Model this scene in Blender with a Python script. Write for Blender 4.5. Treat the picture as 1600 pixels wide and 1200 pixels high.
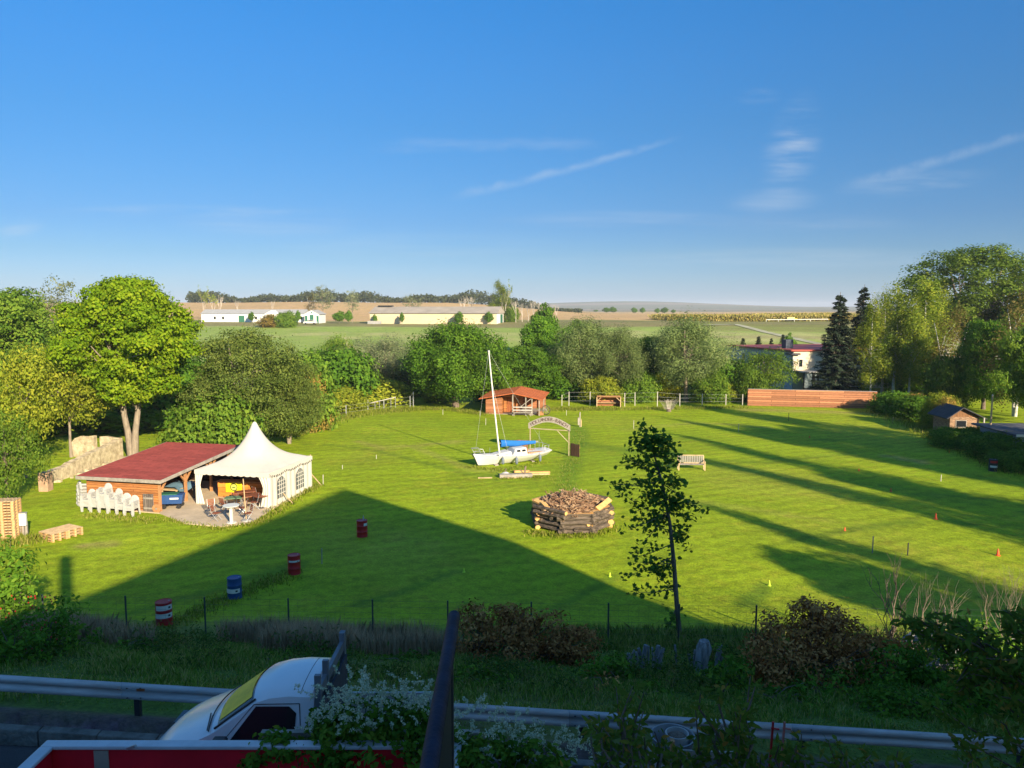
import bpy, math, random
import numpy as np
from mathutils import Vector, Matrix
R_ = math.radians
for o in list(bpy.data.objects): bpy.data.objects.remove(o)
scene = bpy.context.scene
COL = scene.collection

# ------------------------------------------------------------------ camera
CAMZ = 12.0
PITCH = math.atan(120/1200)
CP, SP = math.cos(PITCH), math.sin(PITCH)
cam = bpy.data.cameras.new('camera'); camo = bpy.data.objects.new('camera', cam); COL.objects.link(camo)
cam.sensor_width = 36; cam.lens = 27.0; cam.clip_start = .05; cam.clip_end = 30000
camo.location = (0, 0, CAMZ); camo.rotation_euler = (math.pi/2-PITCH, 0, 0)
scene.camera = camo

# ------------------------------------------------------------------ sun, sky, exposure
SUN_EL = R_(20.2); SUN_AZ = math.atan2(.505, -.863)          # azimuth clockwise from +Y
SUNV = Vector((math.sin(SUN_AZ)*math.cos(SUN_EL), math.cos(SUN_AZ)*math.cos(SUN_EL), math.sin(SUN_EL)))
sl = bpy.data.lights.new('sun', 'SUN'); sl.energy = 5.0; sl.angle = R_(.5); sl.color = (1, .84, .60)
so = bpy.data.objects.new('sun', sl); COL.objects.link(so); so.location = SUNV*200
so.rotation_euler = SUNV.to_track_quat('Z', 'Y').to_euler()
scene.view_settings.view_transform = 'Standard'; scene.view_settings.look = 'None'
scene.view_settings.gamma = 1; scene.view_settings.exposure = 1.1
SKY_STRENGTH = .085

def pxdir(px, py):
    a = (px-800)/1200; b = (600-py)/1200
    return Vector((a, CP+b*SP, -SP+b*CP))
world = bpy.data.worlds.new('World'); scene.world = world; world.use_nodes = True
nt = world.node_tree; nt.nodes.clear()
def wn(t, **k):
    n = nt.nodes.new(t)
    for a, b in k.items(): setattr(n, a, b)
    return n
def wm(op, a, b=None, c=None, clamp=False):
    n = wn('ShaderNodeMath', operation=op, use_clamp=clamp)
    for i, v in enumerate((a, b, c)):
        if v is None: continue
        if isinstance(v, (int, float)): n.inputs[i].default_value = v
        else: nt.links.new(v, n.inputs[i])
    return n.outputs[0]
sky = wn('ShaderNodeTexSky', sky_type='NISHITA', sun_disc=False, sun_elevation=SUN_EL, sun_rotation=SUN_AZ, altitude=250, air_density=1.0, dust_density=.5, ozone_density=1.5)
tc = wn('ShaderNodeTexCoord'); sx = wn('ShaderNodeSeparateXYZ'); nt.links.new(tc.outputs['Generated'], sx.inputs[0])
# sky tinted deep blue by elevation; unseen zenith brightened to fill the shade
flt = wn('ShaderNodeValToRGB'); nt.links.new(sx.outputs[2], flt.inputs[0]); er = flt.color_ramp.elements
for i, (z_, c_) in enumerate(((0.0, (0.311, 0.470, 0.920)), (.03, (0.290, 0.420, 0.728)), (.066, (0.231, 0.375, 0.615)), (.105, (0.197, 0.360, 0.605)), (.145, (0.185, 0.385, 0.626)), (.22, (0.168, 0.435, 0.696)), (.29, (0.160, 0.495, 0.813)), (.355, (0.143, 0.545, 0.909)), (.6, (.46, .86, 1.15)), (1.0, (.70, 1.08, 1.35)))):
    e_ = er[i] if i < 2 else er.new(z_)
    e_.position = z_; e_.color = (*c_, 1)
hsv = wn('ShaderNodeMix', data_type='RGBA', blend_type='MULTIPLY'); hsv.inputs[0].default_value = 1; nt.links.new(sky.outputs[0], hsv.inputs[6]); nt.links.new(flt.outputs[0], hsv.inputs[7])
yy = wm('MAXIMUM', sx.outputs[1], .05)
U = wm('DIVIDE', sx.outputs[0], yy); V = wm('DIVIDE', sx.outputs[2], yy)
front = wm('GREATER_THAN', sx.outputs[1], .1)
def wnoise(su, sv, sc, det=4, off=0):
    cx = wn('ShaderNodeCombineXYZ'); nt.links.new(wm('MULTIPLY', U, su), cx.inputs[0]); nt.links.new(wm('MULTIPLY', V, sv), cx.inputs[1]); cx.inputs[2].default_value = off
    n = wn('ShaderNodeTexNoise'); n.inputs['Scale'].default_value = sc; n.inputs['Detail'].default_value = det; n.inputs['Roughness'].default_value = .6
    nt.links.new(cx.outputs[0], n.inputs['Vector']); return n.outputs['Fac']
n1 = wnoise(1, 7, 9); n2 = wnoise(3, 3, 12, 5, 3.1); n3 = wnoise(1, 12, 2.2, 4, 7.7); n4 = wnoise(.6, 9, 4, 5, 1.7)
def smooth(v, a, b):
    n = wn('ShaderNodeMapRange', interpolation_type='SMOOTHSTEP'); nt.links.new(v, n.inputs[0])
    n.inputs[1].default_value = a; n.inputs[2].default_value = b; return n.outputs[0]
parts = []
def streak(p, q, w0, w1, sag, amt, nz):
    a = pxdir(*p); b = pxdir(*q); u0, v0 = a.x/a.y, a.z/a.y; u1, v1 = b.x/b.y, b.z/b.y
    s = wm('DIVIDE', wm('SUBTRACT', U, u0), u1-u0)
    vc = wm('ADD', wm('MULTIPLY_ADD', s, v1-v0, v0), wm('MULTIPLY', wm('MULTIPLY', s, wm('SUBTRACT', 1, s)), sag/1200*4))
    vc = wm('ADD', vc, wm('MULTIPLY', wm('SUBTRACT', n2, .5), .012))
    d = wm('DIVIDE', wm('ABSOLUTE', wm('SUBTRACT', V, vc)), wm('MULTIPLY_ADD', s, (w1-w0)/1200, w0/1200))
    f = wm('MULTIPLY', smooth(d, 1, 0), wm('MULTIPLY', smooth(s, 0, .25), smooth(s, 1, .8)))
    parts.append(wm('MULTIPLY', f, wm('MULTIPLY', smooth(nz, .15, .85), amt*1.25)))
def patch(c, ru, rv, shear, amt, nz, lo=.32, hi=.85):
    a = pxdir(*c); u0, v0 = a.x/a.y, a.z/a.y
    dv = wm('DIVIDE', wm('SUBTRACT', V, v0), rv/1200)
    du = wm('SUBTRACT', wm('DIVIDE', wm('SUBTRACT', U, u0), ru/1200), wm('MULTIPLY', dv, shear))
    d = wm('SQRT', wm('ADD', wm('MULTIPLY', du, du), wm('MULTIPLY', dv, dv)))
    parts.append(wm('MULTIPLY', smooth(d, 1.15, .1), wm('MULTIPLY', smooth(nz, lo, hi), amt*1.5)))
streak((680, 313), (1075, 210), 12, 8, -6, .24, n2)
streak((1290, 300), (1680, 185), 16, 10, -4, .20, n2)
streak((570, 231), (960, 226), 16, 12, 3, .14, n1)
patch((1238, 232), 46, 84, .35, .36, n1)
patch((1210, 313), 75, 24, .2, .24, n4)
patch((1430, 285), 110, 26, .5, .2, n1)
patch((960, 342), 200, 14, 0, .26, n4)
patch((1250, 350), 190, 16, 0, .24, n4)
patch((420, 348), 150, 24, 0, .34, n4)
patch((300, 330), 260, 12, 0, .2, n1)
patch((660, 385), 240, 22, 0, .22, n4)
patch((1180, 405), 420, 20, .2, .3, n4)
patch((28, 358), 40, 18, .5, .25, n1)
patch((1185, 150), 40, 14, 0, .2, n1)
tot = parts[0]
for p in parts[1:]: tot = wm('ADD', tot, p)
tot = wm('MULTIPLY', wm('MINIMUM', tot, .6), front)
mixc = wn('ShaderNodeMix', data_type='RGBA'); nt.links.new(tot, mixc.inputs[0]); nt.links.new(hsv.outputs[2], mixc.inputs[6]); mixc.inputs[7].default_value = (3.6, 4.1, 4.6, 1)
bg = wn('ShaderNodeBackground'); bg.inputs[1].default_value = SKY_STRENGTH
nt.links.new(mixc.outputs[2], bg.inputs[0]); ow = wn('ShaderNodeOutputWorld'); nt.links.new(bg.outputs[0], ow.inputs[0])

# ------------------------------------------------------------------ terrain function and pixel -> ground
def sstep(a, b, v):
    t = np.clip((v-a)/(b-a), 0, 1); return t*t*(3-2*t)
def zroad(x): return 4.09-.065*np.clip(x, -40, 40)
def gz(x, y):
    x = np.asarray(x, float); y = np.asarray(y, float)
    zr = zroad(x)
    fr = np.interp(y, [-1e9, 14.1, 16, 20, 24, 28, 31.5], [1, 1, .82, .56, .25, .06, 0])
    z = zr*fr
    z = z + np.interp(y, [105, 125, 255, 290, 340, 700, 1500, 3000, 20000], [0, .4, 6.7, 7.0, 7.2, 6.2, 5.2, 4, 4])
    hill = sstep(95, -75, x-.05*(y-600))*sstep(290, 640, y)*sstep(2600, 900, y)
    z = z + hill*9.6
    far = sstep(2000, 3900, y)*(1-.65*sstep(4600, 7000, y))
    z = z + far*(11+9*np.sin(x/900+1.2)+5*np.sin(x/310+.4)+14*np.exp(-((x-650)/420)**2))
    z = z + sstep(120, 300, y)*.35*np.sin(x/23+y/41)
    # left edge of the meadow climbs gently into the orchard
    z = z + sstep(-27, -60, x)*sstep(44, 60, y)*1.2*sstep(130, 90, y)
    return z
def g1(x, y): return float(gz(x, y))
def ray_y(px, py, Y):
    d = pxdir(px, py); t = Y/d.y; return d.x*t, CAMZ+d.z*t
def at(px, py):
    d = pxdir(px, py); f = lambda Y: CAMZ+d.z*Y/d.y-g1(d.x*Y/d.y, Y)
    Y = 4.0
    while f(Y*1.01) > 0 and Y < 9000: Y *= 1.01
    lo, hi = Y, Y*1.01
    for _ in range(30):
        m = (lo+hi)/2
        if f(m) > 0: lo = m
        else: hi = m
    return Vector((d.x*lo/d.y, lo, g1(d.x*lo/d.y, lo)))
def depth(Y, z): return Y*CP+(CAMZ-z)*SP
def atY(px, Y):
    x = (px-800)/1200*depth(Y, 0)
    for _ in range(3): x = (px-800)/1200*depth(Y, g1(x, Y))
    return Vector((x, Y, g1(x, Y)))

# ------------------------------------------------------------------ helpers
def tag(o, label=None, cat=None, group=None, kind=None):
    if label: o['label'] = label
    if cat: o['category'] = cat
    if group: o['group'] = group
    if kind: o['kind'] = kind
    return o
def thing(name, label, cat, loc=(0, 0, 0), rz=0, group=None, scale=None):
    o = bpy.data.objects.new(name, None); COL.objects.link(o); o.location = loc; o.rotation_euler = (0, 0, rz); o.empty_display_size = .2
    if scale: o.scale = scale
    return tag(o, label, cat, group)
def dup(o, parent=None, label=None, loc=None, rz=None, scale=None):
    c = o.copy(); COL.objects.link(c)
    if parent is not None: c.parent = parent
    if label: c['label'] = label
    if loc is not None: c.location = loc
    if rz is not None: c.rotation_euler = (0, 0, rz)
    if scale is not None: c.scale = scale
    for ch in list(o.children): dup(ch, c)
    return c
class MB:
    def __init__(s): s.v = []; s.f = []; s.mi = []; s.m = 0
    def add(s, vs, fs):
        b = len(s.v); s.v += [tuple(v) for v in vs]; s.f += [tuple(b+i for i in f) for f in fs]; s.mi += [s.m]*len(fs); return s
    def box(s, x0, x1, y0, y1, z0, z1):
        return s.add([(x0,y0,z0),(x1,y0,z0),(x1,y1,z0),(x0,y1,z0),(x0,y0,z1),(x1,y0,z1),(x1,y1,z1),(x0,y1,z1)],
              [(3,2,1,0),(4,5,6,7),(0,1,5,4),(1,2,6,5),(2,3,7,6),(3,0,4,7)])
    def bar(s, p, q, w, h=None, up=(0, 0, 1)):
        h = h or w; p = Vector(p); q = Vector(q); d = (q-p).normalized(); u = Vector(up)
        if abs(d.dot(u)) > .98: u = Vector((0, 1, 0))
        a = d.cross(u).normalized()*w/2; b = a.cross(d).normalized()*h/2
        return s.add([p-a-b,p+a-b,p+a+b,p-a+b,q-a-b,q+a-b,q+a+b,q-a+b],[(0,1,2,3),(7,6,5,4),(0,4,5,1),(1,5,6,2),(2,6,7,3),(3,7,4,0)])
    def tube(s, pts, r, n=8):
        pts = [Vector(p) for p in pts]; rs = r if isinstance(r, (list, tuple)) else [r]*len(pts); vs = []; fs = []
        u = None
        for i, p in enumerate(pts):
            d = (pts[min(i+1, len(pts)-1)]-pts[max(i-1, 0)]).normalized()
            if u is None: u = d.orthogonal().normalized()
            u = (u-d*u.dot(d)).normalized(); w = d.cross(u)
            vs += [p+(u*math.cos(2*math.pi*k/n)+w*math.sin(2*math.pi*k/n))*rs[i] for k in range(n)]
        for i in range(len(pts)-1):
            fs += [(i*n+k, i*n+(k+1) % n, (i+1)*n+(k+1) % n, (i+1)*n+k) for k in range(n)]
        fs += [tuple(range(n-1, -1, -1)), tuple((len(pts)-1)*n+k for k in range(n))]
        return s.add(vs, fs)
    def lathe(s, prof, n=16, c=(0, 0, 0)):
        vs = [(c[0]+r*math.cos(2*math.pi*k/n), c[1]+r*math.sin(2*math.pi*k/n), c[2]+z) for r, z in prof for k in range(n)]
        m = len(prof); fs = [(i*n+k, i*n+(k+1) % n, (i+1)*n+(k+1) % n, (i+1)*n+k) for i in range(m-1) for k in range(n)]
        fs += [tuple(range(n-1, -1, -1)), tuple((m-1)*n+k for k in range(n))]
        return s.add(vs, fs)
    def prism(s, poly, a, b, axis='y'):
        n = len(poly)
        mk = {'y': lambda p, t: (p[0], t, p[1]), 'x': lambda p, t: (t, p[0], p[1]), 'z': lambda p, t: (p[0], p[1], t)}[axis]
        vs = [mk(p, a) for p in poly]+[mk(p, b) for p in poly]
        return s.add(vs, [tuple(range(n)), tuple(range(2*n-1, n-1, -1))]+[(i, i+n, (i+1) % n+n, (i+1) % n) for i in range(n)])
    def grid(s, fn, nu, nv, closed=False):
        vs = [fn(i/nu, j/nv) for i in range(nu+1) for j in range(nv+1)]; w = nv+1
        return s.add(vs, [(i*w+j, (i+1)*w+j, (i+1)*w+j+1, i*w+j+1) for i in range(nu) for j in range(nv)])
    def build(s, name, mats, parent=None, smooth=None, bevel=0, solid=0, fix=True):
        me = bpy.data.meshes.new(name); me.from_pydata(s.v, [], s.f)
        mats = mats if isinstance(mats, (list, tuple)) else [mats]
        for m in mats: me.materials.append(m)
        me.polygons.foreach_set('material_index', s.mi)
        if fix:
            import bmesh
            bm = bmesh.new(); bm.from_mesh(me); bmesh.ops.recalc_face_normals(bm, faces=bm.faces); bm.to_mesh(me); bm.free()
        if smooth:
            me.polygons.foreach_set('use_smooth', [True]*len(me.polygons)); me.set_sharp_from_angle(angle=R_(smooth))
        o = bpy.data.objects.new(name, me); COL.objects.link(o)
        if parent is not None: o.parent = parent
        if solid:
            m = o.modifiers.new('solid', 'SOLIDIFY'); m.thickness = solid; m.offset = 0
        if bevel:
            m = o.modifiers.new('bevel', 'BEVEL'); m.width = bevel; m.segments = 2; m.limit_method = 'ANGLE'
        return o

# ------------------------------------------------------------------ materials
MATS = {}
def mat(name, col, rough=.7, var=.2, scale=3., bump=0., metal=0., col2=None, fine=0., spec=.3, stretch=None):
    if name in MATS: return MATS[name]
    m = bpy.data.materials.new(name); m.use_nodes = True; t = m.node_tree; bs = t.nodes['Principled BSDF']
    tcn = t.nodes.new('ShaderNodeTexCoord'); vec = tcn.outputs['Object']
    if stretch:
        mp = t.nodes.new('ShaderNodeMapping'); mp.inputs['Scale'].default_value = stretch; t.links.new(vec, mp.inputs[0]); vec = mp.outputs[0]
    nz = t.nodes.new('ShaderNodeTexNoise'); nz.inputs['Scale'].default_value = scale; nz.inputs['Detail'].default_value = 6; nz.inputs['Roughness'].default_value = .65
    t.links.new(vec, nz.inputs['Vector'])
    rp = t.nodes.new('ShaderNodeValToRGB'); c2 = col2 or tuple(c*(1+var) for c in col); c1 = tuple(c*(1-var) for c in col)
    rp.color_ramp.elements[0].position = .32; rp.color_ramp.elements[1].position = .68
    rp.color_ramp.elements[0].color = (*c1, 1); rp.color_ramp.elements[1].color = (*c2, 1)
    t.links.new(nz.outputs['Fac'], rp.inputs[0]); t.links.new(rp.outputs[0], bs.inputs['Base Color'])
    bs.inputs['Roughness'].default_value = rough; bs.inputs['Metallic'].default_value = metal; bs.inputs['Specular IOR Level'].default_value = spec
    if bump:
        b = t.nodes.new('ShaderNodeBump'); b.inputs['Strength'].default_value = bump; b.inputs['Distance'].default_value = .05
        n2_ = t.nodes.new('ShaderNodeTexNoise'); n2_.inputs['Scale'].default_value = fine or scale*5; n2_.inputs['Detail'].default_value = 5
        t.links.new(vec, n2_.inputs['Vector']); t.links.new(n2_.outputs['Fac'], b.inputs['Height']); t.links.new(b.outputs[0], bs.inputs['Normal'])
    MATS[name] = m; return m
def planks(name, col, w=.16, length=3., axis='h', gap=.012, var=.3, rough=.75, gapcol=None):
    if name in MATS: return MATS[name]
    m = bpy.data.materials.new(name); m.use_nodes = True; t = m.node_tree; bs = t.nodes['Principled BSDF']
    L = t.links.new
    tcn = t.nodes.new('ShaderNodeTexCoord'); sp = t.nodes.new('ShaderNodeSeparateXYZ'); L(tcn.outputs['Object'], sp.inputs[0])
    ad = t.nodes.new('ShaderNodeMath'); L(sp.outputs[0], ad.inputs[0]); L(sp.outputs[1], ad.inputs[1])
    cb = t.nodes.new('ShaderNodeCombineXYZ')
    if axis == 'h': L(ad.outputs[0], cb.inputs[0]); L(sp.outputs[2], cb.inputs[1])
    elif axis == 'v': L(sp.outputs[2], cb.inputs[0]); L(ad.outputs[0], cb.inputs[1])
    elif axis == 'fx': L(sp.outputs[0], cb.inputs[0]); L(sp.outputs[1], cb.inputs[1])
    else: L(sp.outputs[1], cb.inputs[0]); L(sp.outputs[0], cb.inputs[1])
    br = t.nodes.new('ShaderNodeTexBrick'); L(cb.outputs[0], br.inputs['Vector']); br.inputs['Scale'].default_value = 1
    br.inputs['Brick Width'].default_value = length; br.inputs['Row Height'].default_value = w; br.inputs['Mortar Size'].default_value = gap; br.inputs['Mortar Smooth'].default_value = .2
    br.inputs['Color1'].default_value = (*[c*(1-var) for c in col], 1); br.inputs['Color2'].default_value = (*[c*(1+var) for c in col], 1)
    br.inputs['Mortar'].default_value = (*(gapcol or [c*.25 for c in col]), 1); br.inputs['Bias'].default_value = 0
    mp = t.nodes.new('ShaderNodeMapping'); mp.inputs['Scale'].default_value = (1.2, 14, 1); L(cb.outputs[0], mp.inputs[0])
    nz = t.nodes.new('ShaderNodeTexNoise'); nz.inputs['Scale'].default_value = 2; nz.inputs['Detail'].default_value = 6; L(mp.outputs[0], nz.inputs['Vector'])
    mr = t.nodes.new('ShaderNodeMapRange'); mr.inputs[1].default_value = .3; mr.inputs[2].default_value = .7; mr.inputs[3].default_value = .72; mr.inputs[4].default_value = 1.25; L(nz.outputs['Fac'], mr.inputs[0])
    mu = t.nodes.new('ShaderNodeMix'); mu.data_type = 'RGBA'; mu.blend_type = 'MULTIPLY'; mu.inputs[0].default_value = 1; L(br.outputs['Color'], mu.inputs[6]); L(mr.outputs[0], mu.inputs[7])
    L(mu.outputs[2], bs.inputs['Base Color']); bs.inputs['Roughness'].default_value = rough; bs.inputs['Specular IOR Level'].default_value = .25
    bp = t.nodes.new('ShaderNodeBump'); bp.inputs['Strength'].default_value = .5; bp.inputs['Distance'].default_value = .02; bp.invert = True; L(br.outputs['Fac'], bp.inputs['Height']); L(bp.outputs[0], bs.inputs['Normal'])
    MATS[name] = m; return m
def leafmat(name, c1, c2, c3, trans=.42, rough=.55, jit=.18):
    m = bpy.data.materials.new(name); m.use_nodes = True; t = m.node_tree; bs = t.nodes['Principled BSDF']; L = t.links.new
    at_ = t.nodes.new('ShaderNodeAttribute'); at_.attribute_name = 'tint'
    rp = t.nodes.new('ShaderNodeValToRGB'); e = rp.color_ramp.elements; e[0].color = (*c1, 1); e[1].color = (*c3, 1); k = e.new(.5); k.color = (*c2, 1)
    L(at_.outputs['Fac'], rp.inputs[0])
    oi = t.nodes.new('ShaderNodeObjectInfo'); mr = t.nodes.new('ShaderNodeMapRange'); mr.inputs[3].default_value = 1-jit; mr.inputs[4].default_value = 1+jit; L(oi.outputs['Random'], mr.inputs[0])
    mu = t.nodes.new('ShaderNodeMix'); mu.data_type = 'RGBA'; mu.blend_type = 'MULTIPLY'; mu.inputs[0].default_value = 1; L(rp.outputs[0], mu.inputs[6]); L(mr.outputs[0], mu.inputs[7])
    L(mu.outputs[2], bs.inputs['Base Color']); bs.inputs['Roughness'].default_value = .7; bs.inputs['Specular IOR Level'].default_value = .08
    tr = t.nodes.new('ShaderNodeBsdfTranslucent'); L(mu.outputs[2], tr.inputs[0])
    mx = t.nodes.new('ShaderNodeMixShader'); mx.inputs[0].default_value = trans; L(bs.outputs[0], mx.inputs[1]); L(tr.outputs[0], mx.inputs[2])
    L(mx.outputs[0], t.nodes['Material Output'].inputs[0]); MATS[name] = m; return m
M_white = mat('white_paint', (.62, .61, .57), .45, .06, 2)
M_plastic = mat('white_plastic', (.43, .43, .41), .4, .04, 4)
M_canvas = mat('white_canvas', (.55, .515, .45), .8, .05, 1.2, .15, fine=3)
M_wood = mat('weathered_wood', (.30, .27, .23), .85, .3, 3, .4, stretch=(1, 1, 1))
M_paleWood = mat('pale_wood', (.5, .36, .2), .8, .25, 5, .3)
M_orangeWood = planks('orange_boards', (.42, .17, .055), .14, 3.5)
M_redWood = planks('red_brown_boards', (.36, .15, .07), .14, 3.2)
M_vertWood = planks('upright_boards', (.33, .16, .08), .12, 2.5, 'v')
M_beam = mat('shed_beam', (.40, .2, .085), .75, .25, 4, .2)
M_bark = mat('bark', (.17, .13, .1), .95, .35, 3, .6, stretch=(3, 3, .6))
M_paleBark = mat('pale_bark', (.25, .205, .155), .95, .3, 3, .5, stretch=(3, 3, .6))
M_birchBark = mat('birch_bark', (.55, .53, .48), .85, .5, 2.2, .3, stretch=(1, 1, 4))
M_steel = mat('galvanised_steel', (.42, .43, .44), .45, .2, 4, .05, .6)
M_dark = mat('dark_metal', (.03, .032, .036), .5, .2, 4)
M_black = mat('black_rubber', (.02, .02, .02), .8, .2, 5)
M_glass = mat('dark_glass', (.015, .018, .022), .08, .1, 1, spec=.6)
M_concrete = mat('concrete', (.54, .43, .29), .9, .16, 1.2, .3, fine=14)
M_conc2 = mat('grey_concrete', (.3, .3, .29), .9, .2, 1.5, .3)
M_plaster = mat('cream_plaster', (.66, .57, .42), .9, .08, 1.2, .15)
M_roofRed = planks('red_shingle', (.36, .07, .055), .3, 1.0, 'fx', .012, .16, .9)
M_roofOrange = planks('orange_shingle', (.50, .135, .045), .3, .6, 'fx', .012, .14, .85)
M_red = mat('red_paint', (.42, .018, .02), .4, .12, 3)
M_blue = mat('blue_paint', (.025, .07, .2), .45, .15, 3)
M_blueCloth = mat('blue_cloth', (.012, .13, .44), .75, .12, 5, .3)
M_green = mat('green_paint', (.03, .13, .08), .6, .1, 2)
M_yellow = mat('yellow_cloth', (.80, .68, .01), .75, .04, 3)
M_fender = mat('fender_rubber', (.14, .17, .21), .5, .15, 4)
M_char = mat('charred_log', (.045, .038, .032), .95, .5, 3, .7, col2=(.20, .155, .115), stretch=(.7, 3, 3))
M_cut = mat('fresh_cut_wood', (.62, .36, .13), .8, .2, 5, .3)
M_stone = mat('pale_rubble_stone', (.34, .27, .17), .95, .22, 2.6, 1.0, col2=(.60, .50, .34), fine=6)
M_path = mat('track_gravel', (.36, .33, .28), .95, .15, .5)
exec_marker = 1
# ------------------------------------------------------------------ ground: one sheet from the house to the horizon
def pxline(pts): return [at(*p) for p in pts]
def dist_line(x, y, pts):
    d = np.full(x.shape, 1e9)
    for a, b in zip(pts[:-1], pts[1:]):
        dx, dy = b[0]-a[0], b[1]-a[1]; t = np.clip(((x-a[0])*dx+(y-a[1])*dy)/(dx*dx+dy*dy), 0, 1)
        d = np.minimum(d, np.hypot(x-a[0]-t*dx, y-a[1]-t*dy))
    return d
def vnoise(x, y, s, seed=0):
    r = np.random.RandomState(seed); ph = r.rand(6)*6.3; an = r.rand(6)*6.3; fr = .6+r.rand(6)*1.2; v = 0
    for p, a, f in zip(ph, an, fr): v = v+np.sin((x*math.cos(a)+y*math.sin(a))*f/s+p)
    return v/6
def make_ground():
    th = np.concatenate([np.arange(-180, -56, 4), np.arange(-56, 56, .2), np.arange(56, 180.1, 4)])*math.pi/180
    r = np.concatenate([[.5, 2], np.exp(np.arange(math.log(3.5), math.log(9000), .0145))])
    T, Rr = np.meshgrid(th, r); x = Rr*np.sin(T); y = Rr*np.cos(T); z = gz(x, y)
    # room for the road slab
    z = z+.22*sstep(12.35, 12.5, y)*sstep(13.6, 12.9, y)*(np.abs(x) < 40)-.12*((y > -30) & (y < 12.75) & (np.abs(x) < 60))
    c = np.zeros(x.shape+(3,))
    def put(w, col):
        w = np.asarray(w, float)[..., None]; c[:] = c*(1-w)+np.array(col)*w
    lawn = (.262, .352, .012)
    put(np.ones_like(x), lawn)
    n1_ = vnoise(x, y, 6, 1); n2_ = vnoise(x, y, 2.5, 2); n3_ = vnoise(x, y, 25, 3)
    put(.35*sstep(.1, .6, n1_+.4*n2_), (.32, .33, .04))
    put(.35*sstep(.1, .6, -n1_+.5*n2_), (.17, .27, .014))
    # darker lush tracks where the grass stays longer
    gate = pxline([(905, 668), (897, 712), (888, 745), (884, 775)])
    put(.55*sstep(1.3, .3, dist_line(x, y, gate)+.5*n2_), (.10, .22, .018))
    for l, w, a in (([(1240, 845), (1340, 825), (1430, 815)], .5, .5), ([(1040, 716), (1200, 722), (1330, 708)], .5, .45), ([(400, 690), (520, 695), (600, 706)], .35, .5), ([(600, 707), (735, 742), (850, 742)], .4, .45),
                    ([(915, 695), (1000, 707), (1060, 705)], 1.0, .5), ([(180, 965), (380, 905), (470, 880)], .35, .6), ([(240, 980), (330, 940), (450, 890)], .3, .4), ([(560, 945), (720, 890)], .3, .6), ([(850, 960), (960, 900)], .3, .5),
                    ([(1165, 945), (1195, 915)], .45, .6), ([(1380, 760), (1500, 775), (1600, 790)], .3, .6), ([(1395, 766), (1600, 800)], .25, .5), ([(1490, 815), (1600, 825)], .25, .6), ([(1265, 685), (1390, 697)], .3, .5)):
        put(a*sstep(w*1.6, w*.4, dist_line(x, y, pxline(l))+.25*n2_), (.085, .17, .014))
    for l, w, a in (([(1165, 640), (1370, 646)], 1.2, .6), ([(130, 853), (175, 850)], .5, .7), ([(560, 690), (600, 700), (720, 690)], .6, .4), ([(1385, 712), (1440, 722)], .6, .6), ([(650, 700), (740, 735), (830, 738)], .5, .3), ([(975, 672), (1090, 660), (1200, 668)], .6, .3), ([(1030, 775), (1300, 815)], .4, .2)):
        put(a*sstep(w*1.6, w*.3, dist_line(x, y, pxline(l))+.3*n2_), (.36, .28, .09))
    # verge and bank between road and meadow
    v = (y > 12.2) & (y < 27.5)
    put(v*sstep(28, 25, y), (.09, .15, .022)); put(v*.5*sstep(.0, .5, n2_), (.15, .14, .05)); put(sstep(13.6, 13.0, y), (.10, .085, .06))
    put(y < 12.75, (.11, .1, .085))
    # far zones
    put(sstep(104, 116, y), (.27, .36, .07))
    dry = vnoise(x/3, y, 9, 5)+.5*vnoise(x, y, 4, 6)
    put(.7*sstep(104, 116, y)*sstep(-.05, .45, dry), (.44, .42, .16))
    put(sstep(236, 242, y+6*n3_)*sstep(300, 270, y), (.24, .22, .08))
    put(.6*sstep(238, 244, y)*sstep(.0, .5, n1_), (.17, .19, .05))
    # strips right of the middle
    rt = sstep(40, 50, x-.12*(y-150))
    for y0, y1, cc in ((150, 163, (.33, .28, .09)), (178, 192, (.30, .27, .09)), (205, 214, (.33, .3, .12)), (228, 262, (.22, .23, .06))):
        put(.75*rt*sstep(y0-2, y0+2, y+5*n3_+.12*x)*sstep(y1+2, y1-2, y+5*n3_+.12*x), cc)
    brown = (.57, .385, .16)
    put(sstep(284, 292, y), brown)
    put(.35*sstep(284, 292, y)*sstep(.0, .5, n3_+.4*n1_), (.42, .30, .15))
    put(sstep(288, 291, y)*sstep(331, 328, y)*sstep(52, 60, x), (.20, .16, .04))
    put(sstep(610, 640, y)*sstep(120, -40, x-.05*(y-600)), (.06, .07, .03))
    put(sstep(700, 720, y+.05*x)*sstep(20, 80, x), (.54, .40, .19))
    put(sstep(980, 1000, y-.1*x)*sstep(20, 80, x), (.30, .27, .17))
    put(sstep(1280, 1300, y+.2*x), (.22, .22, .13)); put(sstep(1700, 1720, y-.2*x), (.34, .27, .19))
    put(sstep(2200, 2240, y+.15*x), (.2, .21, .13)); put(sstep(2900, 2950, y), (.30, .26, .18)); put(sstep(3300, 3330, y+.1*x), (.16, .18, .1))
    put(sstep(3650, 3700, y+60*np.sin(x/120))*sstep(.1, -.3, np.sin(x/700+2.2)), (.03, .045, .025))
    put(sstep(4600, 4700, y), (.05, .07, .05))
    mow = sstep(28, 33, y)*sstep(100, 94, y)
    nr, nth = x.shape
    me = bpy.data.meshes.new('ground'); nv = nr*nth
    me.vertices.add(nv); me.vertices.foreach_set('co', np.stack([x, y, z], -1).ravel())
    i = np.arange(nr-1)[:, None]*nth+np.arange(nth-1)[None]; q = np.stack([i, i+1, i+nth+1, i+nth], -1).reshape(-1, 4)[:, ::-1]
    me.loops.add(q.size); me.loops.foreach_set('vertex_index', q.ravel().astype(np.int32)); me.polygons.add(len(q))
    me.polygons.foreach_set('loop_start', np.arange(0, q.size, 4, dtype=np.int32)); me.update(calc_edges=True)
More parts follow.
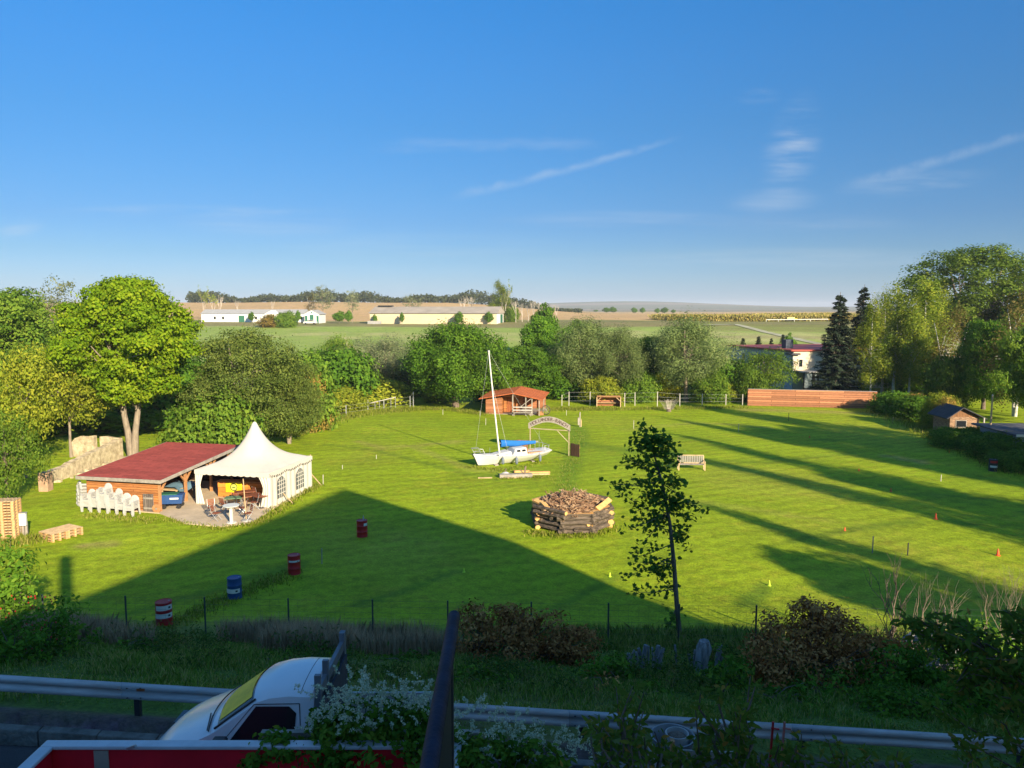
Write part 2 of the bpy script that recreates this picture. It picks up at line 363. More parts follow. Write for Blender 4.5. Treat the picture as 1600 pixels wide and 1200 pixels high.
    a = me.attributes.new('albedo', 'FLOAT_COLOR', 'POINT'); a.data.foreach_set('color', np.concatenate([c, np.ones(c.shape[:2]+(1,))], -1).ravel())
    a = me.attributes.new('mow', 'FLOAT', 'POINT'); a.data.foreach_set('value', mow.ravel())
    me.polygons.foreach_set('use_smooth', [True]*len(me.polygons))
    m = bpy.data.materials.new('meadow_grass'); m.use_nodes = True; t = m.node_tree; L = t.links.new; bs = t.nodes['Principled BSDF']
    N = t.nodes.new
    al = N('ShaderNodeAttribute'); al.attribute_name = 'albedo'; mo = N('ShaderNodeAttribute'); mo.attribute_name = 'mow'
    tcn = N('ShaderNodeTexCoord'); P = tcn.outputs['Object']
    def noise(sc, det=6, ro=.65, scl=None, vec=None):
        n = N('ShaderNodeTexNoise'); n.inputs['Scale'].default_value = sc; n.inputs['Detail'].default_value = det; n.inputs['Roughness'].default_value = ro
        vv = vec or P
        if scl:
            mp = N('ShaderNodeMapping'); mp.inputs['Scale'].default_value = scl; L(vv, mp.inputs[0]); vv = mp.outputs[0]
        L(vv, n.inputs['Vector']); return n.outputs['Fac']
    def mrng(v, a, b, lo, hi):
        n = N('ShaderNodeMapRange'); n.inputs[1].default_value = a; n.inputs[2].default_value = b; n.inputs[3].default_value = lo; n.inputs[4].default_value = hi; L(v, n.inputs[0]); return n.outputs[0]
    def mth(op, a, b):
        n = N('ShaderNodeMath'); n.operation = op
        for k, w in enumerate((a, b)):
            if isinstance(w, (int, float)): n.inputs[k].default_value = w
            else: L(w, n.inputs[k])
        return n.outputs[0]
    # mowing swaths: gently curved bands about 1.1 m apart
    mp = N('ShaderNodeMapping'); mp.inputs['Rotation'].default_value = (0, 0, R_(-27)); L(P, mp.inputs[0])
    wv = N('ShaderNodeTexWave'); wv.bands_direction = 'Y'; wv.inputs['Scale'].default_value = .27; wv.inputs['Distortion'].default_value = 2.2; wv.inputs['Detail'].default_value = 2; wv.inputs['Detail Scale'].default_value = .35; L(mp.outputs[0], wv.inputs['Vector'])
    mp2 = N('ShaderNodeMapping'); mp2.inputs['Rotation'].default_value = (0, 0, R_(-4)); L(P, mp2.inputs[0])
    wv2 = N('ShaderNodeTexWave'); wv2.bands_direction = 'Y'; wv2.inputs['Scale'].default_value = .16; wv2.inputs['Distortion'].default_value = 3.5; wv2.inputs['Detail Scale'].default_value = .2; L(mp2.outputs[0], wv2.inputs['Vector'])
    sw = mth('ADD', mth('MULTIPLY', wv.outputs['Fac'], .6), mth('MULTIPLY', wv2.outputs['Fac'], .4))
    swv = mth('MULTIPLY', mth('SUBTRACT', sw, .5), mth('MULTIPLY', mo.outputs['Fac'], .22))
    f = mth('ADD', mth('MULTIPLY', mrng(noise(2.2), .3, .7, .72, 1.28), mrng(noise(11, 4, .7), .3, .7, .66, 1.34)), swv)
    f2 = mth('MULTIPLY', f, mrng(noise(.22), .3, .7, .86, 1.14))
    streak_ = mrng(noise(1, 5, .6, (.012, .28, 1)), .3, .7, .92, 1.08)
    f3 = mth('MULTIPLY', f2, streak_)
    mu = N('ShaderNodeMix'); mu.data_type = 'RGBA'; mu.blend_type = 'MULTIPLY'; mu.inputs[0].default_value = 1; L(al.outputs['Color'], mu.inputs[6]); L(f3, mu.inputs[7])
    hv = N('ShaderNodeMix'); hv.data_type = 'RGBA'; hv.blend_type = 'MULTIPLY'; hv.inputs[7].default_value = (1.45, .98, 2.2, 1); L(mu.outputs[2], hv.inputs[6])
    L(mrng(mth('ADD', mth('MULTIPLY', noise(.9, 6, .7), .6), mth('MULTIPLY', noise(.13, 5, .7), .4)), .50, .72, 0, .75), hv.inputs[0])
    hv2 = N('ShaderNodeMix'); hv2.data_type = 'RGBA'; hv2.blend_type = 'MULTIPLY'; hv2.inputs[7].default_value = (.55, .72, .8, 1); L(hv.outputs[2], hv2.inputs[6])
    L(mrng(mth('ADD', mth('MULTIPLY', noise(5, 6, .75), .6), mth('MULTIPLY', noise(.4, 4, .6), .4)), .54, .66, 0, .8), hv2.inputs[0])
    L(hv2.outputs[2], bs.inputs['Base Color']); bs.inputs['Roughness'].default_value = .85; bs.inputs['Specular IOR Level'].default_value = .12
    bp = N('ShaderNodeBump'); bp.inputs['Strength'].default_value = .7; bp.inputs['Distance'].default_value = .06
    L(mth('ADD', mth('ADD', noise(16, 4, .7), mth('MULTIPLY', noise(3), 1.2)), mth('MULTIPLY', swv, 1.5)), bp.inputs['Height']); L(bp.outputs[0], bs.inputs['Normal'])
    me.materials.append(m); o = bpy.data.objects.new('ground', me); COL.objects.link(o); tag(o, kind='structure')
make_ground()

# road slab, pavement kerb
def roadz(x, y): return float(zroad(x))+.20*min(1, max(0, (12.3-y)/.4))
def strip(y0, y1, dz, x0=-60, x1=60, nx=24, ny=6, th=.3):
    mb = MB(); mb.grid(lambda u, v: (x0+(x1-x0)*u, y0+(y1-y0)*v, roadz(x0+(x1-x0)*u, y0+(y1-y0)*v)+dz), nx, ny)
    return mb
M_asphalt = mat('asphalt', (.05, .05, .052), .9, .25, 1.2, .5, fine=60)
tag(strip(-1, 12.3, 0, ny=67).build('road', M_asphalt, fix=False), kind='structure')
kb = MB(); xx = -26.0; rnd = random.Random(4)
while xx < 26:
    L_ = .98; z0 = float(zroad(xx+.5)); kb.m = 0; o_ = rnd.uniform(-.015, .015)
    kb.add([(xx, 12.3+o_, z0-.15+.034), (xx+L_, 12.3+o_, z0-.15-.034), (xx+L_, 12.48+o_, z0-.15-.034), (xx, 12.48+o_, z0-.15+.034),
            (xx, 12.3+o_, z0+.27+.034), (xx+L_, 12.3+o_, z0+.27-.034), (xx+L_, 12.48+o_, z0+.27-.034), (xx, 12.48+o_, z0+.27+.034)],
           [(3, 2, 1, 0), (4, 5, 6, 7), (0, 1, 5, 4), (1, 2, 6, 5), (2, 3, 7, 6), (3, 0, 4, 7)]); xx += 1.0
tag(kb.build('kerb', mat('mossy_kerb_stone', (.11, .11, .095), .95, .4, 2.5, .6, col2=(.2, .2, .18)), bevel=.02), kind='structure')

# ------------------------------------------------------------------ the house the picture is taken from (its gable casts the shadow on the meadow)
SF = 1/math.tan(SUN_EL); SYF = .863*SF; SXF = .505*SF
def from_shadow(px, py, y0=-1.0):
    p = at(px, py); z = (p.y-y0)/SYF; return (p.x+SXF*z, z)
gA = from_shadow(80, 950); gB = from_shadow(540, 765); gC = from_shadow(806, 848); gD = from_shadow(1175, 990)
hs = thing('gabled_house', 'tall cream gabled house with a balcony behind the viewer, out of the picture', 'house', (0, -1, 0))
poly = [(-16, 3.2), (31, 1.5), (31, 6.8), (gD[0]+.4, 7.4), gD, gC, gB, gA, (-16, gA[1]-(gA[0]+16)*.46)]
MB().prism(poly, -11, 0).build('wall', M_plaster, hs)
rb = MB()
for p, q in zip(poly[2:-1], poly[3:]): rb.bar((p[0], -5.6, p[1]+.06), (q[0], -5.6, q[1]+.06), 11.1, .12, up=(0, 0, 1)) if abs(p[0]-q[0]) > .01 else None
rb.build('roof', M_roofRed, hs)
cA = from_shadow(112, 940); cB = from_shadow(113, 866)
MB().box(cA[0]-.2, cA[0]+.2, -.6, -.15, cA[1]-1.2, cB[1]).build('chimney', M_conc2, hs)
MB().box(-1.6, 1.6, 0, 1.5, 10.1, 10.3).build('balcony_slab', M_conc2, hs)
hr = MB(); hr.tube([(-.176, .0, 10.985), (-.18, .9, 10.96), (-.203, 1.9, 10.885), (-.226, 2.9, 10.80)], .0235, 14); hr.lathe([(.0235, 0), (.02, .008), (.010, .013), (.001, .015)], 14, (0, 0, 0)) if False else None
hrail = thing('stair_handrail', 'dark round steel handrail running out from the viewer above a narrow black panel', 'handrail', (0, 0, 0))
hr.build('rail', mat('worn_blue_black_paint', (.012, .015, .04), .65, .5, 9, .1, col2=(.02, .026, .06), spec=.12, fine=60), hrail, smooth=50, bevel=.008)
MB().box(-.226, -.216, .2, 2.72, 9.4, 10.68).build('panel', M_dark, hrail)
MB().box(-.2158, -.2125, 2.70, 2.72, 9.4, 10.33).build('edge_strip', M_white, hrail)
MB().tube([(-.222, 2.62, 9.0), (-.222, 2.62, 10.81)], .012, 8).build('post', M_dark, hrail, smooth=50)

# ------------------------------------------------------------------ guard rail along the road
gr = thing('guard_rail', 'long grey galvanised crash barrier along the far side of the road', 'guard rail', (0, 0, 0))
YR = 13.15
prof = [(-.155, .0), (-.12, .055), (-.06, .06), (-.02, .012), (.02, .012), (.06, .06), (.12, .055), (.155, .0)]
def railz(x): return float(zroad(x))+.62
M_rail = mat('rail_steel', (.44, .445, .45), .55, .22, 2.2, .08, .25, stretch=(.6, 4, 4))
x0 = -27.0
while x0 < 27:
    mb = MB(); x1 = x0+4.02
    def fn(u, v, x0=x0, x1=x1):
        k = v*(len(prof)-1); i = min(int(k), len(prof)-2); t = k-i; dz = prof[i][0]+(prof[i+1][0]-prof[i][0])*t; dy = prof[i][1]+(prof[i+1][1]-prof[i][1])*t
        x = x0+(x1-x0)*u; return (x, YR-dy-.004*(u > .99), railz(x)+dz)
    mb.grid(fn, 2, 14); o = mb.build('beam', M_rail, gr, smooth=60, solid=.006)
    pb = MB(); px_ = x0+.25; z0 = g1(px_, YR)
    pb.box(px_-.05, px_+.05, YR+.02, YR+.03, z0-.2, railz(px_)+.1); pb.box(px_-.05, px_-.04, YR+.03, YR+.11, z0-.2, railz(px_)+.1); pb.box(px_+.04, px_+.05, YR+.03, YR+.11, z0-.2, railz(px_)+.1)
    pb.build('post', M_dark, gr)
    bb = MB(); bb.box(px_-.04, px_+.04, YR-.012, YR-.002, railz(px_)-.012, railz(px_)+.012)
    for dx in (-.12, .12):
        for dz in (-.09, .09): MB().lathe([(.016, 0), (.014, .012)], 8, (px_+dx, YR-.064, railz(px_)+dz-.006)).build('bolt', M_dark, gr)
    bb.build('bolt', M_dark, gr); x0 += 4.0
rs = MB(); rs.box(-7.05, -6.98, YR-.064, YR-.060, railz(-7)+.05, railz(-7)+.1); rs.box(-6.7, -6.55, YR-.064, YR-.060, railz(-6.6)+.04, railz(-6.6)+.09)
rs.build('rust_patch', mat('rust', (.25, .08, .03), .9, .3, 9), gr)
# ------------------------------------------------------------------ foliage
def leaf_mesh(name, C, Nn, size, tint, m, parent, asp=.62, shape='quad', tang=None):
    r = np.random.RandomState(len(C)); n = len(C)
    Nn = Nn/np.maximum(np.linalg.norm(Nn, axis=1, keepdims=True), 1e-6)
    t = r.randn(n, 3) if tang is None else tang+.25*r.randn(n, 3)
    t = t-Nn*(t*Nn).sum(1, keepdims=True); t /= np.maximum(np.linalg.norm(t, axis=1, keepdims=True), 1e-6); b = np.cross(Nn, t)
    sz = (size*(.7+.6*r.rand(n)))[:, None]
    if shape == 'quad': pl = [(-1, 0, 0), (0, asp, .12), (1, 0, -.1), (0, -asp, .12)]
    elif shape == 'leaf': pl = [(-1, 0, 0), (-.35, asp*.9, .1), (.35, asp*.7, .05), (1.1, 0, -.2), (.35, -asp*.7, .05), (-.35, -asp*.9, .1)]
    else: pl = [(-1, 0, 0), (-.75, .5, 0), (-.15, .55, .05), (-.25, 1.05, -.1), (.25, .6, .05), (.55, .8, -.08), (.5, .3, .05), (1.1, 0, -.15), (.5, -.3, .05), (.55, -.8, -.08), (.25, -.6, .05), (-.25, -1.05, -.1), (-.15, -.55, .05), (-.75, -.5, 0)]
    k = len(pl); V_ = np.empty((n, k, 3))
    for i, (a, c, d) in enumerate(pl): V_[:, i] = C+(t*a+b*c+Nn*d)*sz
    me = bpy.data.meshes.new(name); me.vertices.add(n*k); me.vertices.foreach_set('co', V_.ravel())
    me.loops.add(n*k); me.loops.foreach_set('vertex_index', np.arange(n*k, dtype=np.int32)); me.polygons.add(n)
    me.polygons.foreach_set('loop_start', np.arange(0, n*k, k, dtype=np.int32)); me.update(calc_edges=True)
    a = me.attributes.new('tint', 'FLOAT', 'POINT'); a.data.foreach_set('value', np.repeat(np.clip(tint, 0, 1), k))
    me.materials.append(m); o = bpy.data.objects.new(name, me); COL.objects.link(o)
    if parent is not None: o.parent = parent
    return o
def cluster(seed, lobes, nsub, nleaf, sig, up=.35, outw=1.0, rnd_=.55, inner=.5, sigz=None, gap=0.):
    r = np.random.RandomState(seed); Cs = []; Ns = []; Ts = []
    for (cx, cy, cz, rx, ry, rz) in lobes:
        m = max(3, int(nsub*(rx*ry*rz)**.5/1.0)) if nsub > 0 else int(-nsub)
        d = r.randn(m, 3); d /= np.linalg.norm(d, axis=1, keepdims=True)
        rad = inner+(1-inner)*r.rand(m)**.5
        P = np.array([cx, cy, cz])+d*rad[:, None]*np.array([rx, ry, rz])
        keep = r.rand(m) > gap; P = P[keep]; d = d[keep]; m = len(P)
        st = r.rand(m)
        n = max(2, int(nleaf)); s = np.array([sig, sig, sigz or sig*.55])
        off = r.randn(m, n, 3)*s
        L_ = P[:, None]+off
        nn = d[:, None]*outw+off/sig*.35+np.array([0, 0, up])+r.randn(m, n, 3)*rnd_
        tt = np.clip(.5+(st[:, None]-.5)*.7+r.randn(m, n)*.17, 0, 1)
        Cs.append(L_.reshape(-1, 3)); Ns.append(nn.reshape(-1, 3)); Ts.append(tt.ravel())
    return np.concatenate(Cs), np.concatenate(Ns), np.concatenate(Ts)
def lobes_broad(seed, W, H, z0, n, rr=.34, top=1.0, egg=.5, kk=(.56, .84), flat=1.1):
    r = random.Random(seed); out = []
    cz = (z0+H)/2; hz = (H-z0)/2
    for i in range(n):
        ph = i*2.39996+r.uniform(-.4, .4); t = 1-2*(i+.5)/n
        q = math.sqrt(max(0, 1-t*t)); wz = 1-egg*max(0, t)*.35
        s = rr*r.uniform(.8, 1.25); k = r.uniform(*kk)
        out.append((math.cos(ph)*q*W/2*k*wz, math.sin(ph)*q*W/2*k*wz, cz+t*hz*.72, W/2*s*1.3, W/2*s*1.3, hz*s*flat))
    out.append((0, 0, cz, W*.26, W*.26, hz*.6))
    return out
def trunk_mb(seed, H, r0, lobes, lean=0, fork=.35, twins=1, nl=10, k=.9):
    rd = random.Random(seed); mb = MB()
    for t in range(twins):
        rd.uniform(0, 6.3); a = math.pi*t+.3; off = .13*H*.3 if twins > 1 else 0
        pts = [(math.cos(a)*off*.1, math.sin(a)*off*.1, -.3)]; x = y = 0
        for i in range(1, 7):
            f = i/6; x = lean*f*H+math.cos(a)*off*f*3.2+rd.uniform(-.02, .02)*H*.3; y = math.sin(a)*off*f*3.2+rd.uniform(-.02, .02)*H*.3
            pts.append((x, y, H*.82*f))
        mb.tube(pts, [r0*1.35]+[r0*(1-.8*i/6) for i in range(1, 7)], 8)
        for j in range(nl):
            lb = lobes[(j*twins+t) % len(lobes)]; f = fork+(.9-fork)*rd.random()*.7; i = min(int(f*6), 5); u = f*6-i
            p = Vector(pts[i]).lerp(Vector(pts[i+1]), u); e = Vector(lb[:3])*k; e.z = max(e.z, p.z+.1*H*.3); mid = p.lerp(e, .5)+Vector((rd.uniform(-.3, .3), rd.uniform(-.3, .3), .25))
            mb.tube([p, mid, e], [r0*.42*(1-f*.6), r0*.24, r0*.06], 5)
    return mb
L_maple = leafmat('maple_leaves', (.085, .175, .008), (.195, .32, .012), (.33, .41, .02), .42)
L_mid = leafmat('mid_green_leaves', (0.078, 0.164, 0.019), (0.147, 0.252, 0.025), (0.234, 0.319, 0.039))
L_dark = leafmat('dark_green_leaves', (0.056, 0.136, 0.014), (0.111, 0.239, 0.020), (0.196, 0.332, 0.032))
L_grey = leafmat('grey_green_leaves', (0.131, 0.166, 0.079), (0.220, 0.255, 0.124), (0.316, 0.334, 0.176))
L_yel = leafmat('yellow_green_leaves', (0.161, 0.215, 0.021), (0.289, 0.340, 0.027), (0.417, 0.412, 0.042))
L_birch = leafmat('birch_leaves', (0.109, 0.189, 0.022), (0.229, 0.310, 0.033), (0.399, 0.412, 0.045))
L_bright = leafmat('bright_yellow_leaves', (0.270, 0.324, 0.014), (0.432, 0.459, 0.014), (0.567, 0.513, 0.027))
L_spruce = leafmat('spruce_needles', (0.011, 0.021, 0.014), (0.023, 0.040, 0.023), (0.046, 0.063, 0.034), .08)
L_brown = leafmat('withered_brown_leaves', (.15, .06, .018), (.42, .19, .055), (.70, .38, .13), .3)
L_autumn = leafmat('autumn_leaves', (.12, .13, .025), (.27, .20, .04), (.36, .22, .06), .3)
L_far = leafmat('distant_forest_leaves', (.035, .052, .024), (.06, .08, .035), (.10, .115, .05), .15)
L_dusk = leafmat('near_green_leaves', (0.054, 0.141, 0.014), (0.107, 0.241, 0.019), (0.216, 0.320, 0.035), .35)
L_cherry = leafmat('cherry_leaves', (0.084, 0.166, 0.016), (0.149, 0.261, 0.022), (0.333, 0.354, 0.033), .4)
L_flower = leafmat('white_flower_sprays', (.30, .36, .24), (.44, .50, .36), (.58, .62, .48), .3)
L_grass = leafmat('long_grass_blades', (0.102, 0.203, 0.024), (0.203, 0.304, 0.041), (0.446, 0.386, 0.143), .3)
L_dry = leafmat('dry_grass_blades', (.30, .20, .11), (.50, .36, .22), (.68, .52, .34), .3)

L_olive = leafmat('olive_green_leaves', (.09, .14, .028), (.175, .245, .046), (.28, .33, .07))
L_poplar = leafmat('poplar_leaves', (0.081, 0.152, 0.018), (0.148, 0.241, 0.027), (0.247, 0.323, 0.048))
PROT = {}
def proto(kind, W, H, name, build):
    PROT[kind] = dict(W=W, H=H, name=name, build=build, first=None)
def plant(kind, px, Y, top, wpx, label, cat='tree', group=None, rz=None, z=None, xy=None, sy=None):
    K = PROT[kind]
    p = atY(px, Y) if xy is None else Vector((xy[0], xy[1], g1(*xy)))
    if xy is None:
        zt = ray_y(px, top, Y)[1]; Hh = max(.3, zt-p.z); Ww = wpx/1200*depth(Y, p.z)
    else: Hh, Ww = top, wpx
    r = (hash_(label) % 628)/100 if rz is None else rz
    s = (Ww/K['W'], Ww/K['W']*(sy or 1), Hh/K['H'])
    if K['first'] is None:
        o = thing(K['name'], label, cat, p, r, group, s); K['build'](o); K['first'] = o
    else:
        o = dup(K['first'], None, label, p, r, s); o['category'] = cat
        if group: o['group'] = group
        elif 'group' in o: del o['group']
    return o
def hash_(s):
    h = 7
    for ch in s: h = (h*31+ord(ch)) % 1000003
    return h
def std(seed, W, H, z0, n, lm, bark, nsub, nleaf, sig, leaf, r0, lean=0, twins=1, nl=10, rr=.34, gap=0., asp=.62, sigz=None, up=.35, egg=.5, lobes=None, inner=.5, shape='quad', rnd_=.55, fork=.35):
    lb = lobes or lobes_broad(seed, W, H, z0, n, rr, egg=egg)
    def b(o):
        if bark is not None: trunk_mb(seed, H, r0, lb, lean, twins=twins, nl=nl, fork=fork).build('trunk', bark, o, smooth=60, fix=False)
        C, Nn, T = cluster(seed, lb, nsub, nleaf, sig, sigz=sigz, gap=gap, up=up, inner=inner, rnd_=rnd_)
        leaf_mesh('crown', C, Nn, leaf, T, lm, o, asp, shape)
    return b
proto('maple', 11, 14.7, 'maple_tree', std(3, 11, 14.7, 4.2, 0, L_maple, M_paleBark, 34, 34, .30, .115, .30, twins=2, nl=18, asp=.85, up=.4, gap=.12, inner=.5, rnd_=.75, fork=.22, lobes=lobes_broad(3, 11.0, 15.2, 3.4, 64, .185, egg=1.15, kk=(.35, 1.02), flat=.75)))
proto('broad_a', 10, 11, 'broadleaf_tree', std(11, 10, 11, 1.2, 0, L_mid, M_bark, 32, 24, .32, .13, .26, gap=.12, inner=.65, lobes=lobes_broad(11, 10, 11, 1.0, 40, .23, kk=(.42, 1.1), flat=.8)))
proto('broad_b', 9, 11, 'broadleaf_tree', std(12, 9, 11, .9, 0, L_dark, M_bark, 30, 24, .34, .14, .28, gap=.12, inner=.65, lobes=lobes_broad(12, 9, 11, .7, 34, .25, kk=(.42, 1.16), flat=.9)))
proto('walnut', 11, 11, 'walnut_tree', std(29, 11, 11, 1.0, 0, L_dark, M_bark, 28, 30, .30, .15, .36, gap=.22, sigz=.5, asp=.5, up=.2, inner=.65, lobes=lobes_broad(29, 11, 11, .8, 44, .21, kk=(.42, 1.14), flat=.95)))
proto('olive', 11, 12, 'scrubby_tree', std(14, 11, 12, .6, 0, L_olive, M_paleBark, 26, 24, .38, .115, .17, gap=.2, twins=2, asp=.5, inner=.6, lobes=lobes_broad(14, 11, 12, .4, 46, .21, kk=(.38, 1.16), flat=.85)))
proto('willow', 8, 10, 'willow_tree', std(15, 8, 10, 1.2, 0, L_grey, M_paleBark, 28, 24, .32, .12, .22, sigz=.5, asp=.32, lean=.03, gap=.18, lobes=lobes_broad(15, 8, 10, .8, 30, .25, kk=(.4, 1.15), flat=.95)))
proto('willow_g', 8, 11, 'willow_tree', std(16, 8, 11, 2, 16, leafmat('soft_green_leaves', (.10, .155, .05), (.18, .245, .075), (.27, .32, .115)), M_paleBark, 28, 24, .32, .125, .22, sigz=.55, asp=.35, lean=.05, gap=.2, twins=2, lobes=lobes_broad(16, 8, 11, 1.2, 32, .24, kk=(.4, 1.15), flat=.95)))
proto('yellow_tree', 7, 8, 'small_tree', std(17, 7, 8, 2.5, 14, L_yel, M_paleBark, 22, 18, .4, .13, .13, gap=.25, asp=.5))
proto('bush_a', 4, 3, 'bush', std(18, 4, 3, -.5, 12, L_mid, M_bark, 60, 20, .25, .10, .06, gap=.05, rr=.42))
proto('bush_y', 4, 3, 'bush', std(19, 4, 3, -.5, 12, L_yel, M_bark, 60, 20, .25, .10, .06, gap=.05, rr=.42))
proto('bush_bright', 3, 3, 'bush', std(20, 3, 3, -.4, 8, L_bright, M_bark, 60, 18, .25, .11, .05, gap=.2, rr=.42))
proto('bush_autumn', 3, 3, 'bush', std(21, 3, 3, -.4, 10, L_autumn, M_bark, 60, 18, .25, .09, .05, gap=.2, rr=.42))
proto('bush_dark', 4, 3, 'bush', std(22, 4, 3, -.5, 12, L_dark, M_bark, 60, 20, .25, .11, .06, rr=.42))
def tall_lobes(seed, W, H, z0, n, taper=.8):
    r = random.Random(seed); out = []
    for i in range(n):
        f = (i+.5)/n; z = z0+(H-z0)*f*.94; w = W/2*(1-taper*f**2.2)*(.55+.45*min(1, f*5)); a = r.uniform(0, 6.3); k = r.uniform(.35, .75)
        out.append((math.cos(a)*w*k, math.sin(a)*w*k, z, w*.55, w*.55, (H-z0)/n*1.15))
    return out
proto('birch', 5, 15, 'birch_tree', std(23, 5, 15, 2.2, 0, L_birch, M_birchBark, 30, 26, .24, .12, .15, lobes=tall_lobes(23, 5, 15, 2.6, 22, .75), sigz=.75, asp=.5, nl=14, gap=.12, up=.1, inner=.35))
proto('birch_y', 6, 13, 'birch_tree', std(24, 6, 13, 2.2, 0, leafmat('yellowing_birch_leaves', (.11, .11, .03), (.19, .165, .045), (.27, .2, .065)), M_birchBark, 20, 22, .26, .11, .13, lobes=tall_lobes(24, 6, 13, 1.6, 18, .6), sigz=.7, asp=.5, nl=14, gap=.3, up=.1, inner=.35, twins=2))
proto('poplar', 15, 24, 'poplar_tree', std(25, 15, 24, 5, 0, L_poplar, M_paleBark, 22, 26, .5, .15, .36, nl=22, gap=.42, twins=2, asp=.75, inner=.6, lobes=lobes_broad(25, 15, 24, 5, 54, .17, egg=.2, kk=(.38, 1.16), flat=.85)))
proto('sparse', 9, 13, 'sparse_tree', std(26, 9, 13, 4, 14, L_grey, M_paleBark, 7, 14, .4, .17, .16, nl=16, rr=.28, gap=.35))
proto('round', 4, 5, 'small_round_tree', std(27, 4, 5, 1.2, 9, L_dark, M_bark, 30, 16, .28, .17, .1, rr=.42))
proto('fruit', 8, 6, 'fruit_tree', std(28, 8, 6, 1.0, 14, L_mid, M_bark, 26, 18, .36, .12, .16, gap=.25, rr=.34, twins=2, asp=.45))
def b_spruce(o):
    r = np.random.RandomState(5); H = 13; tb = MB(); tb.tube([(0, 0, -.2), (0, 0, H*.5), (.03, 0, H)], [.2, .12, .02], 8)
    C = []; Nn = []; T = []; tg = []
    nz = 34
    for i in range(nz):
        z = 1.0+(H-1.2)*i/nz; R0 = 2.9*(1-(z/H))**.75+.12
        for k in range(14 if z < 10 else 9):
            a = r.rand()*6.28; Rr = R0*(.65+.5*r.rand()); z = 1.0+(H-1.2)*(i+1.4*(r.rand()-.5))/nz; d = np.array([math.cos(a), math.sin(a), 0])
            if i % 2 == 0 and k < 3: tb.tube([(0, 0, z), (d[0]*Rr*.9, d[1]*Rr*.9, z-.12*Rr)], [.03, .008], 4)
            n = int(14+44*Rr/2.6); s = r.rand(n)**.7; side = np.array([-d[1], d[0], 0])
            pos = d*(s*Rr)[:, None]+np.array([0, 0, z])+np.array([0, 0, 1])*(-.28*s*Rr+.16*(s**3)*Rr)[:, None]+side*(r.randn(n)*.18*(1.1-s*.6))[:, None]+np.array([0, 0, 1])*(r.randn(n)*.05-.06)[:, None]
            C.append(pos); Nn.append(np.array([0, 0, 1])+d*.3+r.randn(n, 3)*.4); T.append(np.clip(.3+.5*s+r.randn(n)*.15, 0, 1)); tg.append(np.tile(d, (n, 1))+r.randn(n, 3)*.5)
    tb.build('trunk', M_bark, o, smooth=60, fix=False)
    leaf_mesh('crown', np.concatenate(C), np.concatenate(Nn), .20, np.concatenate(T), L_spruce, o, .3, 'quad', np.concatenate(tg))
proto('spruce', 5, 13, 'spruce_tree', b_spruce)
def branchy(mb, rd, p, d, L_, r, dep, spread=.55, n=3, bend=.15, sides=5, upw=.12):
    p = Vector(p); d = Vector(d).normalized(); m = p+d*L_*.5+Vector((rd.uniform(-1, 1), rd.uniform(-1, 1), 0))*L_*bend*.4; e = p+d*L_
    mb.tube([p, m, e], [r, r*.8, r*.55], sides)
    tips = [e]
    if dep > 0:
        for i in range(n):
            f = 1 if i == 0 else rd.uniform(.45, .95); q = p.lerp(m, f*2) if f < .5 else m.lerp(e, f*2-1)
            nd = (d+Vector((rd.uniform(-1, 1), rd.uniform(-1, 1), rd.uniform(-.3, .6)))*spread+Vector((0, 0, upw))).normalized()
            tips += branchy(mb, rd, q, nd, L_*rd.uniform(.55, .8), r*.55, dep-1, spread, n, bend, max(3, sides-1), upw)
    return tips
def b_dead(seed, H, bark, spread=.4, dep=4, n=3, leaves=None):
    def b(o):
        rd = random.Random(seed); mb = MB(); tips = branchy(mb, rd, (0, 0, -.1), (0.03, 0, 1), H*.36, H*.014, dep, spread, n)
        mb.build('trunk', bark, o, smooth=60, fix=False)
        if leaves:
            r = np.random.RandomState(seed); P = np.array([tuple(t) for t in tips]); P = P[r.rand(len(P)) < .5]; P = np.repeat(P, 6, 0)+r.randn(len(P)*6, 3)*.2
            leaf_mesh('crown', P, r.randn(len(P), 3)+np.array([0, 0, .5]), leaves[1], r.rand(len(P)), leaves[0], o)
    return b
M_deadBark = mat('bleached_bark', (.46, .41, .35), .95, .2, 3)
proto('dead', 5, 10, 'dead_tree', b_dead(31, 10, M_deadBark, .38, 4, 3))
proto('dead_l', 6, 11, 'thin_tree', b_dead(32, 11, M_deadBark, .45, 4, 3, (L_birch, .2)))

# ---- orchard and garden on the left
T = plant
T('broad_a', 22, 84, 442, 190, 'dense mid green tree at the far left edge of the picture, on the skyline')
T('sparse', 98, 120, 426, 92, 'pale feathery willow rising behind the left trees against the sky')
T('maple', 208, 61, 424, 200, 'large yellow green maple with forked pale trunk behind the red roofed shed', rz=-.2)
T('yellow_tree', 112, 60, 548, 130, 'slim yellow green tree with a bare pale trunk beside the stone ruin')
T('yellow_tree', 40, 53, 548, 130, 'old straggly yellow green apple tree at the left edge above the ruin')
T('fruit', 12, 45, 640, 112, 'gnarled apple tree with bare lower twigs behind the leaning pallets')
T('bush_dark', 10, 66, 600, 130, 'dark green bush deep behind the apple trees at left')
T('bush_dark', 150, 76, 600, 230, 'dark shaded shrub mass behind the maple trunk')
T('bush_dark', 265, 79, 560, 170, 'dark green bush between the maple and the scrubby tree')
T('olive', 384, 63, 500, 186, 'large loose olive green tree behind the white tent')
T('olive', 452, 67, 548, 120, 'lower olive green tree leaning right beside the larger olive green tree')
T('bush_a', 345, 60, 615, 120, 'rounded leafy bush directly behind the tent peak, below the big olive tree')
T('bush_a', 470, 76, 560, 110, 'green bush at the right foot of the big olive tree')
T('bush_autumn', 488, 74, 585, 46, 'orange tinted thin shrub at the meadow corner beside the rusty barrel')
T('bush_dark', 520, 92, 545, 120, 'broad bright green bush left of the grey willow')
T('bush_y', 588, 96, 592, 110, 'low yellow green hedge bush above the metal railing')
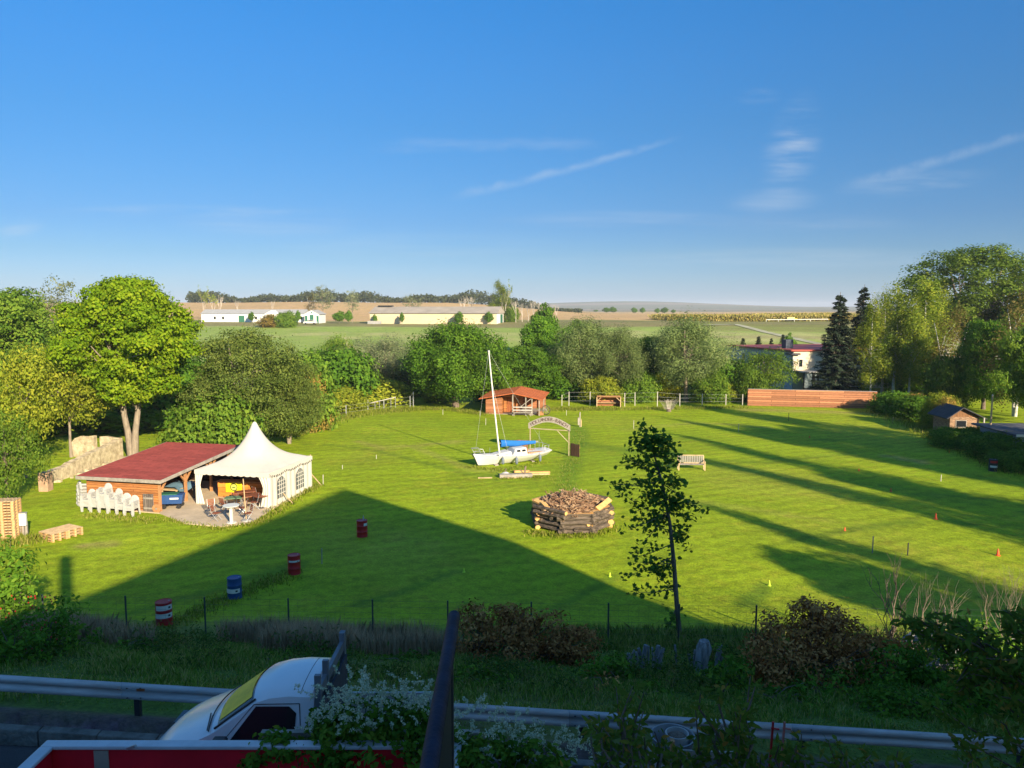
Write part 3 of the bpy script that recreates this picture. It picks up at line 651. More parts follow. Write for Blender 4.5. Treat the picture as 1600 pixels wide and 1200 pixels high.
T('bush_y', 533, 88, 607, 70, 'yellow green bush at the end of the garden hedge')
T('bush_a', 545, 108, 558, 90, 'mid green bush behind the garden hedge below the far field')
T('bush_y', 556, 118, 562, 70, 'pale yellow green bush at the upper end of the gardens')
T('fruit', 530, 128, 522, 64, 'small thin fruit tree standing at the edge of the far pale field')
T('dead_l', 548, 126, 525, 34, 'half bare fruit tree next to the small thin fruit tree')
T('willow', 604, 103, 522, 112, 'grey green round willow left of the big walnut tree')
T('bush_dark', 640, 104, 560, 70, 'dark shaded bush squeezed between grey willow and walnut tree')
T('walnut', 712, 92, 500, 150, 'big dark green walnut tree left of the orange roofed hut', rz=1.0)
T('broad_b', 826, 99, 536, 96, 'round dark green tree directly behind the orange roofed hut')
T('bush_a', 770, 97, 580, 60, 'small shrub behind the left end of the hut')
T('broad_b', 850, 112, 488, 76, 'tall dark green tree right behind the round tree')
T('willow_g', 915, 100, 494, 108, 'soft green willow with forked stem behind the open shelter')
T('willow_g', 972, 98, 508, 74, 'slender willow with a leaning pale trunk right of the shelter', rz=2.2)
T('broad_b', 1012, 105, 520, 66, 'narrow green tree between the two willows')
T('willow_g', 1072, 98, 490, 126, 'broad soft green willow left of the pale house', rz=4.1)
T('bush_bright', 1030, 100, 585, 46, 'bright yellow leaved shrub under the willows')
T('bush_bright', 1048, 99, 596, 34, 'smaller bright yellow shrub just right of the bigger yellow shrub')
T('bush_dark', 880, 103, 578, 90, 'dark undergrowth bush between hut and shelter')
T('bush_dark', 960, 106, 575, 110, 'dark undergrowth bush behind the small open shelter')
T('bush_a', 1110, 97, 584, 60, 'grey green bush at the foot of the broad willow')
T('bush_dark', 1140, 104, 560, 70, 'dark bush at the corner between willow and timber fence')
T('bush_a', 905, 150, 505, 46, 'small bush on the far side of the willows on the green field edge')
T('round', 848, 160, 480, 34, 'single round dark tree beyond the willows before the brown field')
T('fruit', 1196, 101, 543, 92, 'spreading yellow green fruit tree in front of the shaded house wall', rz=.3)
T('bush_a', 1172, 97, 575, 40, 'leafy bush above the left end of the timber fence')
T('bush_y', 940, 96, 592, 60, 'yellow green bush between the two willow stems')
T('bush_a', 1000, 97, 585, 56, 'fresh green bush under the second willow')
T('bush_a', 800, 95.5, 592, 44, 'fresh green bush behind the hut ridge')
T('bush_y', 1128, 98, 600, 44, 'yellow green bush by the last pale fence post')
T('bush_a', 680, 97, 596, 44, 'fresh green bush left of the walnut trunk')
# ---- trees right
T('spruce', 1306, 98, 456, 74, 'dark pointed spruce in front of the cream house')
T('spruce', 1344, 118, 444, 60, 'taller thin topped spruce half hidden by the first birch')
T('birch', 1358, 97, 462, 62, 'weeping birch just right of the dark spruce')
T('birch', 1396, 101, 444, 74, 'second weeping birch, between the first birch and the tallest birch')
T('birch', 1440, 103, 432, 92, 'tallest weeping birch with white trunk beneath the big poplar')
T('birch_y', 1480, 99, 478, 84, 'thin yellowing birch with several white stems')
T('poplar', 1516, 128, 372, 196, 'huge light green poplar towering over the right side trees')
T('broad_b', 1536, 90, 492, 90, 'dark green bushy tree behind the brick hut')
T('birch_y', 1585, 84, 446, 110, 'yellow green birch cut by the right edge of the picture')
T('broad_a', 1616, 78, 500, 110, 'dense green tree at the right edge behind the flat roofed shed')
T('birch', 1378, 106, 452, 60, 'weeping birch set back between the two front birches')
T('birch', 1420, 99, 462, 60, 'shorter weeping birch in front of the tallest birch')
T('birch', 1462, 108, 448, 70, 'weeping birch behind the yellowing birch')
T('bush_dark', 1448, 104, 555, 90, 'dark shrub between the birch trunks')
T('broad_b', 1402, 108, 540, 80, 'dark understory tree behind the weeping birches')
T('broad_a', 1612, 118, 440, 130, 'distant dense tree on the right picture edge beside the poplar')
T('bush_a', 1478, 92, 560, 60, 'light green bush at the foot of the yellowing birch')
# hedge along the right side
T('bush_dark', 1402, 86, 612, 62, 'dark hedge bush at the right end of the timber fence')
T('bush_dark', 1432, 82, 618, 60, 'dark hedge bush, second from the timber fence')
T('bush_autumn', 1424, 84, 616, 40, 'orange brown hedge shrub in front of the sheds')
T('bush_y', 1466, 76, 618, 52, 'yellowing hedge shrub left of the brick hut')
T('bush_autumn', 1478, 74, 622, 34, 'rust coloured shrub touching the brick hut')
T('bush_dark', 1490, 66, 668, 66, 'low dark hedge bush below the brick hut')
T('bush_dark', 1530, 65, 668, 74, 'low dark hedge bush left of the tall pole')
T('bush_dark', 1566, 60.5, 676, 84, 'low dark hedge bush below the concrete shed')
T('bush_dark', 1605, 56, 704, 80, 'low dark hedge bush at the right picture edge')
# trees standing right of the view: they throw the long streaks of shade on the meadow
for i, (k, x, y, h, w, l) in enumerate((('poplar', 49, 33, 20, 8.5, 'poplar outside the picture behind the right boundary'), ('birch', 44, 57, 19.5, 6, 'tall birch outside the picture on the right boundary, farthest one'), ('broad_a', 45, 47, 13.5, 5.5, 'round tree outside the picture on the right boundary'), ('birch', 43, 38, 19, 4.6, 'tall birch outside the picture, middle of the right boundary'),
        ('birch', 42, 26, 19.5, 5, 'tall birch outside the picture near the road'), ('birch', 30, 14.6, 11.5, 4, 'small tree outside the picture beside the road'), ('birch', 41, 15, 20.5, 4.2, 'slim birch outside the picture beside the road'), ('broad_a', 43, 20.5, 15, 5, 'round tree outside the picture close to the road'), ('broad_a', 25.5, 15.2, 7.5, 5, 'low round tree outside the picture nearest the house'))):
    T(k, 0, 0, h, w, l, xy=(x, y), group='trees on the boundary right of the picture')
# ---- far trees
for px, Y, top, w, l, k in ((318, 300, 448, 22, 'thin bare tree left of the white farm buildings, tallest of that clump', 'dead_l'), (332, 310, 450, 24, 'thin bare tree over the left end of the white farm building', 'dead_l'), (345, 320, 455, 20, 'pale bare tree above the roof of the white farm building', 'dead'),
        (372, 330, 462, 18, 'small pale bare tree right of the bare clump', 'dead'), (425, 300, 462, 14, 'lone thin bare tree behind the middle of the farm building', 'dead'), (505, 275, 443, 44, 'light leaved tall tree between farm buildings and barn', 'sparse'), (487, 280, 456, 22, 'yellowish smaller tree left of the tall light tree', 'birch_y'),
        (551, 275, 450, 30, 'thin tree with a tufted top left of the long barn', 'sparse'), (644, 290, 458, 34, 'feathery green tree behind the barn roof', 'sparse'), (780, 285, 438, 40, 'tall green poplar at the right gable of the barn', 'birch'), (790, 282, 440, 26, 'half bare poplar leaning on the tall green poplar', 'dead_l'),
        (738, 300, 455, 30, 'reddish bare tree behind the right half of the barn', 'dead'), (724, 300, 458, 24, 'second reddish bare tree behind the barn', 'dead')):
    T(k, px, Y, top, w, l)
for i, px in enumerate((806, 816, 825, 834, 845, 856, 869)):
    T('dead', px, 262+6*i, 462+(i % 3)*4+(8 if i == 6 else 0), 20, ['leftmost', 'second', 'third', 'fourth', 'fifth', 'sixth', 'rightmost'][i]+' bleached dead tree of the row right of the barn', group='dead trees in a row beside the barn')
for px, Y, top, w, l in ((530, 262, 487, 16, 'small green roadside bush left of the barn'), (545, 262, 486, 10, 'narrow dark bush left of the barn'), (628, 255, 489, 6, 'tiny dark tree before the left part of the barn wall'), (717, 252, 488, 12, 'round dark tree before the middle of the barn wall'), (764, 252, 488, 11, 'round dark tree before the right end of the barn wall'),
        (466, 258, 486, 7, 'narrow dark tree between the two white gables'), (393, 258, 488, 8, 'small dark tree before the long white wall'), (586, 258, 492, 6, 'thin dark tree at the left end of the barn wall')):
    T('round', px, Y, top, w, l)
T('bush_autumn', 420, 235, 492, 34, 'brownish shrub before the first white gable'); T('bush_a', 448, 236, 488, 32, 'green shrub between the white gables')
T('bush_a', 800, 268, 480, 22, 'dark bush at the foot of the tall poplar by the barn')
for i, (px, Y, top, w) in enumerate(((931, 900, 484, 6), (948, 700, 481, 11), (958, 700, 480, 9), (991, 720, 481, 8), (1004, 720, 481, 7), (1027, 730, 482, 7), (1038, 730, 481, 10), (1052, 740, 484, 6), (1072, 900, 487, 5))):
    T('round', px, Y, top, w, ['first', 'second', 'third', 'fourth', 'fifth', 'sixth', 'seventh', 'eighth', 'ninth'][i]+' from the left of the tiny dark trees on the far brown field', group='tiny trees on the far field')
for i, (px, top, w) in enumerate(((1160, 527, 24), (1184, 524, 24), (1204, 527, 18), (1222, 521, 24), (1234, 524, 16))):
    T('spruce' if i != 4 else 'round', px, 140, top, w, ['bluish small conifer above the red roof, leftmost of the row', 'bluish small conifer above the red roof, second of the row', 'short conifer above the dark chimney block', 'tallest bluish conifer of the row behind the grey house', 'dark round tree ending the conifer row'][i], group='row of conifers behind the grey house')
def far_wood():
    r = np.random.RandomState(8); Cs = []
    for i in range(620):
        px = r.uniform(300, 905); Y = r.uniform(600, 700); x = (px-800)/1200*Y; edge = 1 if px < 800 else max(0, (915-px)/115)
        h = (7.0+2.5*math.sin(px/37)+1.6*math.sin(px/13+1)+r.uniform(-1.2, 1.2))*(.35+.65*edge); z = g1(x, Y); w = r.uniform(2.2, 4.2); n = 46
        d = r.randn(n, 3); d /= np.linalg.norm(d, axis=1, keepdims=True); d *= r.rand(n, 1)**.35
        Cs.append(np.array([x, Y, z+h*.5])+d*np.array([w, w, h*.52]))
    C = np.concatenate(Cs); o = leaf_mesh('far_wood', C, r.randn(len(C), 3)+np.array([0, -.3, .8]), .75, r.rand(len(C)), L_far, None, .8)
    tag(o, 'distant dark wood along the top of the brown hill', 'wood', kind='stuff')
far_wood()
def maize():
    r = np.random.RandomState(9); n = 26000; x = r.uniform(58, 140, n); y = r.uniform(288, 331, n); y[:9000] = r.uniform(288, 292, 9000); z = gz(x, y)+r.rand(n)*2.0+.2
    o = leaf_mesh('maize_crop', np.stack([x, y, z], -1), r.randn(n, 3)+np.array([0, -.8, .2]), .45, r.rand(n), leafmat('maize_leaves', (.15, .16, .03), (.28, .25, .055), (.48, .36, .13), .2), None, .4, 'quad', np.tile([0, 0, 1.], (n, 1)))
    tag(o, 'tall maize standing along the far field edge on the right', 'maize', kind='stuff')
maize()
# ------------------------------------------------------------------ shed, tent and patio on the left
YAW = R_(-12); rnd = random.Random(2)
SO = Vector((-20.7, 44.25, 0))
def sl2w(x, y, z=0): return Vector((SO.x+x*math.cos(YAW)-y*math.sin(YAW), SO.y+x*math.sin(YAW)+y*math.cos(YAW), z))
pt = MB(); pp = [sl2w(-5, -.1), sl2w(.2, -.35), at(290, 819), at(345, 824), at(392, 818), sl2w(6.2, 1.7), sl2w(6.1, 7.6), sl2w(-5, 7.8)]
pt.prism([(p.x, p.y) for p in pp], -.15, .05, 'z')
tag(pt.build('patio_slab', M_concrete), kind='structure')
shed = thing('garden_shed', 'low open sided timber shed with a red felt roof beside the white tent', 'shed', SO, YAW)
def rz_(y): return 2.02+.07*y
MB().box(-4.95, -.08, .0, .08, .05, 1.97).build('front_wall', M_orangeWood, shed)
MB().box(-5.0, -4.92, .085, 7.7, .05, 2.0).build('side_wall', M_orangeWood, shed)
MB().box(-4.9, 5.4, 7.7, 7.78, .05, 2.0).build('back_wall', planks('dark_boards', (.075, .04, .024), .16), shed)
rf = MB(); rf.add([(-5.35, -.35, rz_(-.35)), (.35, -.35, rz_(-.35)), (.35, 8.1, rz_(8.1)), (-5.35, 8.1, rz_(8.1)), (-5.35, -.35, rz_(-.35)-.02), (.35, -.35, rz_(-.35)-.02), (.35, 8.1, rz_(8.1)-.02), (-5.35, 8.1, rz_(8.1)-.02)],
       [(0, 1, 2, 3), (7, 6, 5, 4), (0, 4, 5, 1), (1, 5, 6, 2), (2, 6, 7, 3), (3, 7, 4, 0)]); rf.build('roof', M_roofRed, shed)
fb = MB(); fb.bar((-5.36, -.37, rz_(-.35)-.1), (.37, -.37, rz_(-.35)-.1), .035, .2); fb.bar((.37, -.35, rz_(-.35)-.1), (.37, 8.1, rz_(8.1)-.1), .035, .2); fb.bar((-5.37, -.35, rz_(-.35)-.1), (-5.37, 8.1, rz_(8.1)-.1), .035, .2)
fb.build('fascia', M_wood, shed)
for y in (0, 2.45, 5.1, 7.5):
    mb = MB(); mb.box(-.07, .07, y-.07+.02*(y == 0), y+.07, .05, rz_(y)-.22); mb.build('post', M_beam, shed)
    for s in ((1,) if y == 0 else (-1,) if y > 7 else (1, -1)):
        b = MB(); b.bar((0, y+s*.06, rz_(y)-.85), (0, y+s*.62, rz_(y)-.27), .09, .09); b.build('brace', M_beam, shed)
MB().bar((0, -.3, rz_(-.3)-.13), (0, 8, rz_(8)-.13), .12, .18).build('beam', M_beam, shed)
for x in (-4.2, -3.2, -2.2, -1.2):
    mb = MB(); mb.bar((x, .1, rz_(.1)-.1), (x, 7.65, rz_(7.65)-.1), .07, .12); mb.build('rafter', M_beam, shed)
# grey shutter leaning on the corner and the round reel end
t_ = thing('door_panel', 'grey weathered door panel leaning on the shed wall beside the white chairs', 'panel', sl2w(-.62, -.2), YAW)
MB().box(-.33, .33, -.03, .03, .03, 1.1).build('boards', planks('grey_boards', (.17, .14, .12), .13, 2, 'v'), t_)
mb = MB(); mb.bar((-.3, -.045, .25), (.3, -.045, .25), .1, .03, up=(0, 1, 0)); mb.bar((-.3, -.045, .85), (.3, -.045, .85), .1, .03, up=(0, 1, 0)); mb.build('batten', M_wood, t_)
t_ = thing('reel_end', 'round orange brown wooden disc standing at the shed corner post', 'disc', sl2w(-.02, -.28), YAW)
mb = MB(); mb.prism([(.27*math.cos(a*math.pi/10), .28+.27*math.sin(a*math.pi/10)) for a in range(20)], -.05, .03); mb.build('disc', M_beam, t_)
mb = MB(); mb.prism([(.06*math.cos(a*math.pi/5), .28+.06*math.sin(a*math.pi/5)) for a in range(10)], -.07, -.051); mb.build('hub', M_wood, t_)

# white plastic chairs, stacked
def chair_mesh():
    mb = MB(); w = .25
    mb.grid(lambda u, v: (-w+.5*u, -.24+.46*v, .42-.03*math.sin(v*3.14)+.015*(u-.5)**2), 4, 4)
    def back(u, v):
        x = -w+2*w*u; top = .92-.16*abs(2*u-1)**2.6
        return (x*(1-.1*v), .22+.12*v-.05*(1-(2*u-1)**2)*0, .42+(top-.42)*v)
    for i in range(5):
        mb.grid(lambda u, v, i=i: back((i+.08+.84*u)/5, v*.8), 1, 3)
    mb.grid(lambda u, v: back(u, .78+.22*v), 8, 2)
    for sx_ in (-1, 1):
        mb.bar((sx_*(w+.0), -.27, 0), (sx_*(w-.01), -.22, .64), .10, .05); mb.box(-w, w, -.25, -.235, .30, .42) if sx_ < 0 else None; mb.bar((sx_*(w+.02), .27, 0), (sx_*w, .23, .66), .05, .05)
        mb.bar((sx_*(w+.01), -.25, .645), (sx_*(w+.01), .27, .665), .06, .03); mb.bar((sx_*w, -.22, .415), (sx_*w, .22, .415), .03, .05)
    return mb
spots = [(-4.3, -.6, 5, 'leftmost'), (-3.68, -.62, 7, 'second'), (-3.06, -.66, 11, 'third and tallest'), (-2.42, -.66, 7, 'fourth'), (-1.80, -.78, 4, 'fifth'), (-1.2, -.9, 3, 'sixth and shortest')]
ch0 = None
for (x, y, n, w) in spots:
    lab = 'white plastic garden chair in the %s stack along the shed wall' % w
    for k in range(n):
        loc = sl2w(x, y-.015*k, .0+.075*k+.0); rz = YAW+rnd.uniform(-.06, .06)
        if ch0 is None:
            ch0 = chair_mesh().build('plastic_chair', M_plastic, None, solid=.012); tag(ch0, lab, 'chair', 'stacked white garden chairs'); ch0.location = loc; ch0.rotation_euler = (0, 0, rz); ch0.scale = (1.12, 1.05, 1.03)
        else: dup(ch0, None, lab, loc, rz)
for k in range(5):
    c = dup(ch0, None, 'white plastic garden chair tipped in the pile at the left shed corner', sl2w(-5.35, .3, .05+.2*k), YAW+1.2+.15*k); c.rotation_euler = (R_(-70+6*k), R_(8), YAW+1.0)

# tent
TO = sl2w(1.0, 1.95, .05)
tent = thing('pagoda_tent', 'white pagoda party tent with peaked roof and scalloped edge beside the red roofed shed', 'tent', TO, YAW)
TW, TD, TE, TP = 5.0, 5.5, 2.1, 4.75
def troof(u, v):
    x = (u-.5)*2; y = (v-.5)*2; sq = max(abs(x), abs(y)); ci = math.hypot(x, y); d = sq if sq > .75 else sq*(sq/.75)+ci*.98*(1-sq/.75)
    d = min(1, max(0, d)); k = max(0, 1-max(0, d-.035)/.965)
    h = TE+(TP-TE)*(.28*k+.72*k**2.7)-.05*(1-max(0, min(abs(x), abs(y)))**2)*(d > .9)
    return (u*TW, v*TD, h)
tr = MB(); tr.grid(troof, 48, 48); tr.build('roof', M_canvas, tent, smooth=80, solid=.008)
vl = MB(); per = [(0, 0, 1, 0, TW), (TW, 0, 0, 1, TD), (TW, TD, -1, 0, TW), (0, TD, 0, -1, TD)]
for (px0, py0, dx, dy, LL) in per:
    nn = 96
    def vf(u, v, px0=px0, py0=py0, dx=dx, dy=dy, LL=LL):
        s = u*LL; drop = .24+.05*abs(math.sin(u*math.pi*12)); o = .012
        return (px0+dx*s+dy*o, py0+dy*s-dx*o, TE-.05*(1-(2*u-1)**2)*0-drop*v+.02)
    vl.grid(vf, nn, 1)
vl.build('valance', M_canvas, tent, solid=.004, fix=False)
for (x, y) in ((.06, .06), (TW-.06, .06), (TW-.06, TD-.06), (.06, TD-.06)):
    MB().tube([(x, y, 0), (x, y, TE-.05)], .035, 8).build('pole', M_white, tent, smooth=50)
def curtain(x0, x1, s):
    def f(u, v):
        w = (x1-x0)*(.55+.45*abs(v-.55)/.55 if v < .55 else .55+.45*((v-.55)/.45)**1.5); x = x0+w*u if s > 0 else x1-w*u
        return (x, .02+.035*math.sin(u*22), .02+(TE-.15)*v)
    mb = MB(); mb.grid(f, 24, 10); return mb
curtain(.02, .62, 1).build('curtain', M_canvas, tent, smooth=80); curtain(TW-.8, TW-.02, -1).build('curtain', M_canvas, tent, smooth=80)
sw = MB(); sw.grid(lambda u, v: (TW-.03+.025*math.sin(u*60), .05+(TD-.1)*u, .0+(TE-.1)*v), 90, 3); sw.build('side_wall', M_canvas, tent, smooth=80)
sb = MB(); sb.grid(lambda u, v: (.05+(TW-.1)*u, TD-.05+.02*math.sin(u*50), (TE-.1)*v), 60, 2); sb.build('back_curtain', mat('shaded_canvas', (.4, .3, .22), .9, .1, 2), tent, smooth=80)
for yc in (1.35, 3.75):
    arch = [(yc-.5, .35), (yc+.5, .35), (yc+.5, 1.15)]+[(yc+.5*math.cos(a*math.pi/10), 1.15+.5*math.sin(a*math.pi/10)) for a in range(1, 10)]+[(yc-.5, 1.15)]
    w_ = MB().prism(arch, TW-.0, TW+.012, 'x').build('window', mat('tent_window', (.10, .11, .12), .25, .2, 2), tent)
    mm = MB()
    for k in (-.25, 0, .25): mm.box(TW+.014, TW+.022, yc+k-.022, yc+k+.022, .36, 1.6 if k == 0 else 1.54)
    for z in (.62, .9, 1.15, 1.38): mm.box(TW+.0145, TW+.0225, yc-.47 if z < 1.2 else yc-.4, yc+.47 if z < 1.2 else yc+.4, z-.022, z+.022)
    mm.build('muntin', M_canvas, w_)
lt = MB()
for k in range(26):
    u = k/25; lt.tube([(TW+.03, .1+5.2*u, 1.98-.12*abs(math.sin(u*9))), (TW+.05, .1+5.2*u+.02, 1.86-.12*abs(math.sin(u*9)))], .02, 5)
lt.build('fairy_lights', M_dark, tent)
# counter with banner
CT = at(341, 777); CT.z = .05
ct = thing('bar_counter', 'orange timber bar counter at the back of the tent', 'counter', CT, YAW+.12)
MB().box(0, 3.4, 0, .5, 0, .95).build('front', planks('counter_boards', (.62, .22, .04), .3, 4), ct); MB().box(-.06, 3.46, -.08, .58, .95, 1.0).build('top', M_beam, ct)
bn = thing('banner', 'bright yellow banner with a dark round emblem hung on the orange bar counter', 'banner', CT+Vector((.55, -.10, 0)), YAW+.12)
MB().box(0, 1.05, -.02, -.008, .32, .93).build('cloth', M_yellow, bn)
em = MB(); n = 28
for k in range(n):
    a, b = 2*math.pi*k/n, 2*math.pi*(k+1)/n; q = lambda t, r: (.525+r*math.cos(t), -.024, .64+r*math.sin(t))
    em.add([q(a, .25), q(b, .25), q(b, .19), q(a, .19)], [(0, 1, 2, 3)])
em.box(.42, .63, -.025, -.023, .60, .66); em.build('emblem', mat('emblem_ink', (.06, .09, .02), .8, .2, 3), bn)
em = MB(); em.add([(.525+.185*math.cos(k*.2244), -.0225, .64+.185*math.sin(k*.2244)) for k in range(28)], [tuple(range(28))]); em.build('emblem_disc', mat('emblem_grey', (.5, .5, .1), .8, .1, 3), bn)
# furniture
M_slat = mat('brown_slats', (.22, .075, .04), .6, .2, 4)
fc0 = None
def folding_chair():
    o = thing('folding_chair', '', 'chair')
    mb = MB()
    for k in range(6): mb.box(-.21, .21, -.2+.07*k, -.145+.07*k, .44, .46)
    mb.build('seat', M_slat, o); mb = MB()
    for k in range(4): mb.bar((-.21, .2+.02*k, .58+.085*k), (.21, .2+.02*k, .58+.085*k), .015, .06)
    mb.build('backrest', M_slat, o); mb = MB()
    for s in (-.2, .2): mb.tube([(s, -.24, 0), (s, .17, .5), (s, .26, .9)], .014, 6); mb.tube([(s*.9, .28, 0), (s*.9, -.2, .45)], .014, 6)
    mb.bar((-.2, -.2, .04), (.2, -.2, .04), .015); mb.build('frame', M_steel, o); return o
cs = [((331, 806), .5, 'brown slatted folding chair nearest the concrete edge, left of the white table'), ((338, 815), 1.4, 'brown slatted folding chair in front of the white table'), ((352, 801), 2.6, 'brown slatted folding chair behind the white table'), ((380, 806), -1.4, 'brown slatted folding chair right of the white table'),
      ((388, 815), -.8, 'brown slatted folding chair beside the parasol pole foot'), ((371, 792), 3, 'brown slatted folding chair by the green table'), ((398, 797), -1.2, 'brown slatted folding chair between the brown tables'), ((420, 787), -1.6, 'brown slatted folding chair at the right tent curtain'), ((403, 783), 2.4, 'orange lit slatted folding chair behind the middle brown table')]
for q, r, l in cs:
    p = at(*q); p.z = .05
    if fc0 is None: fc0 = folding_chair(); fc0['label'] = l; fc0.location = p; fc0.rotation_euler = (0, 0, r); fc0['group'] = 'folding chairs on the patio'
    else: dup(fc0, None, l, p, r)
def round_table(q, rad, h, top, leg, label):
    p = at(*q); p.z = .05; o = thing('round_table', label, 'table', p)
    MB().lathe([(rad, h-.03), (rad, h)], 24).build('tabletop', top, o); mb = MB(); mb.box(-.07, .07, -.07, .07, .03, h-.03); mb.build('pedestal', leg, o)
    MB().lathe([(rad*.6, 0), (rad*.6, .03)], 20).build('base', leg, o); return o
round_table((362, 818), .45, 1.0, mat('table_white', (.62, .64, .6), .5, .06, 3), M_white, 'tall round white bistro table with a square white pedestal')
round_table((409, 794), .5, .76, M_slat, M_dark, 'round brown table on a dark foot inside the tent opening')
def long_table(q, w, d, m, rz, label):
    p = at(*q); p.z = .05; o = thing('patio_table', label, 'table', p, rz); MB().box(-w/2, w/2, -d/2, d/2, .7, .74).build('tabletop', m, o)
    for x in (-w/2+.1, w/2-.1):
        mb = MB(); mb.bar((x, -d/2+.05, 0), (x, d/2-.08, .7), .03); mb.bar((x+.005, d/2-.05, 0), (x+.005, -d/2+.08, .7), .03); mb.build('leg', M_steel, o)
long_table((366, 797), 1.0, .7, mat('table_green', (.12, .2, .11), .6, .1, 3), .2, 'green topped table behind the tall white table')
long_table((393, 793), 1.3, .7, M_slat, .7, 'brown slatted table behind the parasol pole')
long_table((383, 787), 1.2, .7, M_slat, .4, 'brown slatted table in front of the bar counter')
pp_ = at(385, 815); pl = thing('parasol_pole', 'slim bare pale parasol pole standing at the patio edge', 'pole', (pp_.x, pp_.y, .05)); MB().tube([(0, 0, 0), (-.1, 0, 2.4)], .028, 8).build('pole', M_paleWood, pl, smooth=50); MB().lathe([(.28, 0), (.28, .06), (.05, .1)], 16).build('base', M_conc2, pl)
def blue_cart():
    p = sl2w(.25, .85, .05); o = thing('wheeled_cart', 'dark blue wheeled cart with a green lid parked under the shed roof edge', 'cart', p, YAW+.35)
    mb = MB(); mb.prism([(-.55, .3), (.55, .3), (.65, .85), (-.65, .85)], -.3, .3); mb.build('body', M_blue, o, bevel=.02); MB().box(-.68, .3, -.32, .32, .852, .9).build('lid', M_green, o)
    MB().box(-.1, .4, -.315, -.325, .58, .68).build('marking', M_white, o)
    for x in (-.42, .42):
        for y in (-.36, .28): MB().prism([(x+.13*math.cos(a*.5236), .15+.13*math.sin(a*.5236)) for a in range(12)], y, y+.08).build('wheel', M_black, o)
blue_cart()
o = thing('workbench', 'cluttered pale timber workbench deep in the open shed', 'bench', sl2w(-.9, 3.2, .05), YAW)
MB().box(-.6, .6, -1.2, 1.2, .72, .78).build('top', M_paleWood, o)
for x in (-.5, .5):
    for y in (-1.1, 1.1): MB().box(x-.04, x+.04, y-.04, y+.04, 0, .72).build('leg', M_paleWood, o)
o = thing('tarpaulin', 'grey blue tarpaulin lying over the workbench in the shed', 'tarpaulin', sl2w(-.8, 2.9, .85), YAW)
MB().grid(lambda u, v: (-.6+1.3*u, -.9+1.7*v, .12*math.sin(5*u)*math.sin(4*v)+.14-.5*max(0, u-.75)*2), 12, 12).build('sheet', mat('tarp_blue', (.11, .2, .27), .6, .2, 4), o, smooth=80)
for i, (x, y, w, h, m, l) in enumerate(((-.3, 1.9, .5, .45, M_paleWood, 'pale wooden crate on the shed floor behind the blue cart'), (.1, 3.4, .35, .7, mat('bin_grey', (.06, .065, .07), .6, .1, 3), 'dark grey bin at the inner shed post'), (-1.5, 1.5, .7, .6, M_steel, 'grey metal box at the back of the shed'))):
    o = thing('storage_box', l, 'box', sl2w(x, y, .05), YAW); MB().box(-w/2, w/2, -w/2, w/2, 0, h).build('body', m, o, bevel=.015); MB().box(-w/2-.015, w/2+.015, -w/2-.015, w/2+.015, h+.001, h+.04).build('lid', m, o)
# tent brace posts
for (q, top, l) in (((487, 757), 711, 'tall wooden prop post with a slanted stay at the right back corner of the tent'), ((441, 785), 738, 'wooden prop post with two slanted stays beside the tent side wall')):
    p = at(*q); f = depth(p.y, 0); h = (q[1]-top)/1200*f*1.02; o = thing('tent_prop', l, 'prop', p); MB().bar((0, 0, -.1), (-.06, .1, h), .07).build('post', M_paleWood, o)
    MB().bar((0, 0, .35*h), (.75, -.3, 0), .05).build('stay', M_paleWood, o); MB().bar((0, 0, .3*h), (-.2, -.45, 0), .05).build('stay', M_paleWood, o)

# pallets
def pallet():
    o = thing('pallet', '', 'pallet'); mb = MB()
    for k in range(7): mb.box(-.6+.183*k, -.6+.183*k+.11, -.4, .4, .122, .144)
    for y in (-.4, -.05, .3): mb.box(-.6, .61, y, y+.1, .1, .121)
    mb.build('deck', M_paleWood, o); mb = MB()
    for y in (-.4, -.05, .3):
        for x in (-.6, -.06, .47): mb.box(x, x+.14, y, y+.1, .022, .099)
        mb.box(-.6, .61, y, y+.1, 0, .0215)
    mb.build('base', mat('pallet_wood', (.52, .3, .13), .85, .25, 5), o); return o
p0 = None
pa = at(97, 843)
for (loc, rz, l) in [((pa.x-.5, pa.y+.1, .144*k), -.5, 'pale pallet in the low stack lying on the lawn left of the shed') for k in range(3)]+[((pa.x-.11, pa.y+.815, .144*k), -.5, 'pale pallet in the low stack lying on the lawn left of the shed') for k in range(3)]+[((at(5, 848).x, at(5, 848).y+.3, .145*k), .12+rnd.uniform(-.03, .03), 'orange pallet in the tall pallet tower at the left picture edge') for k in range(15)]:
    if p0 is None: p0 = pallet(); p0['label'] = l; p0.location = loc; p0.rotation_euler = (0, 0, rz); p0['group'] = 'pallets on the lawn'
    else: dup(p0, None, l, loc, rz)
cb_ = at(36, 842); o = thing('meter_cabinet', 'white meter cabinet on weathered wooden posts right of the pallet tower', 'cabinet', cb_, .15)
for x in (-.28, -.1, .05, .2): MB().box(x-.05, x+.05, -.05, .05, -.1, 1.35 if x < -.2 else .9).build('post', M_wood if x > -.2 else M_beam, o)
MB().box(-.2, .28, -.22, -.052, .75, 1.4).build('cabinet', mat('cabinet_grey', (.6, .62, .6), .5, .05, 3), o, bevel=.01); MB().box(-.22, .30, -.24, -.03, 1.402, 1.44).build('lid', M_steel, o)
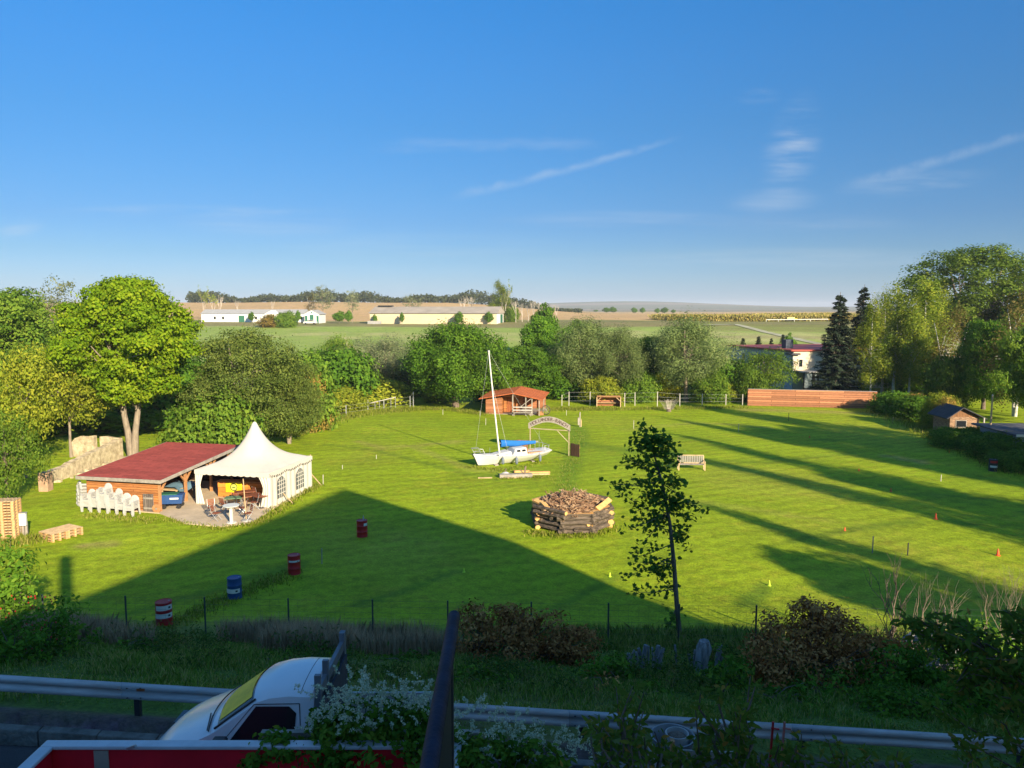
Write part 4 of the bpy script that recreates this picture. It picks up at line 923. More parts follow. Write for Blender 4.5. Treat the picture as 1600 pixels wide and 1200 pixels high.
# ruin
def ruin():
    o = thing('ruined_wall', 'crumbling pale rubble stone wall of a ruin behind the shed', 'wall', (0, 0, 0)); r = random.Random(6)
    a = Vector((-31.6, 51.6, 0)); b = Vector((-31.0, 60.0, 0))
    def seg(a, b, hs, name, hole=None):
        mb = MB(); n = len(hs)-1; d = (b-a); nrm = Vector((d.y, -d.x, 0)).normalized()*.22
        for i in range(n):
            p, q = a+d*i/n, a+d*(i+1)/n; z0, z1 = hs[i], hs[i+1]; zb = g1(p.x, p.y)-.2
            if hole and i == hole: z0 = z1 = min(z0, z1)*.55
            mb.add([p-nrm+Vector((0, 0, zb)), q-nrm+Vector((0, 0, zb)), q+nrm+Vector((0, 0, zb)), p+nrm+Vector((0, 0, zb)), p-nrm+Vector((0, 0, zb+z0)), q-nrm+Vector((0, 0, zb+z1)), q+nrm*.9+Vector((0, 0, zb+z1-.05)), p+nrm*.9+Vector((0, 0, zb+z0-.05))],
                   [(3, 2, 1, 0), (4, 5, 6, 7), (0, 1, 5, 4), (1, 2, 6, 5), (2, 3, 7, 6), (3, 0, 4, 7)])
        mb.build(name, M_stone, o)
    hs = [1.0+.85*(i/22)+r.uniform(-.07, .07) for i in range(23)]
    seg(a, b, hs, 'front_wall'); seg(b+Vector((.02, -.02, 0)), b+Vector((-4.2, .5, 0)), [1.9, 1.92, 2.0, 1.95, 2.0, 1.9, 1.9, 1.7, 1.1], 'cross_wall', 3)
    mb = MB()
    for k in range(26):
        p = a.lerp(b, r.random())+Vector((r.uniform(.2, .9), r.uniform(-.2, .2), 0)); s = r.uniform(.08, .22); z = g1(p.x, p.y); mb.box(p.x-s, p.x+s, p.y-s*.7, p.y+s*.7, z-.05, z+s)
    mb.build('fallen_stones', M_stone, o)
    mb = MB(); p = Vector((-30.6, 49.5, 0)); mb.box(p.x-.3, p.x+.3, p.y-.3, p.y+.3, 0, 1.25); mb.build('pier', mat('reddish_stone', (.40, .26, .17), .95, .25, 2.5, .7), o)
ruin()

# ------------------------------------------------------------------ sailing boat
def boat():
    o = thing('sailing_boat', 'small white sailing boat with bare mast lying on the lawn', 'boat', (-.12, 58.6, 0), R_(27))
    X0, X1 = -2.75, 3.1
    def sect(u):
        x = X0+(X1-X0)*u; b = 1.02*math.sin(math.pi*min(1, (.03+u*.62)))**.75 if u < .8 else 1.02*math.sin(math.pi*(.03+.8*.62))**.75*(1-.35*((u-.8)/.2)**2)
        zs = .93-.26*math.sin(math.pi*u*.9)+.0*u; zk = .02+.34*max(0, (u-.62)/.38)**1.4+.05*max(0, .1-u)*10
        return x, b, zs, zk
    def hf(u, v):
        x, b, zs, zk = sect(u); s = 2*v-1; a = abs(s); t = a**2.3
        rake = -(1-u)**6*.45*t+.22*u**8*t
        y = b*math.copysign(min(1, a*1.15)**.8 if a < .87 else 1, s); return (x+rake, y*(.55+.45*t), zk+(zs-zk)*t)
    mb = MB(); mb.grid(hf, 36, 24); mb.build('hull', M_white, o, smooth=60)
    def df(u, v):
        a = hf(u, 0); b = hf(u, 1); p = Vector(a).lerp(Vector(b), v); return (p.x, p.y, p.z+.05*(1-(2*v-1)**2)-.004)
    mb = MB(); mb.grid(df, 36, 8)
    mb.grid(lambda u, v: (lambda p: (p[0]+.0, p[1], p[2]))(hf(1, v)), 1, 2) if False else None
    e = [hf(1, k/24) for k in range(25)]; mb.add(e, [tuple(range(25))]); mb.build('deck', mat('deck_white', (.68, .67, .63), .5, .08, 3), o, smooth=50)
    rb_ = MB()
    for v in (0, 1): rb_.tube([(lambda p: (p[0], p[1]*1.005, p[2]-.02))(hf(k/30, v)) for k in range(31)], .025, 6)
    rb_.build('rub_rail', mat('rail_grey', (.5, .5, .48), .5, .1, 3), o, smooth=60)
    def trunk(x0, x1, h0, h1, w0, w1, zb):
        mb = MB(); mb.add([(x0, -w0, zb), (x1, -w1, zb), (x1, w1, zb), (x0, w0, zb), (x0+.25, -w0*.8, zb+h0), (x1-.05, -w1*.84, zb+h1), (x1-.05, w1*.84, zb+h1), (x0+.25, w0*.8, zb+h0)], [(3, 2, 1, 0), (4, 5, 6, 7), (0, 1, 5, 4), (1, 2, 6, 5), (2, 3, 7, 6), (3, 0, 4, 7)]); return mb
    trunk(-1.75, -.15, .16, .34, .45, .66, .68).build('fore_cabin', M_white, o, bevel=.05, smooth=40)
    cbn = trunk(-.1, 1.15, .52, .58, .7, .72, .66).build('cabin', M_white, o, bevel=.07, smooth=40)
    for s in (-1, 1):
        for x in (.22, .66):
            mb = MB(); f = lambda xx, zz: (xx, s*(.722+.02*(xx+.1)/1.25-(zz-.66)*(.27-.07*(xx+.1)/1.25)), zz); mb.add([f(x, .93), f(x+.34, .93), f(x+.32, 1.10), f(x+.03, 1.10)], [(0, 1, 2, 3)]); mb.build('window', M_glass, cbn)
        mb = MB(); mb.add([(-1.45, s*.515, .79), (-1.2, s*.545, .79), (-1.22, s*.53, .85), (-1.42, s*.50, .85)], [(0, 1, 2, 3)]); mb.build('port_light', M_glass, o)
    MB().box(-.75, -.45, -.672, -.64, .83, .86).build('handrail', M_beam, o)
    wd = MB(); wd.box(1.2, 2.75, -.62, .62, .70, .74); wd.box(1.25, 2.7, -.66, -.36, .742, .80); wd.box(1.25, 2.7, .36, .66, .742, .80); wd.build('cockpit', mat('cockpit_teak', (.48, .26, .13), .7, .2, 4), o)
    MB().box(1.16, 1.2, -.6, .6, .72, 1.15).build('companion_board', M_beam, o)
    ms = MB(); ms.tube([(-.95, 0, .85), (-1.45, -.02, 4.9), (-1.86, -.05, 8.75)], [.062, .058, .045], 10); ms.build('mast', mat('mast_paint', (.72, .70, .64), .4, .06, 3), o, smooth=60)
    MB().box(-1.93, -1.79, -.11, .01, 8.62, 8.78).build('masthead', M_steel, o)
    def bf(u, v):
        x = -.85+3.05*u; a = v*2*math.pi; r_ = (.23-.13*u)*(1+.12*math.sin(9*u+2*math.sin(a))); return (x, r_*.6*math.cos(a), 1.55-.1*u+.03*math.sin(u*7)+r_*1.25*math.sin(a))
    MB().grid(bf, 24, 12).build('sail_cover', M_blueCloth, o, smooth=80)
    MB().tube([(-.95, 0, 1.62), (2.45, 0, 1.5)], .035, 8).build('boom', M_steel, o, smooth=60)
    pu = MB(); pu.tube([(-2.35, -.42, .9), (-2.55, -.42, 1.35), (-3.25, -.12, 1.42), (-3.3, .1, 1.42), (-2.55, .42, 1.35), (-2.35, .42, .9)], .018, 6); pu.tube([(-3.0, 0, .93), (-3.28, 0, 1.42)], .018, 6); pu.tube([(-2.35, -.42, 1.12), (-3.12, 0, 1.15), (-2.35, .42, 1.12)], .014, 6); pu.build('pulpit', M_steel, o, smooth=60)
    st = MB()
    for x in (-1.3, .1, 1.4):
        for s in (-1, 1): st.tube([(x, s*.98, .7), (x, s*.98, 1.15)], .014, 5)
    st.build('stanchion', M_steel, o)
    ps = MB(); ps.tube([(2.6, -.8, .75), (2.6, -.8, 1.25), (3.12, -.6, 1.25), (3.12, .6, 1.25), (2.6, .8, 1.25), (2.6, .8, .75)], .018, 6); ps.tube([(3.12, -.5, .8), (3.12, -.5, 1.25)], .018, 6); ps.tube([(3.12, .5, .8), (3.12, .5, 1.25)], .018, 6); ps.tube([(2.95, .75, .8), (2.95, .75, 2.2)], .012, 5); ps.build('pushpit', M_steel, o, smooth=60)
    for x in (-1.05, .02, 2.0):
        u = (x-X0)/(X1-X0); p = hf(u, 0); mb = MB(); mb.lathe([(.02, .56), (.09, .5), (.115, .4), (.115, .14), (.09, .04), (.02, 0)], 12, (x, p[1]-.10, p[2]-.62)); mb.tube([(x, p[1]-.10, p[2]-.06), (x, p[1]-.02, p[2]+.1)], .012, 5); mb.build('fender', M_fender, o, smooth=60)
    nm = MB()
    for k in range(7):
        u = (-2.0+.1*k-X0)/(X1-X0); p = hf(u, .085); q = hf(u+.011, .085); nm.add([(p[0], p[1]-.012, p[2]-.04), (q[0], q[1]-.012, q[2]-.04), (q[0], q[1]-.012, q[2]+.03+.02*(k % 2)), (p[0], p[1]-.012, p[2]+.03)], [(0, 1, 2, 3)])
    nm.build('hull_lettering', mat('faded_grey', (.5, .5, .5), .6, .05, 3), o, fix=False)
    for (a_, b_) in (((-1.86, -.05, 8.7), (-3.0, 0, .95)), ((-1.86, -.05, 8.7), (3.1, 0, .95)), ((-1.6, -.03, 6.4), (-.6, -.95, .75)), ((-1.6, -.03, 6.4), (-.6, .95, .75))): MB().tube([a_, b_], .007, 4).build('stay', M_steel, o)
    sh = MB()
    for x in (-1.4, 1.8): sh.box(x-.15, x+.15, -.5, .5, -.05, .08)
    sh.build('chock', M_wood, o)
boat()
# timber in front of the boat
q = at(800, 746); o = thing('timber_beam', 'long grey weathered beam lying on the grass in front of the boat', 'timber', q, .10)
MB().box(-.9, 1.45, -.22, .22, 0, .26).build('beam', M_wood, o, bevel=.03); MB().bar((.9, 0, .26), (.98, .02, .78), .12).build('stub', M_bark, o); MB().bar((.8, .1, .26), (.62, .12, .5), .08).build('branch', M_bark, o)
q = at(842, 741); o = thing('timber_plank', 'fresh orange timber planks at the right end of the grey beam', 'timber', q, .1); MB().box(-.75, .8, -.12, .12, .1, .2).build('upper_plank', M_cut, o); MB().box(-.7, .75, -.25, .1, 0, .09).build('lower_plank', M_paleWood, o)
q = at(806, 738); o = thing('timber_plank', 'pale sawn plank lying between boat and grey beam', 'timber', q, .06); MB().box(-.2, 1.0, -.1, .1, 0, .14).build('plank', M_cut, o); MB().box(.2, .3, -.14, .14, -.03, -.001).build('spacer', M_wood, o)
q = at(789, 744); o = thing('wrapped_bundle', 'small white plastic wrapped bundle at the left end of the grey beam', 'bundle', q, .1); MB().grid(lambda u, v: (.42*math.cos(2*math.pi*u)*math.sin(v*1.57), .26*math.sin(2*math.pi*u)*math.sin(v*1.57), .3*math.cos(v*1.57)+.03*math.sin(9*u)), 16, 8).build('wrap', M_white, o, smooth=80); MB().bar((.02, 0, .25), (.08, 0, .55), .06).build('stick', M_bark, o)
for dx, l in ((758, 'thin pale plank half sunk in the grass left of the bundle'), (803, 'short pale board lying in front of the grey beam')):
    q = at(dx, 747); o = thing('timber_plank', l, 'timber', q, .05); MB().box(-.5, .5, -.07, .07, 0, .05).build('plank', M_paleWood, o)

# ------------------------------------------------------------------ bonfire crib of logs
def crib():
    c = Vector((3.35, 41.9, 0)); o = thing('log_crib', 'large octagonal crib of split and charred logs on the lawn', 'log pile', c, R_(4), scale=(1, 1, .88)); r = random.Random(12); R0 = 2.12
    for lay in range(5):
        for k in range(8):
            if (lay+k) % 2 and lay < 5:
                pass
            a0 = (k-.5)*math.pi/4+math.pi/8*0; rr = R0*(1+r.uniform(-.03, .03)); a = k*math.pi/4-math.pi/2; nx, ny = math.cos(a), math.sin(a); tx, ty = -ny, nx; hl = rr*.43+r.uniform(-.05, .25)
            z = .13+lay*.27+(.12 if k % 2 else 0)+r.uniform(-.02, .02); rad = r.uniform(.12, .165)
            p = Vector((nx*rr*.93-tx*hl, ny*rr*.93-ty*hl, z)); q = Vector((nx*rr*.93+tx*hl, ny*rr*.93+ty*hl, z+r.uniform(-.04, .04)))
            split = r.random() < .34 or (lay == 4 and k in (0, 1)); mb = MB(); n = 10; d = (q-p).normalized(); up = Vector((0, 0, 1)); sd = d.cross(up).normalized(); u2 = sd.cross(d)
            ring = [(math.cos(t), math.sin(t)) for t in [2*math.pi*j/n for j in range(n)]]
            if split: ring = [(cx, min(sy_, .15)) for cx, sy_ in ring]
            js = 1+.12*r.random(); pts = [[e+(sd*cx*js+u2*sy_)*rad*(1+.1*math.sin(3*j+lay)) for j, (cx, sy_) in enumerate(ring)] for e in (p, p.lerp(q, .5), q)]
            mb.m = 0; b = len(mb.v)
            mb.add(pts[0]+pts[1]+pts[2], [(i*n+j, i*n+(j+1) % n, (i+1)*n+(j+1) % n, (i+1)*n+j) for i in range(2) for j in range(n)])
            if split:
                for fi in range(len(mb.f)):
                    f = mb.f[fi]; s_ = [((x_-b) % n) for x_ in f]
                    if all(ring[t][1] >= .14 for t in s_): mb.mi[fi] = 1
            mb.m = 1 if r.random() < .35 else 0; mb.add(pts[0], [tuple(range(n))]); mb.add(pts[2], [tuple(range(n))])
            mb.build('log', [M_char, M_cut], o, smooth=40)
    for k in range(9):   # cross logs whose ends stick out
        a = -math.pi/2+(k-4)*.35+r.uniform(-.1, .1); z = .3+.27*(k % 4); mb = MB(); p = Vector((math.cos(a)*2.18, math.sin(a)*2.18, z)); q = p*.55; q.z = z
        mb.tube([p, q], .11, 10); mb.mi[-2] = mb.mi[-1] = 1 if k % 2 else 0; mb.build('log', [M_char, M_cut], o, smooth=40)
    for (x, y, z, a, w) in ((1.35, -1.45, 1.5, .75, .5), (1.75, -.95, 1.62, .85, .45), (-1.85, -.4, 1.5, 2.3, .3), (-1.6, -.9, 1.45, 1.9, .3)):
        mb = MB(); mb.bar((x-.35*math.cos(a), y-.35*math.sin(a), z-.1), (x+.35*math.cos(a), y+.35*math.sin(a), z+.08), .3, .12, up=(.3, -.6, .7)); mb.build('split_log', M_cut, o)
    br = MB(); r = random.Random(5)
    for k in range(1300):
        rr = 1.9*math.sqrt(r.random()); a = r.uniform(0, 6.28); z = 1.15+.75*(1-(rr/1.95)**2)*(.6+.5*r.random())+r.uniform(-.2, .1); d = Vector((r.uniform(-1, 1), r.uniform(-1, 1), r.uniform(-.35, .35))).normalized()*r.uniform(.15, .45); p = Vector((c.x+rr*math.cos(a), c.y+rr*math.sin(a), z)); br.m = 0 if r.random() < .6 else 1
        br.bar(p-d, p+d, r.uniform(.02, .07), r.uniform(.02, .05))
    br.lathe([(1.95, .3), (1.9, 1.1), (1.2, 1.5), (.1, 1.65)], 18, c)
    br.v = [(x, y, z*.88) for x, y, z in br.v]
    b = br.build('brushwood', [mat('brushwood_brown', (.26, .15, .085), .95, .3, 5), mat('brushwood_tan', (.40, .27, .16), .95, .3, 5)]); tag(b, 'heap of dry brown brushwood and chips filling the log crib', 'brushwood', kind='stuff')
crib()

# ------------------------------------------------------------------ gate arch
A = Vector((1.50, 62.7, 0)); B = Vector((4.62, 61.5, 0)); AX = (B-A); LEN = AX.length; ang = math.atan2(AX.y, AX.x)
M_archw = mat('arch_wood', (.40, .33, .20), .85, .2, 4, .2)
o = thing('gate_arch', 'pale timber gate arch with a curved lettered sign board behind the boat', 'gate', A, ang)
for x in (0, LEN): MB().box(x-.035, x+.035, -.035, .035, -.1, 2.15).build('post', M_archw, o)
MB().box(-.1, LEN+.1, -.03, .03, 2.02, 2.09).build('crossbeam', M_archw, o); MB().bar((LEN-.05, 0, 1.1), (LEN-1.0, 0, 2.0), .055).build('brace', M_archw, o)
def az_(u): return 2.28+.62*math.sin(math.pi*u)
n = 30; mb = MB()
for i in range(n):
    u0, u1 = i/n, (i+1)/n; x0, x1 = -.12+(LEN+.24)*u0, -.12+(LEN+.24)*u1; z0, z1 = az_(u0), az_(u1); h = .235
    mb.add([(x0, -.06, z0-h), (x1, -.06, z1-h), (x1, -.12, z1-h), (x0, -.12, z0-h), (x0, -.06, z0+h), (x1, -.06, z1+h), (x1, -.12, z1+h), (x0, -.12, z0+h)], [(3, 2, 1, 0), (4, 5, 6, 7), (0, 1, 5, 4), (1, 2, 6, 5), (2, 3, 7, 6), (3, 0, 4, 7)])
board = mb.build('sign_board', mat('sign_board_grey', (.36, .32, .27), .9, .2, 4), o)
def text_obj(s, size, loc, rot, m, parent, ext=.008):
    cu = bpy.data.curves.new('lettering', 'FONT'); cu.body = s; cu.size = size; cu.extrude = ext; cu.align_x = 'CENTER'; cu.align_y = 'CENTER'
    t = bpy.data.objects.new('tmp', cu); COL.objects.link(t); dg = bpy.context.evaluated_depsgraph_get(); me = bpy.data.meshes.new_from_object(t.evaluated_get(dg)); bpy.data.objects.remove(t)
    me.materials.clear(); me.materials.append(m); ob = bpy.data.objects.new('letter', me); COL.objects.link(ob); ob.parent = parent; ob.location = loc; ob.rotation_euler = rot; return ob
word = 'HOLLÄNDER-RANCH'
M_let = mat('letter_paint', (.10, .055, .05), .8, .2, 5)
for i, chh in enumerate(word):
    u = .055+.89*(i+.5)/len(word); sl_ = math.atan2(.62*math.pi*math.cos(math.pi*u), LEN)
    text_obj(chh, .40, (-.12+(LEN+.24)*u, -.128, az_(u)-.0), (math.pi/2, -sl_, 0), M_let, board)
def gate_leaf(loc, rz, l, m):
    o = thing('gate_leaf', l, 'gate leaf', loc, rz); mb = MB()
    for k in range(8): mb.box(.02+.125*k, .125+.125*k, -.015, .015, .05, 1.05+.02*math.sin(k))
    mb.build('boards', m, o); mb = MB(); mb.box(0, 1.02, .016, .05, .25, .33); mb.box(0, 1.02, .016, .05, .8, .88); mb.bar((.05, .06, .3), (.95, .06, .84), .07, .03); mb.build('rail', M_beam, o)
gate_leaf((.36, 62.95, 0), ang+.15, 'reddish boarded gate leaf standing behind the boat boom', M_vertWood)
gate_leaf((4.72, 61.4, 0), R_(-48), 'shade darkened boarded gate leaf swung open right of the arch', planks('shaded_gate_boards', (.12, .065, .04), .12, 2.5, 'v'))  # boards coloured darker than the other leaf to show its shade side
q = at(906, 667); o = thing('signpost', 'grey wooden post with a small panel behind the gate arch', 'post', q, .2); MB().box(-.05, .05, -.05, .05, -.1, 1.5).build('post', M_wood, o); MB().box(-.22, -.051, -.03, .03, .2, .95).build('panel', M_wood, o); MB().box(.1, .17, -.04, .04, -.1, .75).build('stub', M_paleWood, o)

# ------------------------------------------------------------------ orange roofed hut, shelter, bench
def hut():
    o = thing('summer_hut', 'low timber hut with orange gable roof and open porch at the far lawn edge', 'hut', (.15, 85.2, 0), R_(-9)); ez, rz, xl, xr, D = 1.82, 2.5, -3.85, 3.35, 6.2
    mb = MB()
    for (xa, za, xb, zb) in ((xl, ez, 0, rz), (0, rz, xr, ez)):
        mb.add([(xa, -.5, za), (xb, -.5, zb), (xb, D, zb+.12), (xa, D, za+.12), (xa, -.5, za-.07), (xb, -.5, zb-.07), (xb, D, zb+.05), (xa, D, za+.05)], [(0, 1, 2, 3), (7, 6, 5, 4), (0, 4, 5, 1), (1, 5, 6, 2), (2, 6, 7, 3), (3, 7, 4, 0)])
    mb.build('roof', M_roofOrange, o)
    MB().box(-3.2, -1.35, .3, .38, .05, 1.88).build('cabin_wall', M_redWood, o); MB().box(-3.2, -3.12, .385, 5.6, .05, 1.9).build('side_wall', M_redWood, o); MB().box(-1.43, -1.35, .385, 1.6, .05, 1.95).build('corner_wall', M_orangeWood, o)
    MB().box(-1.34, .2, 1.5, 1.58, .05, 2.05).build('porch_wall', M_orangeWood, o); MB().box(-3.1, 3.0, 5.6, 5.68, .05, 1.9).build('back_wall', M_redWood, o); MB().box(.21, .29, 1.5, 5.6, .05, 2.1).build('inner_wall', M_redWood, o)
    d = MB().box(-.95, -.3, 1.44, 1.49, .08, 1.75).build('door', planks('door_boards', (.30, .10, .035), .12, 2, 'v'), o); MB().box(-.42, -.38, 1.40, 1.438, .85, .95).build('handle', M_dark, d)
    for x, z in ((0.0, 2.35), (1.45, 2.1), (2.95, 1.8)): MB().box(x-.05, x+.05, -.35, -.25, 0, z).build('post', M_wood, o)
    for x in (1.5, 2.9): MB().box(x-.05, x+.05, 4.5, 4.6, 0, 1.9).build('post', M_wood, o)
    fl = MB(); fl.box(-3.2, 3.0, .3, 5.6, 0, .045); fl.build('floor', M_wood, o)
hut()
q = atY(815, 84.6); o = thing('bench_frame', 'grey weathered railing with bench slats in front of the hut porch', 'railing', q, R_(-6)); mb = MB()
for z in (.35, .62, .95): mb.box(-1.0, 1.15, -.04, .02, z-.06, z+.06)
mb.build('slats', mat('bleached_boards', (.42, .40, .36), .9, .2, 4), o)
for x, h in ((-1.0, 2.2), (1.15, 2.0)): MB().box(x-.06, x+.06, -.02+.07, .1, -.05, h).build('post', M_wood, o)
MB().bar((1.1, .12, 1.95), (-.1, .12, 1.0), .07).build('brace', M_wood, o); MB().box(-.9, 1.1, -.5, -.06, .38, .43).build('seat', M_wood, o)
for x in (-.8, 1.0): MB().box(x-.04, x+.04, -.45, -.37, 0, .38).build('leg', M_wood, o)
q = atY(853, 85.3); o = thing('wagon_wheel', 'dark spoked wagon wheel leaning at the right side of the hut', 'wheel', q, R_(-30)); mb = MB()
mb.tube([(.5*math.cos(k*.3142), 0, .55+.5*math.sin(k*.3142)) for k in range(21)], .05, 6); mb.build('rim', M_char, o); mb = MB()
for k in range(8): mb.bar((0, 0, .55), (.5*math.cos(k*.785), 0, .55+.5*math.sin(k*.785)), .04)
mb.build('spokes', M_wood, o); MB().tube([(0, -.1, .55), (0, .1, .55)], .09, 8).build('hub', M_wood, o)
q = atY(844, 85.0); o = thing('wood_stack', 'small pile of reddish split wood beside the hut porch', 'wood pile', q, 0); mb = MB()
for k in range(14): mb.tube([((k % 5)*.15-.3, -.3, .09+.15*(k//5)), ((k % 5)*.15-.3, .3, .09+.15*(k//5))], .075, 7)
mb.build('logs', M_beam, o)
q = at(951, 636); o = thing('open_shelter', 'small open fronted timber shelter with slanted corner braces under the willows', 'shelter', q, R_(-4)); w = 1.42
MB().box(-w, w, 1.0, 1.06, .02, 1.2).build('back_wall', M_redWood, o); MB().box(-w, w, -.15, 1.1, 1.22, 1.3).build('roof', M_beam, o)
for s in (-1, 1): MB().box(s*w-.03, s*w+.03, 0, .99, .02, 1.2).build('side_wall', M_redWood, o); MB().bar((s*(w-.04), -.04, .75), (s*(w-.5), -.04, 1.17), .07).build('brace', M_paleWood, o); MB().box(s*w-.05, s*w+.05, -.1, -.005, 0, 1.22).build('post', M_paleWood, o)
MB().box(-w+.05, w-.05, .6, .98, .4, .45).build('seat', M_paleWood, o)
q = at(1045, 643); o = thing('fan_seat', 'pale fan shaped wicker-like frame standing on the lawn below the willow', 'frame', q, .2); mb = MB()
for k in range(15):
    a = (k-7)*.055; mb.bar((a*1.2, 0, .25), (a*1.2+a*1.9, .1*math.cos(k), 1.38+.05*math.cos(k*2)), .07, .02)
mb.build('slats', M_wood, o); mb = MB(); mb.bar((-.42, .02, .75), (.42, .02, .75), .05); mb.bar((-.6, .04, 1.15), (.6, .04, 1.15), .05); mb.build('crossbar', M_wood, o); MB().lathe([(.3, -.05), (.26, .2), (.2, .3)], 10).build('stump', M_bark, o)
q = at(1080, 734); o = thing('park_bench', 'wide pale slatted wooden bench standing on the lawn behind the young tree', 'bench', q, R_(-3)); w = .95; mb = MB()
for k in range(15): mb.bar((-w+.06+.128*k, .26, .48), (-w+.06+.128*k, .36, 1.02), .085, .025, up=(0, 1, 0))
mb.build('backrest', mat('bench_wood', (.27, .25, .22), .85, .2, 4), o); mb = MB()
for k in range(4): mb.box(-w, w, -.24+.12*k, -.14+.12*k, .41, .44)
mb.build('seat', M_wood, o); mb = MB(); mb.bar((-w, .36, 1.03), (w, .36, 1.03), .07, .06); mb.bar((-w, .27, .47), (w, .27, .47), .06, .06); mb.build('rail', M_paleWood, o)
for s in (-1, 1):
    MB().box(s*w-.04, s*w+.04, -.26, -.18, -.02, .64).build('leg', M_paleWood, o); MB().bar((s*w, .2, -.02), (s*w, .37, 1.03), .07).build('leg', M_paleWood, o); MB().bar((s*w, -.28, .65), (s*w, .3, .67), .08, .04).build('armrest', M_paleWood, o)

# ------------------------------------------------------------------ oil drums
def drum(q, m, bands, l, rz=0., sc=1.):
    p = at(*q); o = thing('oil_drum', l, 'drum', p, rz, scale=(sc, sc, sc)); H = .88; R0 = .29
    MB().lathe([(R0-.012, 0), (R0, .012), (R0-.008, .03), (R0-.008, .27), (R0+.008, .293), (R0-.008, .316), (R0-.008, .56), (R0+.008, .583), (R0-.008, .606), (R0-.008, .85), (R0, .868), (R0-.012, .88), (R0-.03, .865), (.02, .86)], 28).build('body', m, o, smooth=35)
    MB().lathe([(.03, .861), (.03, .885), (.02, .89)], 10, (.17, .05, 0)).build('bung', M_steel, o)
    for (z0, z1, a0, a1, mm) in bands:
        mb = MB(); mb.grid(lambda u, v: ((R0+.0095)*math.cos(a0+(a1-a0)*u), (R0+.0095)*math.sin(a0+(a1-a0)*u), z0+(z1-z0)*v), 14, 1); mb.build('label', mm, o, fix=False)
        mb = MB(); am = a0+(a1-a0)*.72; mb.grid(lambda u, v: ((R0+.0115)*math.cos(am+.3*u), (R0+.0115)*math.sin(am+.3*u), z0+(z1-z0)*(.3+.4*v)), 4, 1); mb.build('print', M_dark, o, fix=False)
    return o
R90 = -math.pi/2
drum((257, 976), M_red, [(.62, .80, R90-.75, R90+1.35, M_white), (.33, .5, R90-.95, R90+1.35, M_white)], 'red oil drum with two white bands standing at the meadow edge', .2)
drum((367, 934), M_blue, [(.28, .46, R90-1.2, R90+1.1, M_white)], 'dark blue oil drum with one white label')
drum((460, 896), M_red, [(.6, .68, R90-.9, R90+.9, M_white)], 'plain red oil drum between the blue drum and the tent', .3)
drum((566, 838), M_red, [(.62, .76, R90+.5, R90+1.4, M_white)], 'red oil drum with a small white label at the edge of the house shadow')
drum((1551, 736), M_dark, [(.3, .45, R90-1.2, R90+1.2, M_white), (.64, .8, R90-1.2, R90+1.2, M_red)], 'dark oil drum with red and white bands on the right lawn side')
q = at(566, 838); o = thing('bottle', 'clear bottle standing on the red drum at the shadow edge', 'bottle', q+Vector((.08, 0, .865))); MB().lathe([(.04, 0), (.04, .16), (.015, .22), (.015, .27)], 10).build('glass', M_steel, o, smooth=50)

# ------------------------------------------------------------------ stakes and markers
M_stake = mat('white_stake', (.42, .40, .35), .8, .15, 4)
for (px, yb, yt, m, l) in ((692, 648, 640, M_stake, 'short white stake on the lawn under the big walnut tree'), (750, 651, 642, M_stake, 'short white stake on the lawn in front of the left hut wall'), (759, 664, 654, M_stake, 'white stake on the lawn left of the mast'), (885, 649, 641, M_stake, 'white stake between hut and gate arch'), (990, 670, 657, M_stake, 'white stake on the lawn right of the shelter'),
        (1154, 674, 662, M_stake, 'white stake on the lawn near the tree shadow tip'), (1232, 658, 645, M_dark, 'thin dark stake in front of the timber fence'), (1395, 662, 652, M_paleWood, 'pale stake near the dark hedge on the right'), (1363, 864, 838, M_wood, 'stout grey stake in the tree shadow on the lower right lawn'), (1418, 868, 848, M_dark, 'thin dark stake right of the stout grey stake'),
        (503, 881, 857, M_wood, 'grey wooden stake in the house shadow right of the plain red drum'), (535, 733, 727, M_stake, 'tiny pale peg on the lawn right of the tent'), (588, 717, 711, M_stake, 'tiny pale peg on the lawn between tent and mast shadow'), (505, 757, 742, M_stake, 'white stake just right of the tent prop'), (1470, 752, 742, M_stake, 'pale peg in the tree shadows on the right lawn')):
    q = at(px, yb); h = (yb-yt)/1200*depth(q.y, 0)*1.01; o = MB().bar((0, 0, -.1), (.01, 0, h), .04).tube([(.01, 0, h), (.01, 0, h+.03)], [.03, .005], 6).build('stake', m); o.location = q; tag(o, l, 'stake')
M_mark = mat('marker_red', (.75, .10, .03), .5, .1, 3); M_markg = mat('marker_lime', (.55, .75, .05), .5, .1, 3)
mk0 = {}
for (px, py, c, s, l) in ((1265, 684, 'r', .22, 'orange red marker cone near the far end of the lawn on the right'), (1342, 736, 'r', .2, 'orange red marker cone in the middle tree shadow'), (1392, 768, 'r', .24, 'orange red marker cone at the start of the dark rut'), (1462, 811, 'r', .34, 'orange red marker cone in the shade right of the dark rut'), (1559, 868, 'r', .34, 'orange red marker cone nearest the right picture edge'), (1320, 829, 'r', .2, 'small orange red marker cone on the sunny lawn'), (1483, 707, 'r', .2, 'orange red marker cone near the dark drum'),
        (953, 901, 'g', .2, 'lime green marker cone at the edge of the house shadow'), (1202, 915, 'g', .24, 'lime green marker cone beside the lush grass patch'), (725, 894, 'g', .2, 'lime green marker cone inside the house shadow')):
    q = at(px, py)
    if c not in mk0: mk0[c] = MB().lathe([(.5, 0), (.5, .06), (.3, .07), (.14, .9), (.05, 1.0)], 12).build('marker_cone', M_mark if c == 'r' else M_markg, smooth=40); o = mk0[c]
    else: o = dup(mk0[c])
    o.location = q; o.scale = (s*.7, s*.7, s); tag(o, l, 'marker', 'orange red marker cones' if c == 'r' else 'lime green marker cones')
